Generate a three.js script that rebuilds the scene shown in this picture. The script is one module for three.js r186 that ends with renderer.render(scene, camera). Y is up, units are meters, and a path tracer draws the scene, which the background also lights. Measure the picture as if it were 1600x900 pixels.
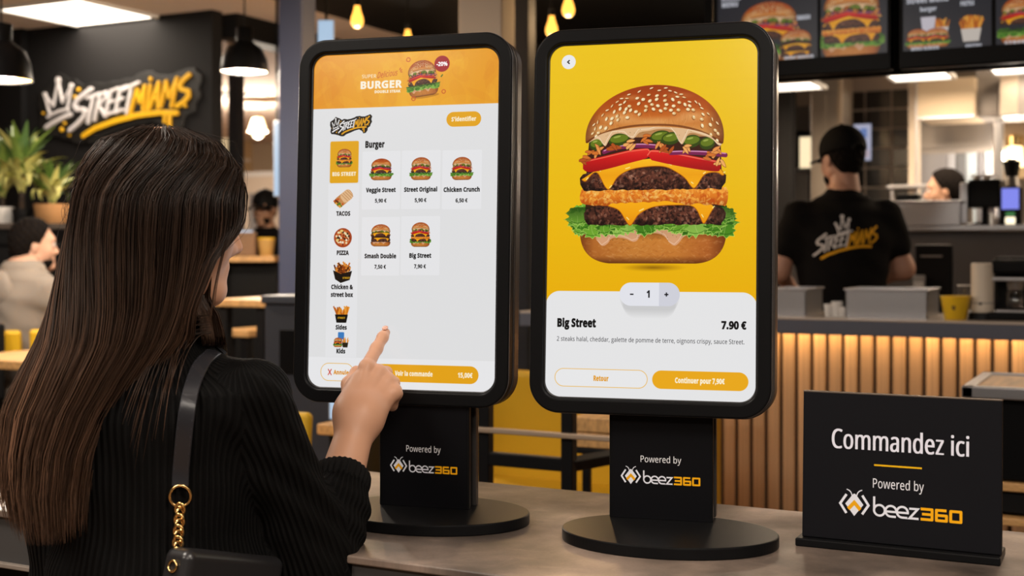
import * as THREE from 'three';
import { RoundedBoxGeometry } from 'three/addons/geometries/RoundedBoxGeometry.js';
import { mergeGeometries, toCreasedNormals } from 'three/addons/utils/BufferGeometryUtils.js';
import { RectAreaLightUniformsLib } from 'three/addons/lights/RectAreaLightUniformsLib.js';

// ------------------------------------------------------------------ camera, sky, exposure
const scene = new THREE.Scene();
const PSI = 27 * Math.PI / 180, EYE = 1.32, FPX = 2000;
const camera = new THREE.PerspectiveCamera(2 * Math.atan(450 / FPX) * 180 / Math.PI, 16 / 9, 0.05, 60);
camera.position.set(0, EYE, 0);
camera.rotation.y = PSI;
camera.setViewOffset(1600, 900, 0, 58, 1600, 900);
camera.focus = 1.95;
camera.userData.fStop = 4.4;
scene.background = new THREE.Color(0.50, 0.66, 0.86);          // pale blue sky, shut out by the walls; no windows let it in
scene.backgroundIntensity = 1.2;
const renderer = new THREE.WebGLRenderer({ antialias: true });
renderer.toneMapping = THREE.LinearToneMapping;
renderer.toneMappingExposure = 1.0;
renderer.shadowMap.enabled = true;
RectAreaLightUniformsLib.init();

const LIGHT = { panel: 30.0, panelGlow: 5.0, screen: 0.3, strip: 42 };
const WARM = [1.0, 0.86, 0.70], SOFT = [1.0, 0.91, 0.80], WARMER = [1.0, 0.62, 0.28];

// ------------------------------------------------------------------ helpers
const V = (x, y, z) => new THREE.Vector3(x, y, z);
const rngOf = (s) => () => { s = (s + 0x6d2b79f5) | 0; let t = Math.imul(s ^ (s >>> 15), 1 | s); t = (t + Math.imul(t ^ (t >>> 7), 61 | t)) ^ t; return ((t ^ (t >>> 14)) >>> 0) / 4294967296; };
const cP = Math.cos(PSI), sP = Math.sin(PSI);
// the camera looks into the room at an angle; kw() turns a place measured along its view into the room's own axes
const kw = (x, y, d) => V(x * cP - d * sP, y, -x * sP - d * cP);
const at = (px, py, d) => kw((px - 800) / FPX * d, EYE + (392 - py) / FPX * d, d);
const onZ = (px, py, z) => { const u = (px - 800) / FPX, t = -z / (u * sP + cP); return at(px, py, t); };
const onY = (px, py, y) => at(px, py, (y - EYE) / ((392 - py) / FPX));
const cf = (px, py, d) => V((px - 800) / FPX * d, EYE + (392 - py) / FPX * d, -d);   // same, before that turn

const used = {};
const numbered = (n) => { const k = used[n] = (used[n] ?? -1) + 1; return k ? n + '_' + String(k).padStart(3, '0') : n; };
function tag(o, label, category, group, kind) {
  if (label) o.userData.label = label;
  if (category) o.userData.category = category;
  if (group) o.userData.group = group;
  if (kind) o.userData.kind = kind;
  return o;
}
function thing(name, label, category, pos = [0, 0, 0], turn = 0, group) {
  const o = new THREE.Group(); o.name = numbered(name); scene.add(o);
  o.position.set(...(pos.isVector3 ? pos.toArray() : pos)); o.rotation.y = turn;
  return tag(o, label, category, group);
}
function mesh(name, geo, mat, parent = scene, pos, rot) {
  const m = new THREE.Mesh(Array.isArray(geo) ? merge(geo) : geo, mat);
  m.name = parent === scene ? numbered(name) : name;
  if (parent !== scene && parent.children.some((c) => c.name === name)) { let k = 1; while (parent.children.some((c) => c.name === name + '_' + String(k).padStart(3, '0'))) k++; m.name = name + '_' + String(k).padStart(3, '0'); }
  if (pos) m.position.set(...(pos.isVector3 ? pos.toArray() : pos));
  if (rot) m.rotation.set(...rot);
  m.castShadow = m.receiveShadow = true;
  parent.add(m); return m;
}
const struct = (name, geo, mat, pos, rot) => tag(mesh(name, geo, mat, scene, pos, rot), null, null, null, 'structure');
function merge(list) {
  const g = list.map((q) => { const n = q.index ? q.toNonIndexed() : q.clone(); for (const k of Object.keys(n.attributes)) if (!['position', 'normal', 'uv'].includes(k)) n.deleteAttribute(k); if (!n.attributes.uv) n.setAttribute('uv', new THREE.Float32BufferAttribute(new Float32Array(n.attributes.position.count * 2), 2)); return n; });
  return mergeGeometries(g);
}
const T = (g, x = 0, y = 0, z = 0, rx = 0, ry = 0, rz = 0) => { if (rx || ry || rz) g.applyMatrix4(new THREE.Matrix4().makeRotationFromEuler(new THREE.Euler(rx, ry, rz))); return g.translate(x, y, z); };
const bx = (w, h, d, x = 0, y = 0, z = 0) => T(new THREE.BoxGeometry(w, h, d), x, y, z);
const rb = (w, h, d, r = 0.004, x = 0, y = 0, z = 0, seg = 2) => T(new RoundedBoxGeometry(w, h, d, seg, Math.min(r, w / 2.01, h / 2.01, d / 2.01)), x, y, z);
const cyl = (r0, r1, h, x = 0, y = 0, z = 0, n = 32) => T(new THREE.CylinderGeometry(r0, r1, h, n), x, y, z);
const lathe = (pts, n = 40) => new THREE.LatheGeometry(pts.map((p) => new THREE.Vector2(...p)), n);
const tube = (pts, r, seg = 24, n = 8, closed = false) => new THREE.TubeGeometry(new THREE.CatmullRomCurve3(pts.map((p) => p.isVector3 ? p : V(...p)), closed), seg, r, n, closed);
const bar = (a, b, w, d = w) => { const A = a.isVector3 ? a : V(...a), B = b.isVector3 ? b : V(...b), g = new RoundedBoxGeometry(w, A.distanceTo(B), d, 1, Math.min(w, d) * 0.12); const q = new THREE.Quaternion().setFromUnitVectors(V(0, 1, 0), B.clone().sub(A).normalize()); g.applyQuaternion(q); const m = A.clone().add(B).multiplyScalar(0.5); return g.translate(m.x, m.y, m.z); };
function rrect(w, h, r) { const s = new THREE.Shape(), x = w / 2, y = h / 2; s.moveTo(-x + r, -y); s.lineTo(x - r, -y); s.absarc(x - r, -y + r, r, -Math.PI / 2, 0); s.lineTo(x, y - r); s.absarc(x - r, y - r, r, 0, Math.PI / 2); s.lineTo(-x + r, y); s.absarc(-x + r, y - r, r, Math.PI / 2, Math.PI); s.lineTo(-x, -y + r); s.absarc(-x + r, -y + r, r, Math.PI, 1.5 * Math.PI); return s; }
const extr = (s, depth, bev = 0, seg = 3, curve = 16) => new THREE.ExtrudeGeometry(s, { depth, bevelEnabled: bev > 0, bevelThickness: bev, bevelSize: bev, bevelOffset: -bev, bevelSegments: seg, curveSegments: curve });

// ------------------------------------------------------------------ textures
const hash2 = (x, y, s) => { let h = Math.imul(x, 374761393) + Math.imul(y, 668265263) + Math.imul(s, 974634541); h = Math.imul(h ^ (h >>> 13), 1274126177); return ((h ^ (h >>> 16)) >>> 0) / 4294967296; };
function tnoise(x, y, px, py, s) { const i = Math.floor(x), j = Math.floor(y), u = x - i, v = y - j, f = u * u * (3 - 2 * u), g = v * v * (3 - 2 * v), m = (a, n) => ((a % n) + n) % n, h = (a, b) => hash2(m(a, px), m(b, py), s); return (h(i, j) * (1 - f) + h(i + 1, j) * f) * (1 - g) + (h(i, j + 1) * (1 - f) + h(i + 1, j + 1) * f) * g; }
function dtex(w, h, f, rep = [1, 1], srgb = true) {
  const d = new Uint8Array(w * h * 4);
  for (let y = 0; y < h; y++) for (let x = 0; x < w; x++) { const c = f(x / w, y / h), o = (y * w + x) * 4; for (let k = 0; k < 3; k++) d[o + k] = Math.max(0, Math.min(255, c[k])); d[o + 3] = 255; }
  const t = new THREE.DataTexture(d, w, h, THREE.RGBAFormat); t.wrapS = t.wrapT = THREE.RepeatWrapping; t.magFilter = THREE.LinearFilter; t.minFilter = THREE.LinearMipmapLinearFilter; t.generateMipmaps = true; t.repeat.set(...rep); if (srgb) t.colorSpace = THREE.SRGBColorSpace; t.needsUpdate = true; return t;
}
function canvasTex(w, h, draw) { const c = document.createElement('canvas'); c.width = w; c.height = h; draw(c.getContext('2d'), w, h); const t = new THREE.CanvasTexture(c); t.colorSpace = THREE.SRGBColorSpace; t.anisotropy = 8; return t; }
const std = (color, roughness = 0.6, metalness = 0, extra = {}) => new THREE.MeshStandardMaterial({ color: Array.isArray(color) ? new THREE.Color().setRGB(...color) : color, roughness, metalness, ...extra });
const phys = (color, roughness, extra = {}) => new THREE.MeshPhysicalMaterial({ color: Array.isArray(color) ? new THREE.Color().setRGB(...color) : color, roughness, ...extra });
const glow = (rgb, k) => new THREE.MeshStandardMaterial({ color: 0x111111, roughness: 0.6, emissive: new THREE.Color().setRGB(...rgb), emissiveIntensity: k });
function fbm(u, v, n, s, oct = 4) { let a = 0, w = 0.5, k = n; for (let i = 0; i < oct; i++) { a += w * tnoise(u * k, v * k, k, k, s + i); w *= 0.5; k *= 2; } return a; }
const woodTex = (r, g, b, s) => dtex(256, 512, (u, v) => { const q = tnoise(u * 48, v * 3, 48, 3, s) * 0.5 + tnoise(u * 14, v * 2, 14, 2, s + 3) * 0.5, k = 0.80 + 0.32 * q + 0.06 * (tnoise(u * 120, v * 12, 120, 12, s + 7) - 0.5); return [r * k, g * k, b * k]; });
const M = {
  black: phys([0.0055, 0.0055, 0.006], 0.36, { specularIntensity: 0.22 }), blackMatt: phys([0.0065, 0.0065, 0.007], 0.6, { specularIntensity: 0.25 }), blackMetal: phys([0.008, 0.008, 0.009], 0.4, { specularIntensity: 0.5 }),
  wallDark: phys([0.011, 0.0105, 0.011], 0.75, { specularIntensity: 0.3 }), wallBlue: std([0.060, 0.075, 0.15], 0.6), ceiling: std([0.72, 0.58, 0.48], 0.9), cream: std([0.62, 0.52, 0.42], 0.8),
  floor: std(0xffffff, 0.5, 0, { map: woodTex(120, 92, 68, 5) }), yellow: std([0.72, 0.42, 0.012], 0.55), yellowGloss: std([0.8, 0.5, 0.015], 0.35),
  steel: std([0.60, 0.60, 0.63], 0.30, 0.85), steelDark: std([0.30, 0.28, 0.27], 0.4, 0.9), gold: std([0.86, 0.58, 0.24], 0.22, 1.0),
  fascia: std([0.085, 0.092, 0.125], 0.5), white: std([0.72, 0.70, 0.68], 0.5), terracotta: std([0.48, 0.25, 0.10], 0.8), soil: std([0.03, 0.02, 0.015], 0.95),
  woodTop: std(0xffffff, 0.42, 0, { map: woodTex(206, 160, 104, 11) }), glass: phys([1, 1, 1], 0.02, { transmission: 1, thickness: 0, ior: 1.45 }),
  wallWarm: std([0.50, 0.38, 0.26], 0.85), grey: std([0.22, 0.21, 0.21], 0.6),
};
// ------------------------------------------------------------------ the room (x along the service counter, z towards the camera)
const H0 = 2.70;
const XL = -11.5, XR = 4.6, ZB = -13.2, ZF = 3.2;
struct('floor', bx(XR - XL + 0.4, 0.1, ZF - ZB + 0.4, (XL + XR) / 2, -0.05, (ZF + ZB) / 2), M.floor);
M.floor.map.repeat.set(12, 5);
struct('ceiling', bx(XR - XL + 0.4, 0.12, ZF - ZB + 0.4, (XL + XR) / 2, H0 + 0.06, (ZF + ZB) / 2), M.ceiling);
struct('wall_front', bx(XR - XL, H0, 0.15, (XL + XR) / 2, H0 / 2, ZF + 0.075), std([0.05, 0.045, 0.04], 0.8));
struct('wall_right', bx(0.15, H0, ZF - ZB, XR + 0.075, H0 / 2, (ZF + ZB) / 2), std([0.10, 0.085, 0.07], 0.8));
struct('wall_left', bx(0.15, H0, ZF - ZB, XL - 0.075, H0 / 2, (ZF + ZB) / 2), M.wallWarm);
struct('wall_back', bx(XR - XL, H0, 0.15, (XR + XL) / 2, H0 / 2, ZB - 0.075), M.wallWarm);
// black wall that carries the shop sign, its free end at the right
const ZS = -5.74;
const signEnd = onZ(331, 100, ZS).x;
struct('wall_sign', bx(3.2, H0, 0.09, signEnd - 1.6, H0 / 2, ZS - 0.045), M.wallDark);
{ // recess at far left, in front of the sign wall's left part
  const l = onZ(44, 60, ZS).x;
  struct('trim_1', bx(1.6, H0, 0.05, l - 0.8, H0 / 2, ZS + 0.03), M.blackMatt);
}
// ceiling beam and slim post behind the pendant
struct('trim_2', bx(0.16, 0.14, 5.5, signEnd - 0.02, H0 - 0.07, ZS - 2.9), M.blackMatt);
{ const p = at(369, 300, 8.6); struct('trim_3', bx(0.075, H0, 0.075, p.x, H0 / 2, p.z), std([0.02, 0.02, 0.025], 0.6)); }
// blue-grey steel post and its dark neighbour
{
  const p = at(435, 200, 6.0);
  struct('column_1', rb(0.135, H0, 0.11, 0.006, p.x + 0.0675, H0 / 2, p.z - 0.055), M.wallBlue);
}
// added glowing panels standing for pale blue window daylight beside the post
for (const [px0, px1, py0, py1, d, lab] of [[497, 521, 32, 120, 6.4, 'added pale blue glow panel for window daylight above left kiosk corner, beside steel post'], [428, 436, 190, 306, 6.3, 'slim added glow strip for pale blue window daylight, left edge of the steel post']]) {
  const a = at(px0, py0, d), b = at(px1, py1, d), w = a.clone().setY(0).distanceTo(b.clone().setY(0)), h = a.y - b.y, t = thing('window_glow_panel', lab, 'light', [(a.x + b.x) / 2, b.y, (a.z + b.z) / 2], PSI);
  mesh('panel_case', rb(w + 0.006, h + 0.01, 0.02, 0.003, 0, h / 2, -0.012), M.grey, t); mesh('panel_face', bx(w, h, 0.004, 0, h / 2, 0), glow([0.52, 0.72, 0.95], 0.75), t); mesh('panel_hanger', bx(0.012, H0 - a.y, 0.012, 0, h + (H0 - a.y) / 2, -0.012), M.blackMatt, t);
}
{ // pale pillar and blue-black post over the left kiosk
  const a = at(714, 30, 5.25), b = at(786, 30, 5.18), c = at(803, 30, 5.5);
  struct('column_2', rb(b.x - a.x, H0, 0.12, 0.006, (a.x + b.x) / 2, H0 / 2, (a.z + b.z) / 2 - 0.06), M.cream);
  struct('column_3', rb(0.075, H0, 0.075, 0.005, c.x, H0 / 2, c.z - 0.10), std([0.010, 0.012, 0.019], 0.9));
}
// dark soffit and rear wall over the middle of the room
const ZM = -7.6;
{
  const l = onZ(524, 30, ZM).x, r = onZ(1240, 30, ZM).x;
  const a = onZ(712, 30, ZM).x, b = onZ(787, 30, ZM).x, c = onZ(836, 300, ZM).x;
  struct('wall_inner', bx(a - l, H0, 0.12, (a + l) / 2, H0 / 2, ZM), M.wallDark);
  struct('wall_inner_panel', bx(b - a, H0, 0.1, (a + b) / 2, H0 / 2, ZM), M.cream);
  struct('wall_inner_right', bx(r - b, H0, 0.12, (r + b) / 2, H0 / 2, ZM), M.wallDark);
  struct('trim_4', bx(0.34, 0.62, 0.05, c, 1.62, ZM + 0.09), M.wallBlue);
  struct('trim_5', bx(0.34, 0.62, 0.05, c, 1.0, ZM + 0.09), M.wallWarm);
}
{ // black part of the ceiling over the service side
  const l = onZ(500, 20, -6).x; struct('ceiling_black', bx(XR - l, 0.02, 4.4, (XR + l) / 2, H0 - 0.012, -6.1), M.blackMatt);
}
// kitchen: rear wall, dark tiles one by one
const ZK = -9.0;
{
  const l = onZ(1216, 200, ZK).x;
  struct('wall_kitchen', bx(XR - l, H0, 0.12, (XR + l) / 2, H0 / 2, ZK - 0.06), std([0.30, 0.26, 0.22], 0.8));
  const a = onZ(1312, 200, ZK).x, b = onZ(1428, 200, ZK).x, tw = 0.178, th = 0.134;
  const g = new THREE.Group(); g.name = 'wall_tiled'; tag(g, null, null, null, 'structure'); g.position.set(a, 0, ZK + 0.004); scene.add(g);
  mesh('tile_bed', bx(b - a, 1.6, 0.012, (b - a) / 2, 1.75, -0.004), std([0.50, 0.42, 0.36], 0.9), g);
  const tg = rb(tw - 0.014, th - 0.014, 0.014, 0.003, 0, 0, 0, 1), tm = [std([0.020, 0.018, 0.017], 0.22), std([0.026, 0.022, 0.020], 0.26), std([0.034, 0.028, 0.024], 0.3)], R = rngOf(4);
  for (let j = 0; j < 11; j++) for (let i = 0; i * tw < b - a - 0.05; i++) mesh('tile', tg, tm[Math.floor(R() * 3)], g, [tw * (i + 0.5), 1.02 + th * j, 0.008 + R() * 0.003]);
}

// ------------------------------------------------------------------ ceiling lights: glowing panel and a light of the same size in front of it
function panelLight(x, z, w, d, label, y = H0, k = 1, col = WARM, g = LIGHT.panelGlow) {
  const t = thing('ceiling_light', label, 'ceiling light', [x, y, z]);
  mesh('light_frame', [bx(w + 0.04, 0.02, 0.02, 0, -0.01, d / 2 + 0.01), bx(w + 0.04, 0.02, 0.02, 0, -0.01, -d / 2 - 0.01), bx(0.02, 0.02, d, w / 2 + 0.01, -0.01, 0), bx(0.02, 0.02, d, -w / 2 - 0.01, -0.01, 0)], M.white, t);
  mesh('diffuser', bx(w, 0.006, d, 0, -0.008, 0), glow([1, 0.86, 0.70], g), t);
  const L = new THREE.RectAreaLight(new THREE.Color().setRGB(...col), LIGHT.panel * k, w, d);
  L.position.set(x, y - 0.03, z); L.lookAt(x, 0, z); L.name = 'light'; scene.add(L);
  return t;
}
{
  const p = onY(124, 18, H0);
  panelLight(p.x, p.z, 0.62, 0.62, 'bright square ceiling panel above the black sign wall, only one on the dining side', H0, 0.4);
}
// unseen panels added above and behind the camera to light the table side
const addedPanels = [[-1.9, -0.6], [0.3, -0.6], [-1.9, 1.2], [0.3, 1.2], [-3.9, -2.2], [2.2, -0.4]];
for (const [x, z] of addedPanels) panelLight(x, z, 0.6, 0.6, 'added unseen square ceiling panel lighting the ordering table from above', H0, 1, SOFT).userData.group = 'added ceiling panels above the ordering table';
// kitchen lights hang a little below the ceiling
for (const [px, py, w, lab] of [[1437, 118, 0.30, 'bright flat kitchen light over the steel hood, middle one under the menu boards'], [1600, 107, 0.32, 'bright flat kitchen light cut by the right picture edge under the menu boards'], [1233, 134, 0.30, 'bright flat kitchen light beside the steel column, next to the tall kiosk edge']]) {
  const p = at(px, py, 7.0); panelLight(p.x, p.z, w, 0.30, lab, p.y + 0.01, px > 1550 ? 0.3 : 1.8, [1, 0.78, 0.55]);
}
for (const [x, z] of [[-0.2, -7.3], [0.9, -7.0], [2.0, -6.9]]) panelLight(x, z, 0.5, 0.3, 'added kitchen ceiling panel above the pass, unseen behind the menu boards, lighting kitchen fittings', H0, 2.2, [1, 0.76, 0.52]).userData.group = 'added kitchen ceiling panels behind the menu boards';  // unseen panels added to brighten the upright kitchen fittings
// far lounge lights
for (const [px, py, lab] of [[356, 146, 'small round-looking glow in the far lounge ceiling left of the slim post'], [388, 146, 'small glow in the far lounge ceiling right of the slim post'], [388, 166, 'lower small glow in the far lounge ceiling right of the slim post']]) {
  const p = onY(px, py, H0); if (p.z > ZB + 0.3 && p.z < -6) panelLight(p.x, p.z, 0.24, 0.16, lab, H0, 16, WARM, 1.6); else panelLight(onZ(px, py, ZB + 0.9).x, ZB + 0.9, 0.22, 0.22, lab, onZ(px, py, ZB + 0.9).y, 16, WARM, 1.6);
}

// ------------------------------------------------------------------ pendants and filament bulbs
function pendant(px, py, d, dia, label, inner = [0.8, 0.62, 0.38], k = 14) {
  const p = at(px, py, d), r = dia / 2, t = thing('pendant_lamp', label, 'pendant lamp', [p.x, p.y, p.z], 0);
  mesh('lamp_shade', lathe([[r, 0], [r * 0.985, r * 0.12], [r * 0.93, r * 0.55], [r * 0.74, r * 0.98], [r * 0.42, r * 1.22], [r * 0.34, r * 1.3], [r * 0.34, r * 1.85], [r * 0.05, r * 1.92], [r * 0.05, r * 1.9], [r * 0.3, r * 1.82], [r * 0.3, r * 1.3], [r * 0.70, r * 0.95], [r * 0.89, r * 0.55], [r * 0.95, r * 0.1], [r * 0.96, 0], [r, 0]], 48), M.black, t);
  mesh('reflector', lathe([[r * 0.945, r * 0.06], [r * 0.87, r * 0.55], [r * 0.6, r * 0.9], [0.01, r * 0.98]], 40), std(inner, 0.7, 0, { side: THREE.DoubleSide }), t);
  mesh('bulb', T(new THREE.SphereGeometry(r * 0.42, 20, 14), 0, r * 0.5, 0), glow([1, 0.78, 0.45], k), t);
  mesh('cord', cyl(0.004, 0.004, H0 - p.y - r * 1.9, 0, r * 1.9 + (H0 - p.y - r * 1.9) / 2, 0, 8), M.blackMatt, t);
  const L = new THREE.PointLight(new THREE.Color().setRGB(...WARM), 6); L.position.set(p.x, p.y - 0.02, p.z); L.shadow.radius = 3; L.castShadow = true; L.name = 'light'; scene.add(L);
  return t;
}
pendant(382, 113, 6.2, 0.232, 'black dome pendant lamp glowing white, hanging in front of the far lounge');
pendant(2, 126, 5.0, 0.238, 'black dome pendant lamp with yellow inside, cut off by the left picture edge', [0.75, 0.40, 0.05], 5);
function bulb(px, py, d, h, label) {
  const p = at(px, py, d), t = thing('filament_bulb', label, 'hanging bulb', [p.x, p.y, p.z], 0);
  mesh('bulb_glass', lathe([[0.001, 0], [h * 0.13, h * 0.02], [h * 0.24, h * 0.12], [h * 0.285, h * 0.28], [h * 0.26, h * 0.46], [h * 0.17, h * 0.72], [h * 0.13, h * 0.9], [h * 0.13, h], [0.001, h]], 28), glow([1.0, 0.42, 0.06], 2.6), t);
  mesh('filament', T(new THREE.SphereGeometry(h * 0.12, 14, 10).scale(0.8, 1.9, 0.8), 0, h * 0.36, 0), glow([1, 0.72, 0.3], 12), t).visible = true;
  mesh('socket', [cyl(h * 0.14, h * 0.15, h * 0.35, 0, h * 1.15, 0, 20)], M.blackMetal, t);
  mesh('cord', cyl(0.003, 0.003, H0 - p.y - h * 1.3, 0, h * 1.3 + (H0 - p.y - h * 1.3) / 2, 0, 8), M.blackMatt, t);
  const L = new THREE.PointLight(new THREE.Color().setRGB(...WARMER), 0.8); L.position.set(p.x, p.y - 0.03, p.z); L.name = 'light'; scene.add(L);
}
bulb(558, 44, 5.6, 0.10, 'small amber filament bulb hanging above the upper left corner of the left kiosk');
bulb(888, 27, 5.6, 0.10, 'amber filament bulb hanging highest, above the upper left corner of the right kiosk');
bulb(862, 58, 6.2, 0.105, 'amber filament bulb low behind the rounded upper left corner of the right kiosk');
bulb(637, 76, 6.6, 0.10, 'filament bulb barely showing over the middle of the left kiosk top edge');
// ------------------------------------------------------------------ smooth bodies: distance fields and a mesher
const sub = (a, b) => [a[0] - b[0], a[1] - b[1], a[2] - b[2]], dot = (a, b) => a[0] * b[0] + a[1] * b[1] + a[2] * b[2];
const arr = (v) => v.isVector3 ? [v.x, v.y, v.z] : v;
const smin = (a, b, k) => { if (k <= 0) return Math.min(a, b); const h = Math.max(k - Math.abs(a - b), 0) / k; return Math.min(a, b) - h * h * k * 0.25; };
const smax = (a, b, k) => -smin(-a, -b, k);
function cap(a, b, ra, rb = ra) { a = arr(a); b = arr(b); const d = sub(b, a), l = dot(d, d) || 1e-9, dx = d[0], dy = d[1], dz = d[2]; return (x, y, z) => { const px = x - a[0], py = y - a[1], pz = z - a[2]; let t = (px * dx + py * dy + pz * dz) / l; t = t < 0 ? 0 : t > 1 ? 1 : t; const qx = px - dx * t, qy = py - dy * t, qz = pz - dz * t; return Math.sqrt(qx * qx + qy * qy + qz * qz) - (ra + (rb - ra) * t); }; }
// ellipsoid with axes given as three unit vectors
function ell(c, r, ax = [[1, 0, 0], [0, 1, 0], [0, 0, 1]]) { c = arr(c); return (x, y, z) => { const p = [x - c[0], y - c[1], z - c[2]], u = dot(p, ax[0]), v = dot(p, ax[1]), w = dot(p, ax[2]); const k0 = Math.hypot(u / r[0], v / r[1], w / r[2]), k1 = Math.hypot(u / (r[0] * r[0]), v / (r[1] * r[1]), w / (r[2] * r[2])); return k1 < 1e-9 ? -Math.min(...r) : k0 * (k0 - 1) / k1; }; }
const uni = (list, k) => (x, y, z) => { let d = 1e9; for (const f of list) d = smin(d, f(x, y, z), k); return d; };
const inter = (f, g, k = 0) => (x, y, z) => smax(f(x, y, z), g(x, y, z), k);
// stacked ellipses: rows [y, halfWidth, halfDepth, offX, offZ] turned by yaw about (cx, cz)
function stack(rows, cx, cz, yaw) {
  const c = Math.cos(yaw), s = Math.sin(yaw), n = rows.length;
  const get = (y) => { if (y <= rows[0][0]) return rows[0]; if (y >= rows[n - 1][0]) return rows[n - 1]; let i = 0; while (rows[i + 1][0] < y) i++; const a = rows[i], b = rows[i + 1]; let t = (y - a[0]) / (b[0] - a[0]); t = t * t * (3 - 2 * t); return a.map((v, k) => v + (b[k] - v) * t); };
  return (x, y, z) => { const r = get(y), X = x - cx, Z = z - cz, u = X * c - Z * s - (r[3] || 0), w = X * s + Z * c - (r[4] || 0), k0 = Math.hypot(u / r[1], w / r[2]), k1 = Math.hypot(u / (r[1] * r[1]), w / (r[2] * r[2])); const d = k1 < 1e-9 ? -Math.min(r[1], r[2]) : k0 * (k0 - 1) / k1; const dy = Math.max(rows[0][0] - y, y - rows[n - 1][0]); return dy > 0 ? Math.hypot(Math.max(d, 0), dy) * (d > 0 ? 1 : 1) : d; };
}
function nets(f, lo, hi, h) {
  const nx = Math.ceil((hi[0] - lo[0]) / h) + 1, ny = Math.ceil((hi[1] - lo[1]) / h) + 1, nz = Math.ceil((hi[2] - lo[2]) / h) + 1, v = new Float32Array(nx * ny * nz);
  const B = 4;   // skip blocks that lie far from the surface
  for (let bz = 0; bz < nz; bz += B) for (let by = 0; by < ny; by += B) for (let bxx = 0; bxx < nx; bxx += B) {
    const c = f(lo[0] + (bxx + B / 2) * h, lo[1] + (by + B / 2) * h, lo[2] + (bz + B / 2) * h), far = Math.abs(c) > h * B * 1.9;
    for (let z = bz; z < Math.min(bz + B, nz); z++) for (let y = by; y < Math.min(by + B, ny); y++) for (let x = bxx; x < Math.min(bxx + B, nx); x++) v[(z * ny + y) * nx + x] = far ? c : f(lo[0] + x * h, lo[1] + y * h, lo[2] + z * h);
  }
  const id = new Int32Array(nx * ny * nz).fill(-1), pos = [], idx = [];
  const off = [0, 1, nx, nx + 1, nx * ny, nx * ny + 1, nx * ny + nx, nx * ny + nx + 1];
  const E = [[0, 1], [2, 3], [4, 5], [6, 7], [0, 2], [1, 3], [4, 6], [5, 7], [0, 4], [1, 5], [2, 6], [3, 7]];
  for (let z = 0; z < nz - 1; z++) for (let y = 0; y < ny - 1; y++) for (let x = 0; x < nx - 1; x++) {
    const o = (z * ny + y) * nx + x; let m = 0; for (let k = 0; k < 8; k++) if (v[o + off[k]] < 0) m |= 1 << k;
    if (m === 0 || m === 255) continue;
    let sx = 0, sy = 0, sz = 0, n = 0;
    for (const [a, b] of E) { if (((m >> a) & 1) === ((m >> b) & 1)) continue; const va = v[o + off[a]], vb = v[o + off[b]], t = va / (va - vb); sx += (a & 1) + t * ((b & 1) - (a & 1)); sy += ((a >> 1) & 1) + t * (((b >> 1) & 1) - ((a >> 1) & 1)); sz += (a >> 2) + t * ((b >> 2) - (a >> 2)); n++; }
    id[o] = pos.length / 3; pos.push(lo[0] + (x + sx / n) * h, lo[1] + (y + sy / n) * h, lo[2] + (z + sz / n) * h);
  }
  const quad = (a, b, c, d, flip) => { if (a < 0 || b < 0 || c < 0 || d < 0) return; flip ? idx.push(a, c, b, b, c, d) : idx.push(a, b, c, b, d, c); };
  for (let z = 1; z < nz - 1; z++) for (let y = 1; y < ny - 1; y++) for (let x = 1; x < nx - 1; x++) {
    const o = (z * ny + y) * nx + x, s = v[o] < 0;
    if (s !== v[o + 1] < 0) quad(id[o - nx * ny - nx], id[o - nx * ny], id[o - nx], id[o], !s);
    if (s !== v[o + nx] < 0) quad(id[o - nx * ny - 1], id[o - 1], id[o - nx * ny], id[o], !s);
    if (s !== v[o + nx * ny] < 0) quad(id[o - nx - 1], id[o - nx], id[o - 1], id[o], !s);
  }
  const g = new THREE.BufferGeometry(); g.setAttribute('position', new THREE.Float32BufferAttribute(pos, 3)); g.setIndex(idx);
  const nor = new Float32Array(pos.length), e = h * 0.35;
  for (let i = 0; i < pos.length; i += 3) { const [x, y, z] = [pos[i], pos[i + 1], pos[i + 2]]; const a = f(x + e, y, z) - f(x - e, y, z), b = f(x, y + e, z) - f(x, y - e, z), c = f(x, y, z + e) - f(x, y, z - e), l = Math.hypot(a, b, c) || 1; nor[i] = a / l; nor[i + 1] = b / l; nor[i + 2] = c / l; }
  g.setAttribute('normal', new THREE.BufferAttribute(nor, 3));
  return g;
}
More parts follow.
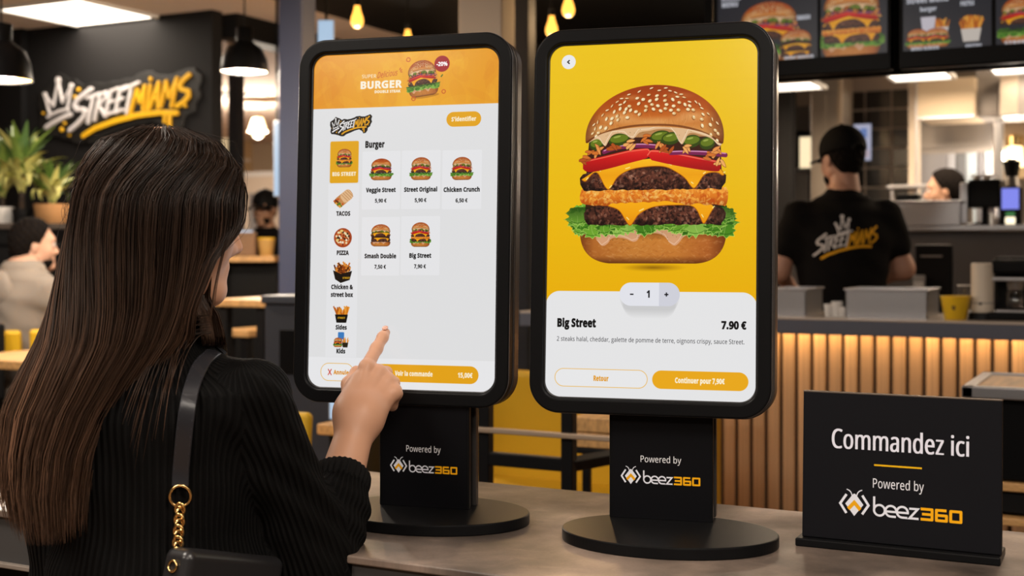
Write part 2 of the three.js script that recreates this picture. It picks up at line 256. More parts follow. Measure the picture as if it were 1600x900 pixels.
// a head in its own axes: o = point between the ears at eye height, fw/up/rt unit vectors
function headFields(o, fw, up, rt, s = 1) {
  o = arr(o); fw = arr(fw); up = arr(up); rt = arr(rt);
  const P = (f, u, r) => [0, 1, 2].map((k) => o[k] + s * (fw[k] * f + up[k] * u + rt[k] * r)), ax = [fw, up, rt];
  const E = (f, u, r, a, b, c) => ell(P(f, u, r), [a * s, b * s, c * s], ax);
  const base = uni([E(-0.014, 0.035, 0, 0.092, 0.084, 0.070), E(0.022, -0.028, 0, 0.066, 0.082, 0.060), cap(P(-0.005, -0.06, 0.052), P(0.066, -0.102, 0.010), 0.013 * s, 0.013 * s), cap(P(-0.005, -0.06, -0.052), P(0.066, -0.102, -0.010), 0.013 * s, 0.013 * s), E(0.070, -0.100, 0, 0.020, 0.017, 0.022), cap(P(0.078, 0.022, 0.034), P(0.078, 0.022, -0.034), 0.012 * s), E(0.050, -0.036, 0.030, 0.025, 0.030, 0.026), E(0.050, -0.036, -0.030, 0.025, 0.030, 0.026)], 0.03 * s);
  const nose = uni([cap(P(0.084, 0.008, 0), P(0.104, -0.034, 0), 0.006 * s, 0.0095 * s), cap(P(0.092, -0.040, 0.010), P(0.092, -0.040, -0.010), 0.008 * s)], 0.01 * s);
  const lips = uni([cap(P(0.083, -0.0655, 0.016), P(0.083, -0.0655, -0.016), 0.0062 * s), cap(P(0.081, -0.0755, 0.013), P(0.081, -0.0755, -0.013), 0.0066 * s), E(0.055, -0.072, 0, 0.03, 0.022, 0.03)], 0.008 * s);
  const sock = [cap(P(0.100, 0.0, 0.031), P(0.100, 0.0, 0.032), 0.016 * s), cap(P(0.100, 0.0, -0.031), P(0.100, 0.0, -0.032), 0.016 * s)];
  const ears = [E(-0.008, -0.012, 0.073, 0.018, 0.030, 0.008), E(-0.008, -0.012, -0.073, 0.018, 0.030, 0.008)];
  const neck = cap(P(-0.022, -0.05, 0), P(-0.034, -0.16, 0), 0.050 * s, 0.054 * s);
  const f = (x, y, z) => { let d = smin(base(x, y, z), nose(x, y, z), 0.016 * s); d = smin(d, lips(x, y, z), 0.012 * s); d = smax(d, -sock[0](x, y, z), 0.018 * s); d = smax(d, -sock[1](x, y, z), 0.018 * s); d = smin(d, ears[0](x, y, z), 0.008 * s); d = smin(d, ears[1](x, y, z), 0.008 * s); return smin(d, neck(x, y, z), 0.03 * s); };
  return { f, P, E };
}
// a hand: palm and four fingers with knuckle bends plus a thumb from the palm's side. w wrist, ax along the palm, n out of its back, sd towards the thumb
function handField(w, ax, n, sd, curl, s = 1, k = 0.010) {
  w = arr(w); ax = V(...arr(ax)).normalize(); n = V(...arr(n)); n.addScaledVector(ax, -n.dot(ax)).normalize(); const side = new THREE.Vector3().crossVectors(ax, n).normalize(); if (side.dot(V(...arr(sd))) < 0) side.negate();
  const P = (a, b, c) => [0, 1, 2].map((i) => w[i] + s * (ax.getComponent(i) * a + side.getComponent(i) * b + n.getComponent(i) * c));
  const list = [], palm = [[0.024, 0.0], [0.008, 0.0], [-0.008, -0.001], [-0.022, -0.004]].map(([b, c]) => cap(P(0.005, b * 0.7, 0), P(0.085, b, c), 0.0125 * s, 0.0105 * s));
  const f0 = uni(palm, 0.018 * s);
  const seg = [[0.088, 0.026, 0.043, 0.026, 0.021], [0.092, 0.0085, 0.047, 0.030, 0.022], [0.088, -0.0085, 0.043, 0.028, 0.021], [0.080, -0.025, 0.034, 0.021, 0.018]];
  seg.forEach(([a, b, l1, l2, l3], i) => {
    let p = P(a - 0.006, b, -0.001), ang = 0; const r = (i === 3 ? 0.0075 : 0.0088) * s;
    [l1, l2, l3].forEach((l, j) => { ang += curl[i][j]; const c = Math.cos(ang), q = Math.sin(ang), e = [0, 1, 2].map((t) => p[t] + s * l * (ax.getComponent(t) * c - n.getComponent(t) * q)); list.push(cap(p, e, r * (1 - 0.08 * j), r * (0.95 - 0.09 * j))); p = e; });
  });
  const th = curl[4] ?? [0.5, 0.3]; { const a = P(0.018, 0.026, -0.006), b = P(0.05, 0.045 - th[0] * 0.02, -0.02 - th[0] * 0.012), c = P(0.078, 0.045 - th[0] * 0.03, -0.028 - th[1] * 0.02), e = P(0.098, 0.040 - th[0] * 0.035, -0.032 - th[1] * 0.03); list.push(cap(a, b, 0.014 * s, 0.011 * s), cap(b, c, 0.0105 * s, 0.0092 * s), cap(c, e, 0.0092 * s, 0.0075 * s)); }
  const groups = [list.slice(0, 3), list.slice(3, 6), list.slice(6, 9), list.slice(9, 12), list.slice(12)].map((g) => uni(g, 0.005 * s));
  return { f: (x, y, z) => { let d = 1e9; for (const g of groups) d = Math.min(d, g(x, y, z)); return smin(d, f0(x, y, z), k * s); }, P };
}
const bound = (pts, m) => { const lo = [1e9, 1e9, 1e9], hi = [-1e9, -1e9, -1e9]; for (const p of pts.map(arr)) for (let k = 0; k < 3; k++) { lo[k] = Math.min(lo[k], p[k] - m); hi[k] = Math.max(hi[k], p[k] + m); } return [lo, hi]; };
// ------------------------------------------------------------------ lettering and screen pictures
// brush-lettered shop mark, strokes [width, colour 0 white / 1 yellow, x, y, x, y ...] on a 1600 x 800 sheet
const MARK = [
  [20, 0, 152, 492, 108, 330, 186, 432, 230, 210, 268, 402, 346, 258, 312, 458], [36, 0, 110, 326, 112, 330], [52, 0, 229, 198, 230, 206], [44, 0, 348, 250, 347, 256],
  [30, 0, 142, 530, 190, 502, 250, 478, 318, 462], [44, 0, 128, 622, 180, 588, 250, 548, 338, 508],
  [42, 0, 524, 282, 470, 325, 405, 375, 380, 425, 400, 462, 450, 462, 478, 480, 462, 530, 410, 590, 340, 648],
  [30, 0, 488, 362, 600, 322], [36, 0, 546, 345, 520, 470, 498, 580], [34, 0, 606, 332, 580, 440, 556, 555], [28, 0, 606, 332, 660, 308, 664, 352, 590, 430], [30, 0, 600, 432, 654, 524],
  [32, 0, 704, 300, 678, 410, 658, 514], [26, 0, 704, 300, 766, 276], [26, 0, 680, 404, 728, 386], [28, 0, 658, 514, 722, 488],
  [32, 0, 788, 278, 762, 392, 744, 492], [26, 0, 788, 278, 848, 256], [26, 0, 764, 384, 812, 364], [28, 0, 744, 492, 806, 466],
  [30, 0, 812, 288, 950, 224], [36, 0, 884, 262, 862, 380, 840, 490],
  [32, 1, 876, 496, 936, 282, 958, 400, 1004, 252, 990, 468], [30, 1, 1054, 246, 1026, 466], [32, 1, 1056, 186, 1058, 196], [32, 1, 1048, 450, 1130, 222, 1122, 446], [24, 1, 1082, 372, 1124, 356],
  [32, 1, 1150, 432, 1198, 212, 1220, 356, 1296, 184, 1246, 436], [42, 1, 1400, 152, 1350, 196, 1312, 250, 1330, 282, 1390, 296, 1394, 344, 1350, 396, 1290, 434],
  [50, 1, 458, 698, 560, 632, 740, 566, 940, 515, 1140, 490, 1288, 494], [30, 1, 1182, 500, 1182, 576], [36, 1, 1226, 500, 1224, 644],
  [34, 1, 264, 636, 264, 648], [24, 1, 288, 584, 289, 588], [28, 1, 380, 348, 381, 352], [30, 1, 410, 282, 411, 288], [28, 1, 1364, 430, 1368, 432], [18, 1, 98, 496, 99, 498], [18, 1, 330, 694, 332, 696],
];
const MARK_EDGE = [48, 300, 150, 230, 225, 130, 290, 170, 370, 190, 440, 240, 530, 215, 640, 230, 760, 205, 900, 175, 940, 140, 1060, 118, 1130, 150, 1240, 150, 1330, 110, 1440, 85, 1500, 150, 1480, 250, 1500, 330, 1450, 400, 1440, 480, 1360, 520, 1340, 600, 1290, 690, 1200, 700, 1160, 620, 1060, 570, 900, 600, 760, 650, 620, 710, 520, 770, 420, 765, 330, 740, 200, 700, 90, 700, 50, 620, 66, 500, 40, 420];
function drawMark(c, x, y, w, edge, white = '#e9e4e6', yellow = '#f5b50f') {
  c.save(); c.translate(x, y); c.scale(w / 1600, w / 1600); c.lineJoin = c.lineCap = 'round';
  if (edge) { c.fillStyle = edge; c.beginPath(); for (let i = 0; i < MARK_EDGE.length; i += 2) { const R = (i * 37) % 17 - 8; c.lineTo(MARK_EDGE[i] + R, MARK_EDGE[i + 1] + R); } c.fill(); }
  for (const s of MARK) { c.strokeStyle = s[1] ? yellow : white; c.lineWidth = s[0]; c.beginPath(); c.moveTo(s[2], s[3]); for (let i = 4; i < s.length; i += 2) c.lineTo(s[i], s[i + 1]); c.stroke(); }
  c.restore();
}
// maker's mark: bee between angle brackets and the word beside it, flat sheet 0..1460 x -200..260
function drawBee(c, x, y, w) {
  c.save(); c.translate(x, y); c.scale(w / 1400, w / 1400); c.lineJoin = 'miter'; c.lineCap = 'butt';
  c.fillStyle = c.strokeStyle = '#dfe1ec';
  c.beginPath(); c.moveTo(158, -118); c.quadraticCurveTo(175, -132, 192, -118); c.lineTo(282, 0); c.lineTo(175, 140); c.lineTo(68, 0); c.closePath(); c.fill();
  c.fillStyle = '#e9a512'; c.beginPath(); c.moveTo(175, -52); c.lineTo(260, 44); c.lineTo(232, 76); c.lineTo(175, 12); c.lineTo(118, 76); c.lineTo(90, 44); c.closePath(); c.fill();
  c.lineWidth = 30; for (const s of [-1, 1]) { c.beginPath(); c.moveTo(175 + s * 92, -112); c.lineTo(175 + s * 165, 0); c.lineTo(175 + s * 92, 112); c.stroke(); c.lineWidth = 13; c.beginPath(); c.moveTo(175 + s * 92, -172); c.quadraticCurveTo(175 + s * 36, -160, 175 + s * 28, -100); c.stroke(); c.lineWidth = 30; }
  c.lineWidth = 26; c.lineCap = 'butt';
  const ring = (cx, cy, r, a, b) => { c.beginPath(); c.arc(cx, cy, r, a, b); c.stroke(); };
  c.beginPath(); c.moveTo(405, -112); c.lineTo(405, 55); c.stroke(); ring(467, 46, 62, 0, Math.PI * 2);
  for (const cx of [598, 728]) { ring(cx, 46, 62, Math.PI * 0.5, Math.PI * 2.03); c.beginPath(); c.moveTo(cx - 62, 52); c.lineTo(cx + 74, 52); c.stroke(); c.beginPath(); c.moveTo(cx - 4, 108); c.lineTo(cx + 58, 108); c.stroke(); }
  c.beginPath(); c.moveTo(806, -4); c.lineTo(902, -4); c.lineTo(810, 108); c.lineTo(912, 108); c.stroke();
  c.strokeStyle = '#f0ab14'; c.lineWidth = 32; c.lineJoin = 'round';
  const run = (...p) => { c.beginPath(); c.moveTo(p[0], p[1]); for (let i = 2; i < p.length; i += 2) c.lineTo(p[i], p[i + 1]); c.stroke(); };
  run(935, -12, 1062, -12, 1062, 106, 935, 106); run(950, 47, 1062, 47);
  run(1222, -12, 1110, -12, 1110, 106, 1222, 106, 1222, 47, 1110, 47);
  c.beginPath(); c.rect(1268, -12, 112, 118); c.stroke();
  c.restore();
}
function text(c, s, x, y, size, { bold = true, color = '#111', align = 'left', sx = 1, max, heavy = bold ? 4 : 0 } = {}) { c.save(); c.translate(x, y); c.font = (bold ? 'bold ' : '') + '100px sans-serif'; c.fillStyle = c.strokeStyle = color; c.textAlign = align; c.lineJoin = 'round'; let k = sx * size / 100; if (max) k = max / c.measureText(s).width; c.scale(k, size / 100); c.fillText(s, 0, 0); if (heavy) { c.lineWidth = heavy; c.strokeText(s, 0, 0); } c.restore(); }
const pill = (c, x, y, w, h, r) => { c.beginPath(); c.roundRect(x, y, w, h, r); };

// layered burger on a 900 x 900 sheet
function burgerSheet(opt = {}) {
  const { N = 900, patties = 2, hash = true, lettuce = true, tomato = true, seeds = true, fried = true, seed = 3 } = opt;
  const cv = document.createElement('canvas'); cv.width = cv.height = N; const c = cv.getContext('2d'); c.scale(N / 900, N / 900); c.lineJoin = c.lineCap = 'round';
  const R = rngOf(seed), rr = (a, b) => a + (b - a) * R();
  const poly = (pts, fill) => { c.beginPath(); c.moveTo(pts[0][0], pts[0][1]); for (let i = 1; i < pts.length; i++) { const p = pts[i - 1], q = pts[i]; c.quadraticCurveTo(p[0], p[1], (p[0] + q[0]) / 2, (p[1] + q[1]) / 2); } c.lineTo(pts[pts.length - 1][0], pts[pts.length - 1][1]); c.closePath(); c.fillStyle = fill; c.fill(); };
  const lin = (x0, y0, x1, y1, ...st) => { const g = c.createLinearGradient(x0, y0, x1, y1); st.forEach(([t, k]) => g.addColorStop(t, k)); return g; };
  const clipPoly = (pts, fn) => { c.save(); c.beginPath(); pts.forEach((p, i) => (i ? c.lineTo(...p) : c.moveTo(...p))); c.closePath(); c.clip(); fn(); c.restore(); };
  // bottom bun
  const bun = () => { c.beginPath(); c.moveTo(88, 690); c.lineTo(782, 690); c.bezierCurveTo(784, 790, 720, 828, 640, 832); c.lineTo(230, 832); c.bezierCurveTo(140, 824, 88, 780, 88, 690); c.closePath(); };
  bun(); c.fillStyle = lin(88, 0, 782, 0, [0, '#7a3c12'], [0.1, '#b96d2c'], [0.35, '#cf8438'], [0.65, '#d08236'], [0.88, '#b8672a'], [1, '#6f3410']); c.fill();
  c.save(); bun(); c.clip(); c.fillStyle = lin(0, 690, 0, 835, [0, 'rgba(70,25,0,0.55)'], [0.3, 'rgba(90,40,0,0.05)'], [0.75, 'rgba(80,30,0,0.08)'], [1, 'rgba(50,15,0,0.75)']); c.fillRect(0, 680, 900, 160);
  for (let i = 0; i < 380; i++) { c.fillStyle = R() < 0.5 ? 'rgba(255,205,140,0.10)' : 'rgba(110,45,5,0.10)'; c.beginPath(); c.ellipse(rr(90, 780), rr(700, 828), rr(3, 16), rr(1.5, 4), rr(-0.7, 0.7), 0, 7); c.fill(); } c.restore();
  const drip = (pts, col, hi) => { poly(pts, col); c.save(); c.globalAlpha = 0.55; c.strokeStyle = hi; c.lineWidth = 3.5; c.beginPath(); pts.slice(1, -2).forEach((p, i) => (i ? c.lineTo(p[0] - 5, p[1] - 9) : c.moveTo(p[0] - 5, p[1] - 9))); c.stroke(); c.restore(); };
  drip([[150, 690], [165, 705], [175, 740], [200, 762], [228, 745], [240, 722], [290, 722], [320, 730], [345, 742], [368, 735], [380, 705], [460, 702], [500, 718], [520, 748], [545, 760], [566, 742], [585, 715], [640, 705], [690, 690], [690, 670], [150, 670]], '#d9a077', '#f6d3b4');
  for (let i = 0; i < 30; i++) { c.fillStyle = 'rgba(70,70,30,0.7)'; c.fillRect(rr(170, 600), rr(700, 735), 3, 2.5); }
  // lettuce: overlapping frilly lobes
  const frill = (y0, y1, x0, x1, n, greens) => { for (let i = 0; i < n; i++) { const x = rr(x0, x1), y = rr(y0, y1), r = rr(22, 46), pts = [], k = 16, g = greens[Math.floor(R() * greens.length)]; for (let j = 0; j < k; j++) { const a = j / k * Math.PI * 2, q = r * (j % 2 ? 0.72 : 1.08) * rr(0.85, 1.1); pts.push([x + Math.cos(a) * q * 1.15, y + Math.sin(a) * q * 0.8]); } poly(pts, g); c.strokeStyle = 'rgba(190,225,110,0.75)'; c.lineWidth = 2.5; c.beginPath(); pts.slice(0, 9).forEach((p, q) => (q ? c.lineTo(...p) : c.moveTo(...p))); c.stroke(); c.strokeStyle = 'rgba(210,235,140,0.5)'; c.lineWidth = 2.2; c.beginPath(); c.moveTo(x - r * 0.1, y - r * 0.55); c.quadraticCurveTo(x + rr(-12, 12), y, x + rr(-14, 14), y + r * 0.5); c.stroke(); c.strokeStyle = 'rgba(20,60,5,0.5)'; c.lineWidth = 3; c.beginPath(); c.moveTo(x - r, y + r * 0.15); c.quadraticCurveTo(x, y + r * 0.75, x + r, y + r * 0.1); c.stroke(); } };
  if (lettuce) { frill(600, 650, 75, 790, 60, ['#2f6a10', '#3f7d18', '#27590c']); frill(640, 695, 70, 180, 22, ['#4c8c1c', '#73ad30', '#356f13']); frill(645, 700, 690, 795, 22, ['#4c8c1c', '#6fa82e', '#326a12']); frill(655, 692, 170, 700, 44, ['#44831a', '#6aa52c', '#376f14', '#8fc04c']); frill(600, 650, 66, 110, 8, ['#569622', '#7ab238']); frill(610, 650, 765, 800, 8, ['#569622', '#7ab238']); }
  // dark filling behind the layers
  c.fillStyle = '#b98450'; c.beginPath(); c.moveTo(124, 316); c.quadraticCurveTo(300, 228, 440, 232); c.quadraticCurveTo(620, 232, 756, 322); c.lineTo(740, 350); c.lineTo(140, 340); c.fill();
  c.fillStyle = '#3b1a0e'; c.beginPath(); c.moveTo(128, 290); c.lineTo(752, 296); c.lineTo(758, 440); c.lineTo(758, patties > 1 ? 640 : 510); c.lineTo(112, patties > 1 ? 640 : 510); c.lineTo(116, 420); c.fill();
  if (lettuce) { c.fillStyle = lin(0, 600, 0, 730, [0, 'rgba(10,30,0,0.55)'], [0.5, 'rgba(10,30,0,0.12)'], [1, 'rgba(10,30,0,0)']); c.globalCompositeOperation = 'source-atop'; c.fillRect(0, 590, 900, 140); c.globalCompositeOperation = 'source-over'; }
  // patties
  const patty = (x0, x1, y0, y1, s) => { const pts = [], n = 40, RR = rngOf(s), j = () => (RR() - 0.5) * 12; for (let i = 0; i <= n; i++) pts.push([x0 + 14 + (x1 - x0 - 28) * i / n, y0 + 10 * Math.pow(Math.abs(i / n - 0.5) * 2, 4) * 2.4 + j()]); pts.push([x1, y0 + 40 + j()], [x1 - 3, y1 - 26], [x1 - 22, y1 - 6]); for (let i = n; i >= 0; i--) pts.push([x0 + 20 + (x1 - x0 - 40) * i / n, y1 + j() * 0.7]); pts.push([x0 + 2, y1 - 26], [x0, y0 + 40]);
    poly(pts, lin(0, y0, 0, y1, [0, '#3a2019'], [0.45, '#5a2f22'], [1, '#27110c']));
    clipPoly(pts, () => { for (let i = 0; i < 620; i++) { const k = RR(); c.fillStyle = k < 0.34 ? 'rgba(20,8,6,0.55)' : k < 0.62 ? 'rgba(122,66,48,0.45)' : k < 0.85 ? 'rgba(150,88,62,0.32)' : 'rgba(225,170,140,0.30)'; c.beginPath(); c.ellipse(x0 + RR() * (x1 - x0), y0 + RR() * (y1 - y0), 2 + RR() * 11, 2 + RR() * 6, RR() * 3, 0, 7); c.fill(); } c.fillStyle = lin(x0, 0, x1, 0, [0, 'rgba(10,4,2,0.5)'], [0.12, 'rgba(10,4,2,0)'], [0.88, 'rgba(10,4,2,0)'], [1, 'rgba(10,4,2,0.55)']); c.fillRect(x0, y0 - 20, x1 - x0, y1 - y0 + 40); }); };
  const cheese = (pts) => { poly(pts, lin(0, 380, 0, 680, [0, '#ffbf20'], [0.25, '#f3a30e'], [0.5, '#ffb616'], [0.8, '#f5a40c'], [1, '#e88c04'])); c.save(); c.strokeStyle = 'rgba(176,88,0,0.75)'; c.lineWidth = 4; c.beginPath(); c.moveTo(...pts[0]); for (let i = 1; i < pts.length - 4; i++) { const p = pts[i], q = pts[i + 1]; c.quadraticCurveTo(p[0], p[1], (p[0] + q[0]) / 2, (p[1] + q[1]) / 2); } c.stroke(); c.strokeStyle = 'rgba(255,240,160,0.8)'; c.lineWidth = 5; for (let i = 1; i < pts.length - 3; i += 3) { const p = pts[i], q = pts[i + 1]; c.beginPath(); c.moveTo(p[0] + 6, p[1] - 14); c.lineTo((p[0] * 2 + q[0]) / 3 + 8, (p[1] * 2 + q[1]) / 3 - 14); c.stroke(); } c.restore(); };
  if (patties > 2) patty(100, 775, 610, 690, 31);
  if (patties > 1) {
    patty(106, 780, 576, 668, 21);
    cheese([[188, 566], [215, 585], [262, 596], [285, 612], [308, 650], [330, 676], [350, 650], [368, 622], [420, 596], [470, 586], [560, 584], [620, 586], [645, 604], [662, 640], [676, 670], [694, 645], [712, 612], [730, 592], [690, 576], [560, 562], [300, 560]]);
    if (hash) { const pts = [[90, 520]]; for (let i = 0; i <= 30; i++) pts.push([96 + 684 * i / 30, 508 + rr(-5, 5)]); pts.push([790, 530], [788, 570], [776, 594]); for (let i = 30; i >= 0; i--) pts.push([110 + 660 * i / 30, 578 + Math.abs(i / 30 - 0.5) * 14 + rr(-6, 6) - (i > 5 && i < 20 ? 8 : 0)]); pts.push([88, 570], [84, 545]);
      poly(pts, lin(0, 505, 0, 590, [0, '#ef9a35'], [0.5, '#e07a1e'], [1, '#a84a0c'])); clipPoly(pts, () => { for (let i = 0; i < 420; i++) { const k = R(); c.fillStyle = k < 0.4 ? 'rgba(255,190,80,0.40)' : k < 0.75 ? 'rgba(190,70,10,0.35)' : 'rgba(255,225,140,0.35)'; c.beginPath(); c.ellipse(rr(84, 790), rr(505, 592), rr(3, 16), rr(2, 8), rr(0, 3), 0, 7); c.fill(); } }); }
  }
  patty(84, 780, 424, 518, 11);
  cheese([[92, 470], [110, 484], [128, 462], [150, 440], [170, 440], [186, 466], [204, 500], [224, 520], [244, 496], [262, 464], [300, 440], [350, 424], [440, 416], [500, 420], [545, 442], [590, 470], [612, 502], [630, 518], [648, 500], [668, 466], [690, 450], [740, 446], [762, 464], [774, 456], [740, 420], [560, 388], [420, 380], [180, 420]]);
  if (tomato) {
    const slice = (pts, edge) => { poly(pts, lin(0, 340, 0, 440, [0, '#e8352a'], [0.35, '#d01818'], [1, '#9e0c10'])); c.strokeStyle = edge; c.lineWidth = 5; c.beginPath(); pts.slice(0, Math.ceil(pts.length / 2)).forEach((p, i) => (i ? c.lineTo(p[0], p[1] + 6) : c.moveTo(p[0] + 6, p[1] + 6))); c.stroke(); };
    slice([[98, 396], [112, 386], [200, 370], [320, 346], [410, 338], [424, 352], [420, 382], [330, 400], [230, 424], [140, 440], [112, 436], [98, 424]], 'rgba(255,120,90,0.75)');
    slice([[404, 364], [424, 346], [460, 348], [560, 364], [660, 384], [742, 398], [756, 410], [752, 440], [738, 446], [640, 434], [520, 412], [430, 392]], 'rgba(255,130,100,0.8)');
    for (const [a, b, d, e, f] of [[200, 352, 300, 330, 450], [520, 362, 640, 372, 776]]) { c.strokeStyle = '#7a2050'; c.lineWidth = 19; c.beginPath(); c.moveTo(a, b); c.quadraticCurveTo(d, e - 14, f, e + 4); c.stroke(); c.strokeStyle = '#d58fb4'; c.lineWidth = 5; c.beginPath(); c.moveTo(a, b - 5); c.quadraticCurveTo(d, e - 20, f, e - 3); c.stroke(); }
  }
  // pickles, crispy onions, sauce
  for (const [x, y, w] of [[162, 314, 30], [272, 296, 46], [470, 288, 44], [520, 296, 40], [618, 310, 38], [690, 320, 32]]) { c.fillStyle = '#33460c'; c.beginPath(); c.ellipse(x, y + 4, w * 1.12, 27, -0.12, 0, 7); c.fill(); c.fillStyle = '#66781a'; c.beginPath(); c.ellipse(x, y, w * 0.95, 17, -0.12, 0, 7); c.fill(); c.fillStyle = 'rgba(210,220,120,0.5)'; c.beginPath(); c.ellipse(x - w * 0.2, y - 8, w * 0.4, 4, -0.2, 0, 7); c.fill(); }
  if (fried) for (let i = 0; i < 46; i++) { const g = [[140, 360], [175, 345], [250, 335], [330, 318], [400, 300], [480, 330], [505, 345], [590, 345], [700, 375], [750, 355], [105, 400], [765, 410]][i % 12], x = g[0] + rr(-24, 24), y = g[1] + rr(-16, 16); c.save(); c.translate(x, y); c.rotate(rr(-1.2, 1.2)); c.fillStyle = ['#d4722a', '#e8964a', '#b4521c', '#f0ac60'][i % 4]; c.beginPath(); c.moveTo(-22, rr(-5, 5)); c.quadraticCurveTo(-6, -14, 20, rr(-6, 2)); c.quadraticCurveTo(8, 10, -22, 6); c.fill(); c.strokeStyle = 'rgba(110,40,8,0.6)'; c.lineWidth = 2; c.stroke(); c.restore(); }
  drip([[122, 312], [160, 294], [182, 300], [196, 322], [208, 330], [220, 306], [244, 272], [300, 274], [326, 296], [346, 298], [368, 268], [420, 266], [450, 258], [520, 258], [544, 284], [562, 320], [574, 330], [588, 306], [606, 272], [670, 290], [716, 306], [740, 334], [756, 338], [764, 312], [700, 262], [560, 240], [400, 236], [240, 248], [150, 284]], '#e3b98c', '#fdeccf');
  for (let i = 0; i < 26; i++) { c.fillStyle = 'rgba(110,90,40,0.6)'; c.fillRect(rr(200, 700), rr(256, 290), 3, 2.5); }
  // crown
  const dome = () => { c.beginPath(); c.moveTo(110, 308); c.bezierCurveTo(96, 190, 230, 70, 440, 68); c.bezierCurveTo(650, 70, 786, 190, 766, 318); c.bezierCurveTo(764, 340, 740, 322, 700, 290); c.bezierCurveTo(600, 240, 300, 234, 180, 276); c.bezierCurveTo(140, 292, 116, 324, 110, 308); c.closePath(); };
  dome(); c.fillStyle = lin(0, 68, 0, 320, [0, '#a84613'], [0.25, '#b65016'], [0.5, '#c46420'], [0.72, '#d68a42'], [0.86, '#dc9c58'], [1, '#ac6224']); c.fill();
  c.save(); dome(); c.clip();
  c.fillStyle = lin(96, 0, 776, 0, [0, 'rgba(90,35,5,0.75)'], [0.13, 'rgba(90,35,5,0.08)'], [0.5, 'rgba(255,200,120,0.0)'], [0.86, 'rgba(90,35,5,0.06)'], [1, 'rgba(85,30,5,0.75)']); c.fillRect(0, 0, 900, 400); c.fillStyle = lin(0, 66, 0, 200, [0, 'rgba(150,50,5,0.55)'], [1, 'rgba(170,60,5,0)']); c.fillRect(0, 0, 900, 210);
  for (const [x, y, rx, ry, a] of [[270, 205, 120, 34, 0.55], [620, 205, 110, 34, 0.5], [440, 225, 200, 26, 0.35], [330, 120, 70, 18, 0.28], [560, 118, 80, 18, 0.22], [180, 252, 60, 24, 0.4]]) { const g = c.createRadialGradient(0, 0, 0, 0, 0, 1); g.addColorStop(0, `rgba(255,214,150,${a})`); g.addColorStop(1, 'rgba(255,214,150,0)'); c.save(); c.translate(x, y); c.scale(rx, ry); c.fillStyle = g; c.fillRect(-1, -1, 2, 2); c.restore(); }
  for (let i = 0; i < 260; i++) { c.strokeStyle = R() < 0.5 ? 'rgba(120,50,10,0.10)' : 'rgba(255,215,150,0.12)'; c.lineWidth = rr(1, 4); const x = rr(110, 760), y = rr(180, 310); c.beginPath(); c.moveTo(x, y); c.lineTo(x + rr(-10, 10), y + rr(6, 26)); c.stroke(); }
  c.strokeStyle = 'rgba(80,30,5,0.6)'; c.lineWidth = 9; c.beginPath(); c.moveTo(112, 312); c.bezierCurveTo(180, 262, 300, 236, 440, 240); c.bezierCurveTo(600, 240, 700, 280, 764, 330); c.stroke();
  if (seeds) { const put = []; for (let i = 0; i < 900 && put.length < 84; i++) { const t = rr(-1, 1), x = 440 + t * 300, top = 72 + 165 * Math.pow(Math.abs(t), 2.1), y = top + Math.pow(R(), 1.25) * (Math.abs(t) < 0.45 ? 112 : 90) + 5; if (put.some((p) => Math.hypot(p[0] - x, (p[1] - y) * 1.5) < 23)) continue; put.push([x, y]); c.save(); c.translate(x, y); c.rotate(t * 1.0 + rr(-0.5, 0.5)); const sq = Math.max(0.45, Math.min(1, (y - top) / 50)); c.fillStyle = 'rgba(95,35,5,0.55)'; c.beginPath(); c.ellipse(1.5, 3.5, 10, 7 * sq, 0, 0, 7); c.fill(); c.fillStyle = R() < 0.6 ? '#f2d7a0' : '#e2b878'; c.beginPath(); c.ellipse(0, 0, 9.5, 6.6 * sq, 0, 0, 7); c.fill(); c.fillStyle = 'rgba(255,248,225,0.8)'; c.beginPath(); c.ellipse(-2, -1.5, 4.5, 2.6 * sq, 0, 0, 7); c.fill(); c.restore(); } }
  c.restore();
  return cv;
}
const bigBurger = burgerSheet({ N: 1000 });
const plainBurger = burgerSheet({ N: 300, patties: 1, hash: false, seed: 8 }), doubleBurger = burgerSheet({ N: 300, patties: 3, hash: false, lettuce: false, tomato: false, fried: false, seed: 12 }), stackBurger = burgerSheet({ N: 300, seed: 5 });
// a burger without its middle layers, pulled together: upper part of the sheet over the lower part
function squat(src, topEnd, botStart) { const N = src.width, k = N / 900, cv = document.createElement('canvas'); cv.width = cv.height = N; const c = cv.getContext('2d'), cut = (botStart - topEnd) * k; c.drawImage(src, 0, botStart * k, N, N - botStart * k, 0, botStart * k - cut / 2, N, N - botStart * k); c.drawImage(src, 0, 0, N, topEnd * k, 0, cut / 2, N, topEnd * k); return cv; }
const smallBurger = squat(plainBurger, 520, 615), smashBurger = squat(doubleBurger, 336, 404), veggieBurger = squat(burgerSheet({ N: 300, patties: 1, hash: false, seed: 19, seeds: false, fried: false }), 520, 615);
const pic = (c, im, cx, cy, w, h = w) => c.drawImage(im, cx - w * 0.485, cy - h * 0.5, w, h);
function fries(c, x, y, w, h, cup, R, n = 26) { for (let i = 0; i < n; i++) { c.save(); c.translate(x + (R() - 0.5) * w * 0.85, y - h * 0.02); c.rotate((R() - 0.5) * 0.9); c.fillStyle = ['#e8922a', '#d87a1e', '#f0a840', '#b85c14'][i % 4]; c.fillRect(-w * 0.05, -h * (0.28 + R() * 0.25), w * 0.1, h * 0.5); c.restore(); } c.fillStyle = cup; c.beginPath(); c.moveTo(x - w / 2, y); c.lineTo(x + w / 2, y); c.lineTo(x + w * 0.38, y + h * 0.5); c.lineTo(x - w * 0.38, y + h * 0.5); c.fill(); }

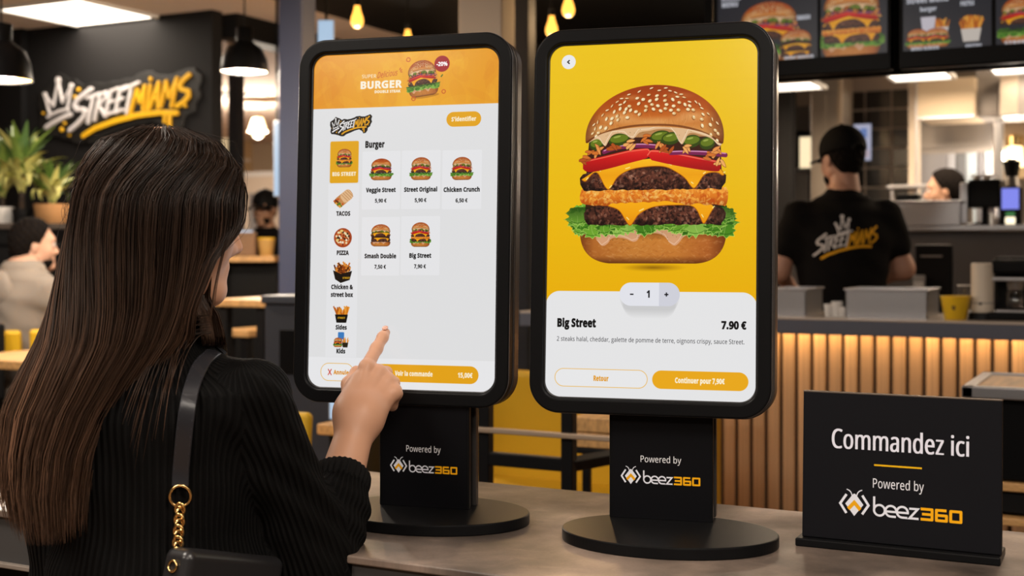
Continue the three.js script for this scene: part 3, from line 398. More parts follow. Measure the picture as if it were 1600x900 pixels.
// ---- screen of the self-order kiosk with the menu (units: millimetres of the panel, screen begins at 27, 24.5)
const SX = 27, SY = 24.5, SW = 323.5, SH = 551;
const screenA = canvasTex(1100, Math.round(1100 * SH / SW), (c, w) => {
  const k = w / SW; c.scale(k, k); c.translate(-SX, -SY); const R = rngOf(77);
  c.fillStyle = '#e6e6e7'; c.fillRect(0, 0, 400, 620);
  const g = c.createLinearGradient(27, 0, 350, 0); g.addColorStop(0, '#e9961d'); g.addColorStop(0.5, '#f2ae26'); g.addColorStop(1, '#ea9c20'); c.fillStyle = g; c.fillRect(20, 20, 340, 94);
  c.save(); c.beginPath(); c.rect(20, 20, 340, 94); c.clip(); for (let i = 0; i < 60; i++) { c.fillStyle = R() < 0.5 ? 'rgba(255,205,70,0.10)' : 'rgba(205,110,10,0.07)'; c.beginPath(); c.ellipse(27 + R() * 323, 25 + R() * 88, 6 + R() * 26, 3 + R() * 10, R() * 3, 0, 7); c.fill(); } c.restore();
  text(c, 'SUPER', 113, 65.2, 8.2, { color: '#fbeed2', bold: false, max: 26 }); text(c, 'BURGER', 110, 82.6, 17, { color: '#fff6e4', max: 74 }); text(c, 'DOUBLE STEAK', 136, 90.6, 6.4, { color: '#fff1d6', max: 46 });
  c.save(); c.translate(140, 66); c.rotate(-0.1); c.transform(1, 0, -0.28, 1, 0, 0); text(c, 'Delicious', 0, 0, 13.5, { color: '#c7391c', max: 36, bold: false }); c.restore();
  c.strokeStyle = '#c7391c'; c.lineWidth = 1.2; for (const a of [-0.2, 0.4, 1]) { c.beginPath(); c.moveTo(178 + 3 * Math.cos(a), 56 - 3 * Math.sin(a)); c.lineTo(178 + 7 * Math.cos(a), 56 - 7 * Math.sin(a)); c.stroke(); }
  c.save(); c.translate(220, 69); c.rotate(-0.12); c.fillStyle = 'rgba(120,50,0,0.3)'; c.beginPath(); c.ellipse(2, 30, 24, 3, 0, 0, 7); c.fill(); pic(c, smallBurger, 0, 0, 66, 80); c.restore();
  for (const [x, y, r, q] of [[195, 37.5, 3.2, 0], [205, 102, 3.2, 0], [257, 92, 3, 0]]) { c.strokeStyle = '#cf4a20'; c.lineWidth = 1.3; c.beginPath(); c.arc(x, y, r, 0, 7); c.stroke(); }
  c.strokeStyle = '#3c6a20'; c.lineWidth = 2; c.beginPath(); c.moveTo(255, 64); c.lineTo(252, 68); c.stroke();
  c.fillStyle = '#a3101f'; c.beginPath(); c.arc(253.5, 46.5, 13.2, 0, 7); c.fill(); text(c, '-20%', 253.5, 50, 9.6, { color: '#fff', align: 'center', sx: 0.86 });
  drawMark(c, 56, 121, 82, '#16120f', '#efecea', '#e9a412');
  c.fillStyle = '#e9a81b'; pill(c, 262.5, 126, 59, 24, 12); c.fill(); text(c, "S'identifier", 292, 141.3, 9.4, { color: '#fff3d8', align: 'center', sx: 0.84 });
  c.fillStyle = '#ebebed'; c.fillRect(57, 240, 55, 286);
  c.fillStyle = '#e8a91a'; pill(c, 59, 169, 51, 69.5, 2.5); c.fill(); pic(c, stackBurger, 84.5, 197, 34, 36); text(c, 'BIG STREET', 84.5, 226.5, 8.6, { color: '#fff4da', align: 'center', max: 43 });
  const cat = (s, y) => text(c, s, 84.5, y, 9.8, { align: 'center', sx: 0.82, heavy: 6 });
  c.save(); c.translate(85, 264); c.rotate(-0.65); c.fillStyle = '#c98b52'; pill(c, -17, -9, 34, 18, 7); c.fill(); c.fillStyle = '#e5b98a'; pill(c, -4, -9, 20, 18, 6); c.fill(); for (let i = 0; i < 24; i++) { c.fillStyle = ['#6b3312', '#c8571e', '#e6a13a', '#4c7a1e'][i % 4]; c.beginPath(); c.arc(-12 + (R() - 0.5) * 10, (R() - 0.5) * 15, 1.8, 0, 7); c.fill(); } c.strokeStyle = 'rgba(140,80,30,0.6)'; c.lineWidth = 0.8; for (let i = 0; i < 4; i++) { c.beginPath(); c.moveTo(i * 4, -8); c.lineTo(i * 4 + 3, 8); c.stroke(); } c.restore(); cat('TACOS', 292.8);
  c.fillStyle = '#a8431a'; c.beginPath(); c.arc(84.5, 329.3, 16, 0, 7); c.fill(); c.fillStyle = '#c8642a'; c.beginPath(); c.arc(84.5, 329.3, 13, 0, 7); c.fill(); for (let i = 0; i < 44; i++) { const a = R() * 7, r = 12 * Math.sqrt(R()); c.fillStyle = ['#f0dcae', '#e8c878', '#3e2a18', '#8e2c14', '#f3e6c8'][i % 5]; c.beginPath(); c.arc(84.5 + r * Math.cos(a), 329.3 + r * Math.sin(a), 1.9, 0, 7); c.fill(); } cat('PIZZA', 357.8);
  for (let i = 0; i < 60; i++) { c.save(); c.translate(85 + (R() - 0.5) * 27 * (1 - 0.2 * R()), 381 + (R() - 0.5) * 16); c.rotate(R() * 3); c.fillStyle = ['#c86a1e', '#8e3f10', '#e09038', '#5a2408'][i % 4]; c.fillRect(-5, -1.3, 10, 2.6); c.restore(); } c.fillStyle = '#17130f'; c.beginPath(); c.moveTo(68, 383); c.lineTo(82, 389); c.lineTo(102, 384); c.lineTo(98, 399); c.lineTo(82, 404); c.lineTo(72, 398); c.fill(); text(c, 'STREET', 92, 397, 4, { color: '#d9a21a', align: 'center' }); cat('Chicken &', 414.2); cat('street box', 426.8);
  fries(c, 84.5, 456, 23, 27, '#17130f', R); text(c, 'STREET', 84.5, 463, 4, { color: '#d9a21a', align: 'center' }); cat('Sides', 480.6);
  c.fillStyle = '#3f7fc4'; pill(c, 79, 485, 11, 12, 1.5); c.fill(); pic(c, smallBurger, 79, 502, 19, 21); fries(c, 92, 502, 11, 16, '#2c2416', R, 12); cat('Kids', 519.6);
  text(c, 'Burger', 121, 180.6, 14.6, { max: 34.5, heavy: 7 });
  const card = (x, y, im, name, price, iw, ih) => { c.fillStyle = '#ececee'; pill(c, x - 33.5, y, 67, 96, 2); c.fill(); pic(c, im, x, y + 30, iw, ih); text(c, name, x, y + 67.5, 10.2, { align: 'center', sx: 0.80, heavy: 6 }); text(c, price, x, y + 84.6, 8.6, { align: 'center', sx: 0.86 }); };
  card(150.5, 187, veggieBurger, 'Veggie Street', '5,90 €', 48, 48); card(220, 187, smallBurger, 'Street Original', '5,90 €', 45, 50); card(290.2, 188, smallBurger, 'Chicken Crunch', '6,50 €', 44, 50);
  card(151.5, 295.5, smashBurger, 'Smash Double', '7,50 €', 45, 47); card(220.8, 294.5, stackBurger, 'Big Street', '7,90 €', 42, 47);
  c.fillStyle = '#eeeef0'; c.fillRect(20, 526.5, 340, 60);
  c.fillStyle = '#f1f1f2'; pill(c, 49.5, 536.5, 58, 28.5, 14); c.fill(); c.strokeStyle = '#edb74a'; c.lineWidth = 1; c.stroke(); c.strokeStyle = '#d0341c'; c.lineWidth = 1.5; for (const s of [-1, 1]) { c.beginPath(); c.moveTo(62.5, 551 - 5 * s); c.lineTo(68.5, 551 + 5 * s); c.stroke(); } text(c, 'Annuler', 72.5, 554.3, 9.6, { color: '#e2930f', sx: 0.82 });
  c.fillStyle = '#eaa71a'; pill(c, 120, 535.5, 203, 28.2, 14); c.fill(); text(c, 'Voir la commande', 180.5, 553.6, 10.6, { color: '#fff5dc', max: 65 }); text(c, '15,00€', 288, 553.9, 10.4, { color: '#fff5dc', max: 25 });
});
// ---- screen with one dish
const screenB = canvasTex(1100, Math.round(1100 * SH / SW), (c, w) => {
  const k = w / SW; c.scale(k, k); c.translate(-SX, -SY); const R = rngOf(15);
  const g = c.createLinearGradient(0, 25, 0, 420); g.addColorStop(0, '#f1c71d'); g.addColorStop(0.6, '#efbd0e'); g.addColorStop(1, '#eeb205'); c.fillStyle = g; c.fillRect(0, 0, 400, 620);
  c.fillStyle = '#eeeeef'; c.beginPath(); c.arc(56.6, 49.8, 11.4, 0, 7); c.fill(); c.strokeStyle = '#111'; c.lineWidth = 1.9; c.beginPath(); c.moveTo(58, 46.9); c.lineTo(55, 49.8); c.lineTo(58, 52.7); c.stroke();
  c.drawImage(bigBurger, 50, 66.5, 324.5 * 0.906, 327 * 0.998);
  const s = c.createRadialGradient(0, 0, 0, 0, 0, 1); s.addColorStop(0, 'rgba(110,70,0,0.72)'); s.addColorStop(1, 'rgba(150,100,0,0)'); c.save(); c.translate(194.5, 374.5); c.scale(52, 6.5); c.fillStyle = s; c.fillRect(-1, -1, 2, 2); c.restore();
  c.fillStyle = '#e9e9ea'; pill(c, 26, 411.5, 326, 200, 22); c.fill();
  c.fillStyle = 'rgba(90,90,110,0.035)'; for (let i = 0; i < 7; i++) { pill(c, 143 + i, 402 + i * 2, 92 - i * 2, 38, 18); c.fill(); }
  c.fillStyle = '#e6e7ee'; pill(c, 142.6, 397.6, 93.2, 36, 18); c.fill(); c.save(); pill(c, 142.6, 397.6, 93.2, 36, 18); c.clip(); c.fillStyle = '#d3d4de'; c.fillRect(204, 390, 40, 50); c.restore();
  c.fillStyle = '#16161a'; c.fillRect(159, 414.8, 5.4, 2); c.fillRect(212.2, 414.8, 6.2, 1.9); c.fillRect(214.35, 412.6, 1.9, 6.2); text(c, '1', 187.8, 420.7, 15.2, { align: 'center', sx: 0.8, color: '#16161a' });
  text(c, 'Big Street', 44, 467.2, 17.5, { max: 62, heavy: 8 }); text(c, '7.90 €', 299, 466.8, 15.6, { max: 37, heavy: 7 });
  text(c, '2 steaks halal, cheddar, galette de pomme de terre, oignons crispy, sauce Street.', 44, 489.3, 9.7, { bold: false, color: '#2c2c30', max: 290 });
  c.strokeStyle = '#efb84a'; c.lineWidth = 1; c.fillStyle = '#ececed'; pill(c, 42.2, 532.2, 145, 27.2, 13.6); c.fill(); c.stroke(); text(c, 'Retour', 103, 550, 11, { color: '#e59a10', max: 24 });
  c.fillStyle = '#edab1c'; pill(c, 194.8, 531.6, 145, 27.8, 13.9); c.fill(); text(c, 'Continuer pour 7,90€', 229.5, 549.6, 11, { color: '#fff5dc', max: 75 });
});
// ---- menu boards
const menuScreen = (w, h, draw) => canvasTex(w, h, (c) => { c.fillStyle = '#23262f'; c.fillRect(0, 0, w, h); draw(c, w, h, rngOf(w + h)); });
const blurWord = (c, s, x, y, size, max) => text(c, s, x, y, size, { color: '#dfe0e8', max });
// ------------------------------------------------------------------ people
const SKIN = phys([0.58, 0.335, 0.235], 0.5, { specularIntensity: 0.6 }), SKIN2 = phys([0.42, 0.235, 0.155], 0.52, { specularIntensity: 0.6 });
const hairDark = phys([0.006, 0.0045, 0.004], 0.85, { specularIntensity: 0.15 });
const rotY = (a) => ({ fw: V(-Math.sin(a), 0, -Math.cos(a)), rt: V(Math.cos(a), 0, -Math.sin(a)) });   // facing -z, turned left by a
function person(o) {
  const t = thing(o.name ?? 'person', o.label, 'person', o.pos, o.turn);
  const s = o.scale ?? 1, j = o.joints, skin = o.skin ?? SKIN;
  const hr = rotY(o.headTurn ?? 0), pitch = o.pitch ?? 0, up = V(0, Math.cos(pitch), 0).addScaledVector(hr.fw, Math.sin(pitch)), fw = hr.fw.clone().multiplyScalar(Math.cos(pitch)).add(V(0, -Math.sin(pitch), 0));
  const H = headFields(j.head, fw, up, hr.rt, o.headScale ?? 1);
  const torso = stack(o.torso, j.tx ?? 0, j.tz ?? 0, o.torsoTurn ?? 0), torsoOut = stack(o.torso.map((r) => [r[0], r[1] + 0.012, r[2] + 0.012, r[3] || 0, r[4] || 0]), j.tx ?? 0, j.tz ?? 0, o.torsoTurn ?? 0);
  const limb = (a, b, ra, rb2) => cap(a, b, ra, rb2);
  const bodyF = [torso, cap(j.neck, j.head, 0.055, 0.05)], upper = [], fore = [], legs = [];
  for (const k of ['R', 'L']) {
    upper.push(limb(j['sh' + k], j['el' + k], 0.050, 0.040)); fore.push(limb(j['el' + k], j['wr' + k], 0.040, 0.027));
    legs.push(limb(j['hip' + k], j['kn' + k], 0.078, 0.052), limb(j['kn' + k], j['an' + k], 0.052, 0.036));
  }
  bodyF.push(...upper, ...fore, ...legs);
  const whole = uni(bodyF, 0.045), all = [j.head, j.neck, j.shR, j.shL, j.elR, j.elL, j.wrR, j.wrL, j.hipR, j.hipL, j.knR, j.knL, j.anR, j.anL];
  const [lo, hi] = bound(all, 0.2); lo[1] = Math.max(lo[1], 0.02);
  const geos = [nets(whole, lo, hi, 0.014), nets(H.f, ...bound([j.head], 0.2), 0.0055)];
  for (const k of ['R', 'L']) { const h = o['hand' + k]; if (!h) continue; const hf = handField(j['wr' + k], h.ax, h.n, h.sd, h.curl ?? [[0.4, 0.5, 0.4], [0.5, 0.6, 0.4], [0.55, 0.6, 0.4], [0.6, 0.6, 0.4], [0.6, 0.4]], 1); geos.push(nets(hf.f, ...bound([j['wr' + k], hf.P(0.2, 0, 0)], 0.07), 0.005)); }
  mesh('body', geos, skin, t);
  // clothing
  const sleeve = o.sleeve ?? 0.55, top = [torsoOut];
  for (const k of ['R', 'L']) { const a = V(...j['sh' + k]), b = V(...j['el' + k]), w = V(...j['wr' + k]); if (sleeve <= 1) top.push(cap(a, a.clone().lerp(b, sleeve), 0.064, 0.060)); else top.push(cap(a, b, 0.066, 0.056), cap(b, b.clone().lerp(w, sleeve - 1), 0.056, 0.042)); }
  let shirtF = uni(top, 0.05); const S = shirtF;
  shirtF = (x, y, z) => S(x, y, z) - 0.004 + 0.004 * Math.sin(x * 37 + y * 22) * Math.sin(y * 31 + z * 26 + x * 9);
  mesh(o.shirtName ?? 'shirt', nets(shirtF, lo, [hi[0], j.neck[1] + 0.06, hi[2]], 0.011), o.shirt, t);
  const hipY = j.hipR[1];
  const trouser = uni([...['R', 'L'].flatMap((k) => [cap(j['hip' + k], j['kn' + k], 0.092, 0.064), cap(j['kn' + k], j['an' + k], 0.064, 0.052)]), stack(o.torso.filter((r) => r[0] < hipY + 0.2).map((r) => [r[0], r[1] + 0.008, r[2] + 0.008, r[3] || 0, r[4] || 0]), j.tx ?? 0, j.tz ?? 0, o.torsoTurn ?? 0)], 0.05);
  mesh('trousers', nets(trouser, lo, [hi[0], hipY + 0.16, hi[2]], 0.014), o.trousers ?? std([0.02, 0.02, 0.024], 0.8), t);
  for (const k of ['R', 'L']) { const a = V(...j['an' + k]); mesh('shoe', nets(uni([cap(a.clone().add(V(0, -0.035, 0.04)), a.clone().add(V(0, -0.045, -0.16)), 0.042, 0.036)], 0.02), ...bound([a, a.clone().add(V(0, -0.05, -0.2))], 0.08), 0.01), M.blackMatt, t); }
  // hair
  const sk = H.E(-0.012, 0.035, 0, 0.104, 0.094, 0.082), P0 = arr(V(...j.head)), q = (x, y, z) => { const d = [x - P0[0], y - P0[1], z - P0[2]]; return [dot(d, arr(fw)), dot(d, arr(up)), dot(d, arr(hr.rt))]; };
  const hairF = (x, y, z) => { const [f, u, r] = q(x, y, z); return smax(smax(smin(sk(x, y, z), H.E(-0.05, -0.01, 0, 0.058, 0.08, 0.066)(x, y, z), 0.03), f * 0.86 - u * 0.5 - 0.012, 0.015), -u - (f < -0.03 ? 0.085 : 0.03), 0.02) + 0.0025 * Math.sin(f * 190 + Math.sin(r * 130)) * Math.sin(u * 160 + r * 90); };
  mesh('hair', nets(hairF, ...bound([j.head], 0.16), 0.006), o.hair ?? hairDark, t);
  for (const r of [1, -1]) { const e = mesh('eyeball', new THREE.SphereGeometry(0.0122, 16, 12), std([0.75, 0.72, 0.7], 0.25), t, H.P(0.079, 0.0, 0.031 * r)); mesh('iris', new THREE.SphereGeometry(0.0066, 12, 10), std([0.05, 0.03, 0.02], 0.2), e, fw.clone().multiplyScalar(0.0072)); }
  if (o.beard) { const bf = uni([H.E(0.036, -0.082, 0, 0.052, 0.042, 0.056)], 0.01); mesh('beard', nets((x, y, z) => { const [f, u, r] = q(x, y, z); return smax(bf(x, y, z), Math.hypot(f - 0.09, u + 0.07, r) < 0.024 ? 0.024 - Math.hypot(f - 0.09, u + 0.07, r) : -0.01, 0.01) + 0.001 * Math.sin(f * 300) * Math.sin(u * 320 + r * 280); }, ...bound([j.head], 0.16), 0.006), o.hair ?? hairDark, t); }
  if (o.cap) {
    const dome = (x, y, z) => { const [f, u] = q(x, y, z); return smax(H.E(-0.014, 0.035, 0, 0.113, 0.104, 0.092)(x, y, z), -(u - 0.012 + f * 0.12), 0.006); };
    const cp = mesh('cap', nets(dome, ...bound([j.head], 0.18), 0.006), o.cap, t);
    const brim = (x, y, z) => { const [f, u, r] = q(x, y, z); const rad = Math.hypot((f - 0.06) / 0.115, r / 0.085) - 1; return Math.max(rad * 0.08, Math.abs(u - 0.016 + 4.5 * r * r + (f - 0.09) * 0.12) - 0.004, 0.05 - f); };
    mesh('brim', nets(brim, ...bound([H.P(0.1, 0, 0)], 0.15), 0.0045), o.cap, t);
    mesh('cap_button', new THREE.SphereGeometry(0.008, 12, 8), o.cap, t, H.P(-0.014, 0.138, 0));
    if (o.capStrap) mesh('cap_strap', new THREE.TorusGeometry(0.028, 0.006, 8, 20, Math.PI).applyMatrix4(new THREE.Matrix4().makeBasis(hr.rt, up, fw.clone().negate())).translate(...H.P(-0.122, 0.018, 0)), M.blackMatt, t);
  }
  return { t, H, shirtF, q };
}
const torsoMan = [[0.80, 0.15, 0.105], [0.95, 0.172, 0.115], [1.10, 0.158, 0.108], [1.25, 0.176, 0.118], [1.38, 0.196, 0.122], [1.47, 0.178, 0.105], [1.535, 0.10, 0.075], [1.575, 0.055, 0.055]];
const stand = (dy = 0) => ({ head: [0, 1.715 + dy, -0.03], neck: [0, 1.55 + dy, 0.01], hipR: [0.095, 0.95, 0], hipL: [-0.095, 0.95, 0], knR: [0.1, 0.5, -0.01], knL: [-0.1, 0.5, -0.01], anR: [0.1, 0.085, 0.02], anL: [-0.1, 0.085, 0.02], shR: [0.185, 1.47 + dy, 0], shL: [-0.185, 1.47 + dy, 0] });
// ------------------------------------------------------------------ service counter
const ZC = -4.58, YC = 1.08;
const cL = onZ(812, 480, ZC).x, cR = 3.4;
{
  const w = cR - cL, cx = (cL + cR) / 2, t = thing('service_counter', 'long service counter clad in upright wooden slats, glowing under its grey edge', 'counter', [cx, 0, ZC - 0.275]);
  mesh('countertop', rb(w, 0.008, 0.56, 0.003, 0, YC - 0.004, 0), std([0.55, 0.48, 0.42], 0.2), t);
  mesh('countertop_edge', [rb(w, 0.052, 0.028, 0.004, 0, YC - 0.034, 0.265), bx(w, 0.012, 0.53, 0, YC - 0.014, -0.01)], M.fascia, t);
  mesh('carcass', bx(w - 0.06, 1.0, 0.40, 0, 0.51, -0.03), std([0.10, 0.06, 0.035], 0.8), t);
  mesh('plinth', bx(w - 0.1, 0.1, 0.36, 0, 0.05, -0.03), M.blackMatt, t);
  const slatG = rb(0.043, 0.985, 0.024, 0.004, 0, 0, 0, 1), R = rngOf(9), mats = [0, 1, 2, 3].map((i) => std(0xffffff, 0.55, 0, { map: woodTex(176 + i * 6, 138 + i * 5, 102 + i * 4, 60 + i) }));
  for (let x = -w / 2 + 0.05, i = 0; x < w / 2 - 0.04; x += 0.0565, i++) mesh('slat', slatG, mats[Math.floor(R() * 4)], t, [x, 0.566, 0.183]);
  const strip = mesh('light_strip', bx(w - 0.1, 0.008, 0.012, 0, YC - 0.025, 0.238), glow([1, 0.72, 0.36], 6), t); strip.castShadow = false;
  const n = 4; for (let i = 0; i < n; i++) { const L = new THREE.RectAreaLight(new THREE.Color().setRGB(1, 0.66, 0.30), LIGHT.strip, (w - 0.1) / n, 0.016); L.position.set(cL + (i + 0.5) * w / n, YC - 0.032, ZC - 0.037); L.lookAt(L.position.x, 0.4, ZC - 0.16); L.name = 'light'; scene.add(L); }
}
// ------------------------------------------------------------------ menu boards above the counter
const ZMB = -4.62;
function menuBoard(label, l, r, screens) {
  const a = onZ(l, 100, ZMB).x, b = onZ(r, 100, ZMB).x, y0 = 1.958, y1 = 2.62, t = thing('menu_board', label, 'menu board', [(a + b) / 2, y0, ZMB]);
  mesh('housing', rb(b - a, y1 - y0, 0.05, 0.006, 0, (y1 - y0) / 2, -0.03), M.black, t);
  for (const s of [-1, 1]) mesh('hanger', bx(0.03, H0 - y1, 0.03, s * (b - a) * 0.3, y1 - y0 + (H0 - y1) / 2, -0.03), M.blackMetal, t);
  for (const [sl, sr, draw] of screens) {
    const x0 = onZ(sl, 60, ZMB).x, x1 = onZ(sr, 60, ZMB).x, h = y1 - y0 - 0.085, w = x1 - x0, W = 420, Hc = Math.round(420 * h / w), by = y0 + 0.062;
    const to = (px, py) => { const p = onZ(px, py, ZMB + 0.001); return [(p.x - x0) / w * W, (1 - (p.y - by) / h) * Hc]; };
    const tex = menuScreen(W, Hc, (c, cw, ch, R) => draw(c, (px, py) => to(px, py), W / w, R));
    const m = std(0x050505, 0.3, 0, { emissive: 0xffffff, emissiveIntensity: 0.62, emissiveMap: tex });
    mesh('screen', T(new THREE.PlaneGeometry(w, h), (x0 + x1) / 2 - (a + b) / 2, by - y0 + h / 2, -0.003), m, t);
  }
  const L = new THREE.RectAreaLight(0xfff0e0, LIGHT.screen, b - a - 0.05, 0.5); L.position.set((a + b) / 2, 2.3, ZMB + 0.02); L.lookAt((a + b) / 2, 2.3, 0); L.name = 'light'; scene.add(L);
}
const picAt = (c, to, im, px, py, wpx, hpx) => { const a = to(px - wpx / 2, py), b = to(px + wpx / 2, py), e = to(px, py - hpx / 2), f = to(px, py + hpx / 2); c.drawImage(im, a[0], e[1], b[0] - a[0], f[1] - e[1]); };
const say = (c, to, s, px, py, wpx, hpx) => { const a = to(px, py), b = to(px + wpx, py), e = to(px, py - hpx); text(c, s, a[0], a[1], (a[1] - e[1]) * 1.35, { color: '#d8dae4', max: b[0] - a[0] }); };
menuBoard('dark menu board with two portrait screens of tall burgers, the one next to the kiosk', 1112, 1392, [
  [1121, 1277, (c, to) => { picAt(c, to, plainBurger, 1203, 52, 118, 118); picAt(c, to, doubleBurger, 1244, 72, 66, 62); say(c, to, 'BURGERS', 1127, 2, 30, 8); say(c, to, 'MENU', 1127, 12, 26, 8); say(c, to, 'SMASH', 1244, 31, 22, 7); say(c, to, 'MENU BURGER', 1225, 94, 46, 6); }],
  [1282, 1386, (c, to) => { picAt(c, to, stackBurger, 1332, 34, 118, 132); }],
]);
menuBoard('dark menu board with a combo meal and fries, cut by the right picture edge', 1404, 1680, [
  [1411, 1549, (c, to, k, R) => { say(c, to, 'Street Menu', 1416, 6, 66, 9); say(c, to, 'burger', 1437, 18, 26, 7); say(c, to, 'FRITES', 1500, 9, 22, 7);
    const f = to(1517, 44), q = to(1530, 70), w = (q[0] - f[0]) * 2.5; fries(c, f[0], f[1], w, (q[1] - f[1]) * 1.5, '#ddd2c8', R, 40);
    const d = to(1450, 26), e = to(1462, 48); c.fillStyle = '#d9d2dc'; c.beginPath(); c.moveTo(d[0] - (e[0] - d[0]), d[1]); c.lineTo(d[0] + (e[0] - d[0]), d[1]); c.lineTo(d[0] + (e[0] - d[0]) * 0.75, e[1]); c.lineTo(d[0] - (e[0] - d[0]) * 0.75, e[1]); c.fill();
    const g = to(1471, 42); fries(c, g[0], g[1], w * 0.7, (q[1] - f[1]) * 1.0, '#d8d0cc', R, 24); picAt(c, to, smallBurger, 1434, 60, 44, 40); picAt(c, to, smallBurger, 1464, 58, 50, 40); say(c, to, 'MENU BURGER', 1423, 80, 44, 6); say(c, to, 'FRITES', 1508, 75, 26, 6); }],
  [1556, 1668, (c, to) => { picAt(c, to, plainBurger, 1600, 30, 92, 88); say(c, to, 'STREET', 1569, 70, 40, 6); }],
]);
// bulkhead behind the boards
{ const l = onZ(1104, 60, -4.78).x; struct('trim_7', bx(3.4 - l, 0.74, 0.05, (3.4 + l) / 2, H0 - 0.37, -4.78), M.blackMatt); }
struct('trim_6', bx(3.2, 0.10, 0.06, (onZ(1100, 0, -4.75).x + 3.0) / 2 + 0.4, 2.02, -4.75), std([0.055, 0.045, 0.038], 0.5, 0.3));

// ------------------------------------------------------------------ things on the counter
const onC = (px, d = 0.2) => { const p = onZ(px, 480, ZC - d); return [p.x, YC, p.z]; };
function steelBin(label, l, r, topPx, depth, zoff) {
  const a = onZ(l, 480, ZC - zoff), b = onZ(r, 480, ZC - zoff), w = b.x - a.x, d = -(a.x + b.x) / 2 * sP - a.z * cP, h = EYE + (392 - topPx) / FPX * d - YC;
  const t = thing('steel_container', label, 'steel container', [(a.x + b.x) / 2, YC, ZC - zoff - depth / 2]);
  const s = 0.006; mesh('bin_body', [rb(w, h, s, 0.002, 0, h / 2, depth / 2 - s / 2), rb(w, h, s, 0.002, 0, h / 2, -depth / 2 + s / 2), rb(s, h, depth, 0.002, w / 2 - s / 2, h / 2, 0), rb(s, h, depth, 0.002, -w / 2 + s / 2, h / 2, 0), bx(w - 0.01, s, depth - 0.01, 0, s / 2 + 0.001, 0)], M.steel, t);
  mesh('rim', [rb(w + 0.012, 0.008, 0.012, 0.003, 0, h, depth / 2), rb(w + 0.012, 0.008, 0.012, 0.003, 0, h, -depth / 2), rb(0.012, 0.008, depth, 0.003, w / 2, h, 0), rb(0.012, 0.008, depth, 0.003, -w / 2, h, 0)], M.steel, t);
}
steelBin('low stainless steel container on the counter, half hidden by the tall kiosk edge', 1200, 1259, 452, 0.26, 0.12);
steelBin('wide low stainless steel container on the counter in front of the worker', 1321, 1449, 453, 0.26, 0.10);
for (const [px, h, lab] of [[1296, 0.045, 'small white cup on the counter, left of a stacked pair behind'], [1308, 0.055, 'taller white cup on the counter between the two steel containers'], [1318, 0.035, 'lowest white cup on the counter touching the wide steel container']]) {
  const p = onC(px, 0.13), t = thing('cup', lab, 'cup', p, 0, 'white cups between the steel containers'); const r = 0.021; mesh('cup_body', lathe([[0.001, 0], [r * 0.75, 0], [r, h], [r * 0.93, h], [r * 0.7, 0.004], [0.001, 0.004]], 24), M.white, t);
}
{ const p = onC(1493, 0.13), t = thing('sauce_tub', 'yellow tapered tub with a small dark emblem on the counter', 'tub', p), r = 0.046, h = 0.078;
  mesh('tub_body', lathe([[0.001, 0], [r * 0.8, 0], [r * 1.1, h], [r * 1.14, h], [r * 1.14, h + 0.004], [r * 1.05, h + 0.004], [r * 0.76, 0.006], [0.001, 0.006]], 36), M.yellowGloss, t);
  mesh('emblem', T(new THREE.CircleGeometry(0.009, 20).scale(0.7, 1.2, 1), 0, 0.044, r * 0.985), std([0.16, 0.08, 0.005], 0.6), t); }
{ const p = onC(1535, 0.16), t = thing('dispenser', 'tall cream cylinder dispenser with a dark foot on the counter', 'dispenser', p);
  mesh('dispenser_body', lathe([[0.001, 0.022], [0.037, 0.022], [0.038, 0.03], [0.038, 0.19], [0.035, 0.197], [0.001, 0.198]], 36), std([0.66, 0.58, 0.48], 0.4), t);
  mesh('foot', cyl(0.045, 0.048, 0.022, 0, 0.011, 0, 36), M.black, t); mesh('tap', [rb(0.03, 0.012, 0.02, 0.004, -0.05, 0.028, 0.01)], M.white, t); mesh('band', cyl(0.0385, 0.0385, 0.003, 0, 0.058, 0, 36), M.grey, t); mesh('button', T(new THREE.SphereGeometry(0.005, 12, 8), -0.002, 0.056, 0.038), M.blackMatt, t); }
{ const p = onC(1508, 0.30), t = thing('tumbler', 'short clear tumbler behind the yellow tub', 'glass', p); mesh('tumbler_glass', lathe([[0.001, 0.002], [0.024, 0.002], [0.028, 0.115], [0.026, 0.115], [0.022, 0.008], [0.001, 0.008]], 24), M.glass, t); mesh('tumbler_rim', T(new THREE.TorusGeometry(0.027, 0.0015, 8, 24), 0, 0.115, 0, Math.PI / 2), M.white, t); }
{ const p = onC(1588, 0.22), t = thing('coffee_machine', 'black coffee machine with a chrome band at the right end of the counter', 'coffee machine', p);
  mesh('machine_base', rb(0.17, 0.026, 0.2, 0.006, 0, 0.014, 0), M.black, t); mesh('machine_column', rb(0.15, 0.20, 0.08, 0.01, 0.0, 0.12, -0.06), M.black, t); mesh('machine_head', rb(0.15, 0.05, 0.17, 0.012, 0, 0.185, -0.01), M.black, t);
  mesh('chrome_band', rb(0.156, 0.014, 0.172, 0.004, 0, 0.142, -0.01), M.steel, t); mesh('brew_head', cyl(0.03, 0.026, 0.03, 0, 0.12, 0.03, 24), M.steelDark, t); mesh('drip_tray', rb(0.12, 0.008, 0.09, 0.003, 0, 0.031, 0.05), M.steel, t);
  mesh('jug', lathe([[0.001, 0], [0.026, 0], [0.03, 0.05], [0.024, 0.075], [0.021, 0.075], [0.026, 0.05], [0.022, 0.004], [0.001, 0.004]], 24), M.glass, t, [0.0, 0.036, 0.05]); }

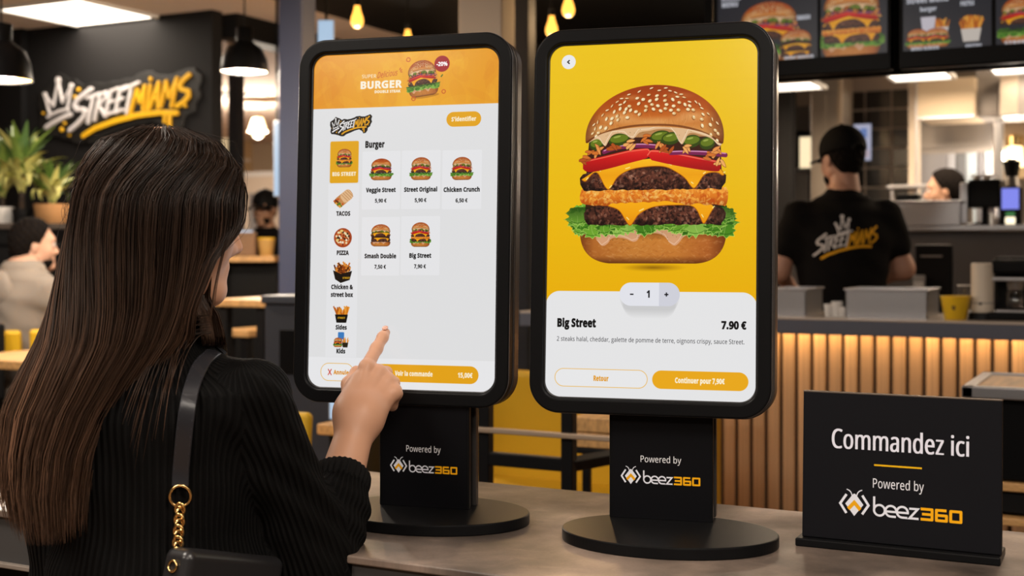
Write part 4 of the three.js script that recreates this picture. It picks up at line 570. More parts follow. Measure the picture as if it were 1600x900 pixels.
// ------------------------------------------------------------------ kitchen pass: dark back panel with a steel shelf, things on it
const ZP = -6.6, YP = EYE + (392 - 352) / FPX * 6.29;
const pl = onZ(1222, 350, ZP).x;
{
  const t = thing('kitchen_pass', 'dark panelled kitchen pass with a steel shelf on top behind the worker', 'pass', [(pl + 4.4) / 2, 0, ZP - 0.2]), w = 4.4 - pl;
  mesh('pass_panel', bx(w, YP - 0.03, 0.1, 0, (YP - 0.03) / 2, 0.1), std([0.058, 0.050, 0.050], 0.6), t);
  mesh('pass_shelf', rb(w, 0.026, 0.42, 0.004, 0, YP - 0.013, 0.01), M.steel, t);
}
const onP = (px, off = 0) => { const p = onZ(px, 350, ZP - off); return [p.x, YP, p.z]; };
{ const p = onP(1452, 0.06), t = thing('steel_pan', 'big stainless steel pan standing on the pass shelf in front of the co-worker', 'pan', p), w = 0.315, h = 0.118;
  mesh('pan_body', [rb(w, h, 0.008, 0.003, 0, h / 2, 0.09), rb(w, h, 0.008, 0.003, 0, h / 2, -0.09), rb(0.008, h, 0.18, 0.003, w / 2, h / 2, 0), rb(0.008, h, 0.18, 0.003, -w / 2, h / 2, 0), bx(w, 0.006, 0.18, 0, 0.004, 0)], M.steel, t); mesh('pan_rim', [rb(w + 0.03, 0.01, 0.022, 0.004, 0, h, 0.095), rb(w + 0.03, 0.01, 0.022, 0.004, 0, h, -0.095), rb(0.02, 0.01, 0.2, 0.004, w / 2, h, 0), rb(0.02, 0.01, 0.2, 0.004, -w / 2, h, 0)], M.steel, t); }
{ const p = onP(1420, 0.30), t = thing('receipt_printer', 'small black box printer behind the big steel pan', 'printer', p); mesh('printer_body', rb(0.115, 0.17, 0.09, 0.008, 0, 0.085, 0), M.black, t); mesh('paper_slot', bx(0.08, 0.006, 0.003, 0, 0.12, 0.046), M.grey, t); }
{ const p = onP(1536, 0.12), t = thing('espresso_machine', 'dark boxy espresso machine with steel side panel on the pass shelf', 'espresso machine', p);
  mesh('machine_body', rb(0.15, 0.14, 0.2, 0.01, 0.015, 0.155, 0), M.black, t); mesh('side_panel', rb(0.035, 0.2, 0.2, 0.004, -0.075, 0.11, 0.02), M.steel, t); mesh('machine_leg', rb(0.03, 0.09, 0.1, 0.004, 0.01, 0.045, -0.03), M.blackMatt, t); mesh('group_head', cyl(0.02, 0.017, 0.03, 0.045, 0.075, 0.05, 20), M.steel, t); mesh('cup_rail', tube([[-0.05, 0.24, 0.08], [0.08, 0.24, 0.08]], 0.005), M.steel, t);
  for (const x of [-0.03, 0.02]) mesh('stacked_cup', lathe([[0.001, 0], [0.016, 0], [0.02, 0.025], [0.018, 0.025], [0.001, 0.004]], 18), M.cream, t, [x, 0.226, 0.0]); }
{ const p = onP(1581, 0.05), t = thing('coffee_grinder', 'coffee grinder with black hopper and glowing blue display on the pass shelf', 'coffee grinder', p);
  mesh('grinder_body', rb(0.10, 0.185, 0.14, 0.01, 0, 0.0925, 0), M.black, t); mesh('neck', cyl(0.03, 0.042, 0.05, 0, 0.21, 0, 24), M.steelDark, t); mesh('hopper', cyl(0.042, 0.03, 0.075, 0, 0.272, 0, 28), M.blackMatt, t); mesh('hopper_lid', cyl(0.018, 0.03, 0.014, 0, 0.316, 0, 24), M.black, t);
  mesh('display', T(new THREE.PlaneGeometry(0.078, 0.1), 0, 0.125, 0.0712), glow([0.25, 0.28, 0.95], 0.9), t); mesh('status_light', bx(0.04, 0.016, 0.004, 0, 0.052, 0.071), glow([0.1, 0.4, 0.12], 0.5), t); mesh('tray_light', rb(0.045, 0.034, 0.01, 0.004, 0, 0.02, 0.072), glow([1, 0.86, 0.6], 1.6), t); }
{ const p = onP(1560, 0.02), t = thing('milk_jug', 'small steel milk jug between the espresso machine and the grinder', 'jug', p); mesh('jug_body', lathe([[0.001, 0], [0.022, 0], [0.026, 0.04], [0.019, 0.078], [0.022, 0.085], [0.02, 0.085], [0.017, 0.078], [0.001, 0.005]], 24), M.steel, t); mesh('jug_handle', T(new THREE.TorusGeometry(0.02, 0.003, 8, 20, Math.PI), 0.024, 0.045, 0, 0, 0, -Math.PI / 2), M.steel, t); }
{ const p = onZ(1456, 455, -6.30), d = 6.0, t = thing('till', 'black card till with a grey keypad terminal behind the worker elbow', 'till', [p.x, YC - 0.1, p.z]);
  mesh('till_screen', rb(0.17, 0.26, 0.03, 0.008, 0.01, 0.24, 0, 2), M.black, t); mesh('till_base', rb(0.16, 0.11, 0.14, 0.01, 0.01, 0.055, 0), M.blackMatt, t); mesh('keypad', rb(0.055, 0.09, 0.022, 0.006, -0.05, 0.18, 0.045), M.grey, t);
  const kg = rb(0.01, 0.008, 0.004, 0.001); for (let i = 0; i < 12; i++) mesh('key', kg, M.white, t, [-0.064 + (i % 3) * 0.014, 0.15 + Math.floor(i / 3) * 0.013, 0.058]); mesh('till_stripe', rb(0.1, 0.008, 0.004, 0.001, 0.0, 0.315, 0.017), M.steelDark, t);
  const tb = thing('back_counter', 'low dark back counter in front of the kitchen pass', 'counter', [(pl + 4.4) / 2, 0, -6.30]); mesh('worktop', rb(4.4 - pl, 0.03, 0.36, 0.004, 0, YC - 0.115, 0), M.steelDark, tb); mesh('cupboard', bx(4.4 - pl - 0.04, YC - 0.13, 0.32, 0, (YC - 0.13) / 2, -0.01), M.blackMatt, tb); }
// ------------------------------------------------------------------ kitchen fittings behind the pass
function slab(name, label, cat, px0, px1, py0, py1, z, depth, mat, extra) {
  const a = onZ(px0, py0, z), b = onZ(px1, py1, z), w = b.x - a.x, ym = (px0 + px1) / 2, y1 = onZ(ym, py0, z).y, y0 = py1 === null ? 0 : onZ(ym, py1, z).y;
  const t = thing(name, label, cat, [(a.x + b.x) / 2, y0, z - depth / 2]); if (mat) mesh(name + '_body', rb(w, y1 - y0, depth, 0.006, 0, (y1 - y0) / 2, 0), mat, t);
  extra?.(t, w, y1 - y0, depth); return t;
}
const brushed = (r, g, b, rough = 0.28) => std([r, g, b], rough, 0.45, { roughnessMap: dtex(128, 128, (u, v) => { const k = 170 + 80 * tnoise(u * 60, v * 2, 60, 2, 3); return [k, k, k]; }, [1, 1], false) });
const BR = brushed(0.56, 0.47, 0.38, 0.5), BR2 = brushed(0.34, 0.31, 0.29, 0.5);
slab('steel_column', 'tall brushed steel column cabinet left of the dark tiled wall', 'steel cabinet', 1267, 1317, 118, null, -8.3, 0.3, BR, (t, w, h, d) => { mesh('door_panel', rb(w * 0.46, h * 0.9, 0.012, 0.003, -w * 0.24, h * 0.5, d / 2 + 0.006), BR, t); mesh('door_panel', rb(w * 0.46, h * 0.9, 0.012, 0.003, w * 0.24, h * 0.5, d / 2 + 0.006), BR, t); });
slab('oven', 'dark built-in oven left of the steel column beside the kiosk edge', 'oven', 1205, 1249, 205, 262, -8.5, 0.35, M.blackMatt, (t, w, h, d) => { mesh('oven_window', rb(w * 0.8, h * 0.42, 0.01, 0.003, 0, h * 0.66, d / 2), M.black, t); mesh('oven_handle', tube([[-w * 0.38, h * 0.3, d / 2 + 0.025], [w * 0.38, h * 0.3, d / 2 + 0.025]], 0.008), M.steel, t); });
slab('oven_stand', 'pale steel stand under the dark oven', 'stand', 1205, 1262, 263, null, -8.5, 0.4, M.grey, (t, w, h, d) => { mesh('shelf_edge', rb(w, 0.03, 0.02, 0.004, 0, h - 0.015, d / 2 + 0.01), M.steel, t); });
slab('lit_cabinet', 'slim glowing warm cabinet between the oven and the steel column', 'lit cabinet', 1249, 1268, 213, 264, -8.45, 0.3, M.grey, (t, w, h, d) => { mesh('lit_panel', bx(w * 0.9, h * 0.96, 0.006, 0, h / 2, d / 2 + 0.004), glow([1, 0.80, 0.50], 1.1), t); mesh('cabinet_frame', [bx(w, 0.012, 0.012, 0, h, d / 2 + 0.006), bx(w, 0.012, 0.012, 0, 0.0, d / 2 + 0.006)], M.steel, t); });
slab('wall_cupboard', 'grey wall cupboard above the dark oven', 'cupboard', 1200, 1265, 166, 206, -8.55, 0.3, M.grey, (t, w, h, d) => { mesh('cupboard_door', rb(w * 0.48, h * 0.94, 0.012, 0.002, -w * 0.25, h / 2, d / 2), M.grey, t); mesh('cupboard_door', rb(w * 0.48, h * 0.94, 0.012, 0.002, w * 0.25, h / 2, d / 2), M.grey, t); });
slab('order_screen', 'small bluish white order screen beside the worker cap on the tiles', 'screen', 1333, 1362, 193, 252, -8.955, 0.03, M.black, (t, w, h, d) => { mesh('screen_face', T(new THREE.PlaneGeometry(w * 0.94, h * 0.96), 0, h / 2, d / 2 + 0.001), std(0x080808, 0.4, 0, { emissive: 0xffffff, emissiveIntensity: 0.6, emissiveMap: canvasTex(64, 128, (c) => { c.fillStyle = '#d3d4ee'; c.fillRect(0, 0, 64, 128); c.fillStyle = '#7f9ad8'; c.fillRect(24, 14, 26, 34); c.fillStyle = '#d8c4d0'; c.fillRect(6, 92, 52, 26); }) }), t); });
slab('white_pillar', 'narrow pale pillar at the right end of the dark tiles', 'pillar', 1419, 1432, 126, null, -7.95, 0.16, M.cream, (t, w, h, d) => { mesh('edge_strip', bx(0.012, h, 0.012, w / 2, h / 2, d / 2), M.steel, t); });
slab('extractor_hood', 'wide cream lit extractor hood over the cooking place', 'extractor hood', 1433, 1524, 122, 183, -7.9, 0.5, std([0.66, 0.53, 0.38], 0.45, 0.25), (t, w, h, d) => { mesh('hood_lip', rb(w, 0.02, 0.02, 0.004, 0, 0.0, d / 2), M.steel, t); });
slab('steel_wall_unit', 'brown steel wall unit right of the cream extractor hood', 'wall unit', 1525, 1561, 104, 182, -8.0, 0.4, BR2, (t, w, h, d) => { mesh('unit_door', rb(w * 0.9, h * 0.6, 0.012, 0.003, 0, h * 0.38, d / 2), BR2, t); });
slab('steel_wall_unit', 'steel wall unit with a bright door at the right picture edge', 'wall unit', 1561, 1640, 112, 180, -7.8, 0.4, BR2, (t, w, h, d) => { mesh('unit_door', rb(w * 0.36, h * 0.96, 0.012, 0.003, -w * 0.3, h * 0.5, d / 2), BR, t); });
slab('fridge', 'tall steel fridge, doors toned pale and blue-grey for reflections, below the extractor hood', 'fridge', 1434, 1552, 186, null, -8.4, 0.5, BR2, (t, w, h, d) => { const cols = [[0.30, 0.30, 0.33], [0.46, 0.48, 0.54], [0.16, 0.17, 0.19], [0.42, 0.49, 0.56], [0.17, 0.17, 0.19], [0.46, 0.50, 0.56]], ws = [0.40, 0.11, 0.13, 0.15, 0.10, 0.11]; let x = -w / 2; ws.forEach((q, i) => { mesh('reflection_toned_door', rb(q * w - 0.006, h * 0.9, 0.02, 0.004, x + q * w / 2, h * 0.45, d / 2 + 0.01), std(cols[i], 0.4, 0.1), t); x += q * w; }); mesh('vent_panel', rb(w, h * 0.08, 0.02, 0.004, 0, h * 0.955, d / 2 + 0.01), M.steelDark, t); for (const k of [-0.12, 0.2]) mesh('fridge_handle', rb(0.012, 0.3, 0.02, 0.004, w * k, h * 0.55, d / 2 + 0.03), M.steel, t); });  // pale and blue-grey reflections put into the door colours
slab('steel_post', 'bright upright steel post at the right end of the fridge', 'post', 1553, 1567, 187, null, -8.0, 0.08, M.steel, (t, w, h) => { mesh('post_cap', rb(w * 1.15, 0.02, 0.1, 0.004, 0, h, 0), M.steel, t); });
{ const p = onZ(1585, 240, -8.3), t = thing('wall_lamp', 'glowing warm wall lamp above the coffee grinder', 'wall lamp', [p.x, p.y, p.z]); mesh('lamp_back', rb(0.3, 0.4, 0.04, 0.01, 0.03, 0.05, -0.12), M.wallWarm, t); mesh('lamp_body', cyl(0.05, 0.05, 0.06, 0, 0.075, 0, 24), M.gold, t); mesh('lamp_glow', cyl(0.045, 0.055, 0.12, 0, -0.02, 0, 24), glow([1, 0.75, 0.38], 4), t); mesh('lamp_arm', tube([[0, 0.09, 0], [0, 0.12, -0.05], [0, 0.1, -0.1]], 0.008), M.gold, t); const L = new THREE.PointLight(new THREE.Color().setRGB(...WARM), 1.0); L.position.set(p.x, p.y - 0.02, p.z + 0.09); L.name = 'light'; scene.add(L); }

// ------------------------------------------------------------------ worker at the counter, seen from behind
const shirtBlack = phys([0.0075, 0.0068, 0.0068], 0.9, { specularIntensity: 0.15 });
{
  const D = 5.4, b = at(1317, 480, D), j = { ...stand(0), elR: [0.265, 1.245, -0.03], wrR: [0.15, 1.16, -0.26], elL: [-0.265, 1.235, -0.03], wrL: [-0.16, 1.15, -0.25] };
  const P = person({ label: 'worker in black cap and black printed T-shirt standing behind the counter, back turned', pos: [b.x, 0, b.z], turn: PSI, joints: j, torso: torsoMan, headTurn: 0.38, pitch: 0.08, shirt: shirtBlack, cap: phys([0.0065, 0.006, 0.006], 0.85, { specularIntensity: 0.2 }), capStrap: true, beard: true, skin: phys([0.50, 0.27, 0.19], 0.5),
    handR: { ax: [-0.5, -0.1, -0.85], n: [0.2, 0.9, -0.2], sd: [-0.9, 0.1, 0.4] }, handL: { ax: [0.45, -0.1, -0.9], n: [-0.2, 0.9, -0.2], sd: [0.9, 0.1, 0.4] } });
  // print on the back of the shirt: a thin layer that follows the cloth
  const w = 0.272, h = 0.2176, cx = -0.014, cy = 1.372, nx = 24, ny = 16, pos = [], uv = [], idx = [];
  for (let i = 0; i <= ny; i++) for (let k = 0; k <= nx; k++) { const x = cx + (k / nx - 0.5) * w, y = cy + (0.5 - i / ny) * h; let z = 0.3; for (let q = 0; q < 60; q++) { const d = P.shirtF(x, y, z); if (d < 0.0012) break; z -= d * 0.7; } pos.push(x, y, z + 0.0022); uv.push(k / nx, 1 - i / ny); }
  for (let i = 0; i < ny; i++) for (let k = 0; k < nx; k++) { const a = i * (nx + 1) + k; idx.push(a, a + nx + 1, a + 1, a + 1, a + nx + 1, a + nx + 2); }
  const g = new THREE.BufferGeometry(); g.setAttribute('position', new THREE.Float32BufferAttribute(pos, 3)); g.setAttribute('uv', new THREE.Float32BufferAttribute(uv, 2)); g.setIndex(idx); g.computeVertexNormals();
  mesh('shirt_print', g, std(0xffffff, 0.8, 0, { map: canvasTex(700, 560, (c) => {
    c.clearRect(0, 0, 700, 560); c.lineJoin = c.lineCap = 'round'; const put = (s, dy, lw = 0.8) => { c.strokeStyle = s[1] ? '#f4b012' : '#dcd6d4'; c.lineWidth = s[0] * lw; c.beginPath(); c.moveTo(s[2], s[3] + dy); for (let i = 4; i < s.length; i += 2) c.lineTo(s[i], s[i + 1] + dy); c.stroke(); };
    c.save(); c.translate(10, 60); c.scale(0.62, 0.62); c.translate(-335, 0); for (const s of MARK.slice(6, 30)) put(s, 0); c.restore();
    c.save(); c.translate(160, -70); c.scale(0.60, 0.60); for (const s of MARK.slice(0, 5)) put(s, 0, 1.35); c.restore();
  }), alphaTest: 0.5 }), P.t);
}
// co-worker behind the pass
{
  const D = 7.2, b = at(1478, 300, D), j = { ...stand(-0.055), elR: [0.25, 1.16, -0.05], wrR: [0.18, 1.05, -0.25], elL: [-0.25, 1.16, -0.05], wrL: [-0.18, 1.05, -0.25] };
  person({ label: 'dark-haired co-worker in black behind the kitchen pass, face in profile to the left', pos: [b.x, 0, b.z], turn: PSI, joints: j, torso: torsoMan.map((r) => [r[0] - 0.07, r[1] * 0.95, r[2]]), headTurn: 1.25, shirt: shirtBlack, skin: SKIN2, headScale: 1.0, handR: { ax: [-0.3, -0.5, -0.8], n: [0.2, 0.8, -0.4], sd: [-1, 0, 0] }, handL: { ax: [0.3, -0.5, -0.8], n: [-0.2, 0.8, -0.4], sd: [1, 0, 0] } });
}

// ------------------------------------------------------------------ dining side
// sign with raised brush letters on a dark ragged plate
{
  const P = (x, y) => { const p = onZ(50 + x / 5.714, 90 + y / 5.714, ZS + 0.03); return [p.x, p.y]; }, o = P(800, 400);
  const t = thing('shop_sign', 'white and yellow brush-lettered shop sign with a crown on the black wall', 'sign', [o[0], o[1], ZS]);
  const L = (x, y) => { const p = P(x, y); return new THREE.Vector2(p[0] - o[0], p[1] - o[1]); }, unit = (P(1400, 400)[0] - P(200, 400)[0]) / 1200;
  const R = rngOf(3), edge = []; for (let i = 0; i < MARK_EDGE.length; i += 2) { const a = L(MARK_EDGE[i], MARK_EDGE[i + 1]), b = L(MARK_EDGE[(i + 2) % MARK_EDGE.length], MARK_EDGE[(i + 3) % MARK_EDGE.length]); edge.push(a, a.clone().lerp(b, 0.5).add(new THREE.Vector2((R() - 0.5) * 0.02, (R() - 0.5) * 0.02))); }
  mesh('back_plate', T(extr(new THREE.Shape(edge), 0.016, 0.002, 1, 4), 0, 0, 0.002), std([0.006, 0.006, 0.006], 0.55), t);
  const mats = [std([0.60, 0.57, 0.58], 0.5), std([0.70, 0.39, 0.010], 0.45)];
  MARK.forEach((s, i) => {
    const gs = [], r = s[0] * 0.37 * unit;
    for (let k = 2; k + 3 < s.length; k += 2) { const a = L(s[k], s[k + 1]), b = L(s[k + 2], s[k + 3]), len = a.distanceTo(b), sh = new THREE.Shape(), ang = Math.atan2(b.y - a.y, b.x - a.x); sh.absarc(0, 0, r, Math.PI / 2, 1.5 * Math.PI); sh.absarc(len, 0, r, -Math.PI / 2, Math.PI / 2); gs.push(T(extr(sh, 0.014 + k * 0.0001 + (i % 7) * 0.0006, 0.002, 1, 6), a.x, a.y, 0.0175, 0, 0, ang)); }
    mesh(s[0] < 30 && s.length <= 6 ? 'paint_dot' : 'brush_stroke', gs, mats[s[1]], t);
  });
}
// planter ledge in front of the wall with pots and leafy plants
const leafMats = [std([0.10, 0.19, 0.035], 0.5, 0, { side: THREE.DoubleSide }), std([0.16, 0.25, 0.05], 0.5, 0, { side: THREE.DoubleSide }), std([0.62, 0.60, 0.20], 0.5, 0, { side: THREE.DoubleSide }), std([0.055, 0.12, 0.03], 0.5, 0, { side: THREE.DoubleSide })];
function leafGeo(len, w, bend) { const n = 10, pos = [], idx = [], uv = []; for (let i = 0; i <= n; i++) { const t = i / n, a = bend * t, y = Math.sin(Math.PI / 2 - a * 0.6) * len * t, z = len * t * Math.sin(a) * 0.75, ww = w * Math.pow(Math.sin(Math.PI * Math.min(0.98, 0.12 + t * 0.88)), 0.8); for (const s of [-1, 0, 1]) { pos.push(s * ww / 2, y + Math.abs(s) * ww * 0.18, z); uv.push((s + 1) / 2, t); } } for (let i = 0; i < n; i++) for (let k = 0; k < 2; k++) { const a = i * 3 + k; idx.push(a, a + 1, a + 3, a + 1, a + 4, a + 3); } const g = new THREE.BufferGeometry(); g.setAttribute('position', new THREE.Float32BufferAttribute(pos, 3)); g.setAttribute('uv', new THREE.Float32BufferAttribute(uv, 2)); g.setIndex(idx); g.computeVertexNormals(); return g; }
const leafShapes = [[0.30, 0.05, 0.35], [0.34, 0.055, 0.8], [0.31, 0.05, 1.5], [0.29, 0.052, 2.3]].map((a) => leafGeo(...a));
function plant(px, py, d, label, potMat, potR, potH, n, seed, size, stem = 0) {
  const p = at(px, py, d), t = thing('potted_plant', label, 'plant', [p.x, p.y, p.z]), R = rngOf(seed);
  mesh('pot', lathe([[0.001, 0], [potR * 0.86, 0], [potR, potH], [potR * 0.92, potH], [potR * 0.88, potH - 0.02], [0.001, potH - 0.02]], 32), potMat, t); mesh('soil', cyl(potR * 0.88, potR * 0.88, 0.01, 0, potH - 0.022, 0), M.soil, t);
  if (stem) mesh('stem', cyl(0.012, 0.016, stem, 0, potH + stem / 2 - 0.02, 0, 10), M.soil, t);
  for (let i = 0; i < n; i++) { const k = i / n, g = leafShapes[Math.min(3, Math.floor((1 - k) * 3.2 + R() * 0.8))], m = mesh('leaf', g, leafMats[k < 0.55 ? (R() < 0.65 ? 2 : 1) : Math.floor(R() * 2) + (R() < 0.2 ? 2 : 0) ? Math.floor(R() * 2) : 3], t, [0, potH + stem * (0.5 + 0.5 * k) - 0.02, 0]); m.rotation.set(0, i * 2.4 + R(), 0); const s = size * (0.75 + 0.4 * R()); m.scale.set(s, s, s); }
}
const PD = 6.8, ledgeY = EYE + (392 - 350) / FPX * PD;
{ const a = at(-90, 350, PD), b = at(135, 350, PD), t = thing('planter_divider', 'dark room divider carrying the potted plants behind the man', 'divider', [(a.x + b.x) / 2, 0, (a.z + b.z) / 2], PSI), w = a.distanceTo(b);
  mesh('divider_top', rb(w, 0.03, 0.34, 0.004, 0, ledgeY - 0.015, 0), std([0.06, 0.045, 0.035], 0.6), t); for (const s of [-1, 0, 1]) mesh('divider_post', bx(0.05, ledgeY - 0.03, 0.3, s * (w / 2 - 0.03), (ledgeY - 0.03) / 2, 0), M.blackMatt, t); mesh('divider_shelf', rb(w, 0.03, 0.3, 0.004, 0, ledgeY - 0.115, 0), M.blackMatt, t); mesh('divider_panel', bx(w, ledgeY - 0.12, 0.05, 0, (ledgeY - 0.12) / 2, 0.05), M.blackMatt, t); }
plant(82, 350, PD, 'leafy plant in a terracotta coloured pot, right one on the divider', M.terracotta, 0.096, 0.105, 44, 21, 0.82);
plant(34, 350, PD - 0.02, 'tall plant with drooping yellow-green leaves in a black pot on the divider', M.blackMatt, 0.05, 0.08, 48, 22, 0.98, 0.16);
plant(4, 350, PD + 0.02, 'plant in a white pot at the left picture edge on the divider', M.white, 0.06, 0.09, 44, 24, 1.05, 0.10);
for (const [px, r, h, m, lab, n] of [[8, 0.022, 0.06, M.white, 'small white bottle on the divider shelf behind the man', 'bottle'], [17, 0.018, 0.055, M.terracotta, 'small orange jar on the divider shelf behind the man', 'jar']]) { const p = at(px, 378, PD - 0.1), t = thing(n, lab, n, [p.x, ledgeY - 0.1, p.z]); mesh(n + '_body', lathe([[0.001, 0], [r, 0], [r, h * 0.7], [r * 0.5, h * 0.85], [r * 0.5, h], [0.001, h]], 24), m, t); mesh(n + '_cap', cyl(r * 0.55, r * 0.55, h * 0.12, 0, h * 1.0, 0, 20), M.grey, t); }
// seated man in a hoodie
{
  const D = 5.95, b = at(36, 480, D), y0 = 0.03, tor = [[0.62, 0.165, 0.12], [0.74, 0.172, 0.125], [0.88, 0.168, 0.12], [1.02, 0.19, 0.125, 0, 0.005], [1.13, 0.20, 0.125, 0, 0.01], [1.215, 0.175, 0.105], [1.275, 0.10, 0.08], [1.31, 0.06, 0.06]].map((r) => [r[0] + y0 - 0.06, r[1], r[2], r[3] || 0, r[4] || 0]);
  const j = { head: [0.0, 1.425 + y0 - 0.06 - 0.045, -0.055], neck: [0, 1.285 + y0 - 0.06 - 0.04, 0.0], shR: [0.185, 1.20 + y0 - 0.09, 0], shL: [-0.185, 1.20 + y0 - 0.09, 0], elR: [0.25, 0.95 + y0, -0.12], elL: [-0.25, 0.95 + y0, -0.12], wrR: [0.14, 0.93 + y0, -0.34], wrL: [-0.14, 0.93 + y0, -0.34], hipR: [0.1, 0.70 + y0 - 0.06, 0], hipL: [-0.1, 0.70 + y0 - 0.06, 0], knR: [0.12, 0.68 + y0 - 0.06, -0.42], knL: [-0.12, 0.68 + y0 - 0.06, -0.42], anR: [0.12, 0.28, -0.36], anL: [-0.12, 0.28, -0.36] };
  const hoodie = std([0.24, 0.205, 0.175], 0.95), turn = PSI - 0.72;
  const P = person({ label: 'dark-haired bearded man in a beige hoodie sitting at the high table, seen from behind', pos: [b.x, 0, b.z], turn, joints: j, torso: tor, headTurn: -0.34, shirt: hoodie, shirtName: 'hoodie', sleeve: 1.9, beard: true, trousers: std([0.03, 0.035, 0.05], 0.85), handR: { ax: [-0.4, -0.05, -0.9], n: [0, 1, 0], sd: [-1, 0, 0] }, handL: { ax: [0.4, -0.05, -0.9], n: [0, 1, 0], sd: [1, 0, 0] } });
  const n = j.neck; const hood = uni([cap([-0.085, n[1] + 0.0, -0.03], [0, n[1] - 0.045, 0.095], 0.042, 0.05), cap([0.085, n[1] + 0.0, -0.03], [0, n[1] - 0.045, 0.095], 0.042, 0.05), ell([0, n[1] - 0.085, 0.115], [0.12, 0.085, 0.045])], 0.035);
  mesh('hood', nets(hood, ...bound([[0, n[1], 0.05]], 0.25), 0.008), hoodie, P.t);
  const st = thing('bar_stool', 'black bar stool under the man in the hoodie', 'stool', [b.x, 0, b.z], turn); const sy = 0.70 + y0 - 0.06 - 0.1;
  mesh('seat', rb(0.38, 0.05, 0.38, 0.02, 0, sy, 0), M.blackMatt, st); mesh('backrest', rb(0.46, 0.34, 0.04, 0.015, 0, 1.0 - 0.17, 0.22), M.blackMatt, st); for (const x of [-1, 1]) mesh('back_post', bar([x * 0.16, sy, 0.19], [x * 0.16, 0.9, 0.22], 0.025), M.blackMetal, st); for (const [x, z] of [[1, 1], [1, -1], [-1, 1], [-1, -1]]) mesh('leg', bar([x * 0.14, sy - 0.02, z * 0.14], [x * 0.2, 0, z * 0.2], 0.025), M.blackMetal, st); mesh('footrest', [bar([0.17, 0.27, -0.17], [-0.17, 0.27, -0.17], 0.02), bar([0.17, 0.27, 0.17], [0.17, 0.27, -0.17], 0.02), bar([-0.17, 0.27, 0.17], [-0.17, 0.27, -0.17], 0.02)], M.blackMetal, st);
}
// tables: light wood top on a black frame
function tableAt(label, px0, px1, py, d, depth, legTo = 0, thick = 0.035, group) {
  const a = at(px0, py, d), b = at(px1, py, d), w = b.x - a.x || 1, y = a.y, W = a.distanceTo(b), t = thing('table', label, 'table', [(a.x + b.x) / 2, 0, (a.z + b.z) / 2 - depth / 2], 0, group);
  mesh('tabletop', rb(W, thick, depth, 0.005, 0, y - thick / 2, 0), M.woodTop, t);
  for (const [x, z] of [[1, 1], [1, -1], [-1, 1], [-1, -1]]) mesh('leg', rb(0.045, y - thick, 0.045, 0.004, x * (W / 2 - 0.05), (y - thick) / 2, z * (depth / 2 - 0.05)), M.blackMetal, t);
  mesh('stretcher', [rb(W - 0.1, 0.03, 0.03, 0.004, 0, 0.25, depth / 2 - 0.05), rb(W - 0.1, 0.03, 0.03, 0.004, 0, 0.25, -depth / 2 + 0.05)], M.blackMetal, t);
}
tableAt('high light wood table with yellow chairs behind it at the left edge', -120, 86, 562, 4.9, 0.5);
tableAt('high light wood table right of the woman chin in front of the bar ledge', 318, 424, 468, 6.0, 0.6);
tableAt('low pale wood table below, right of the woman shoulder', 330, 394, 516, 6.6, 0.5);
function yellowChair(px, py, d, turn, label, w = 0.40, group, seatMat = M.yellow, bh = 0.34) {
  const p = at(px, py, d), t = thing('chair', label, 'chair', [p.x, 0, p.z], turn, group), y = p.y;
  const b = rb(w, bh, 0.035, 0.016, 0, 0, 0, 4); mesh('backrest', T(b, 0, y - bh / 2, 0.17, -0.12), M.yellow, t);
  mesh('seat', rb(w, 0.05, 0.40, 0.02, 0, y - 0.42, -0.03, 3), seatMat, t);
  for (const [x, z] of [[1, 1], [1, -1], [-1, 1], [-1, -1]]) mesh('leg', bar([x * (w / 2 - 0.04), y - 0.43, z * 0.15 - 0.03], [x * (w / 2 - 0.01), 0, z * 0.2 - 0.03], 0.025), M.blackMetal, t);
}
yellowChair(-26, 520, 5.55, PSI + 0.1 + Math.PI, 'yellow chair behind the high table, cut by the left picture edge', 0.23, null, M.blackMatt, 0.15);
yellowChair(73, 518, 5.55, PSI + 0.1 + Math.PI, 'yellow chair behind the high table, half hidden by the woman hair', 0.23, null, M.blackMatt, 0.15);
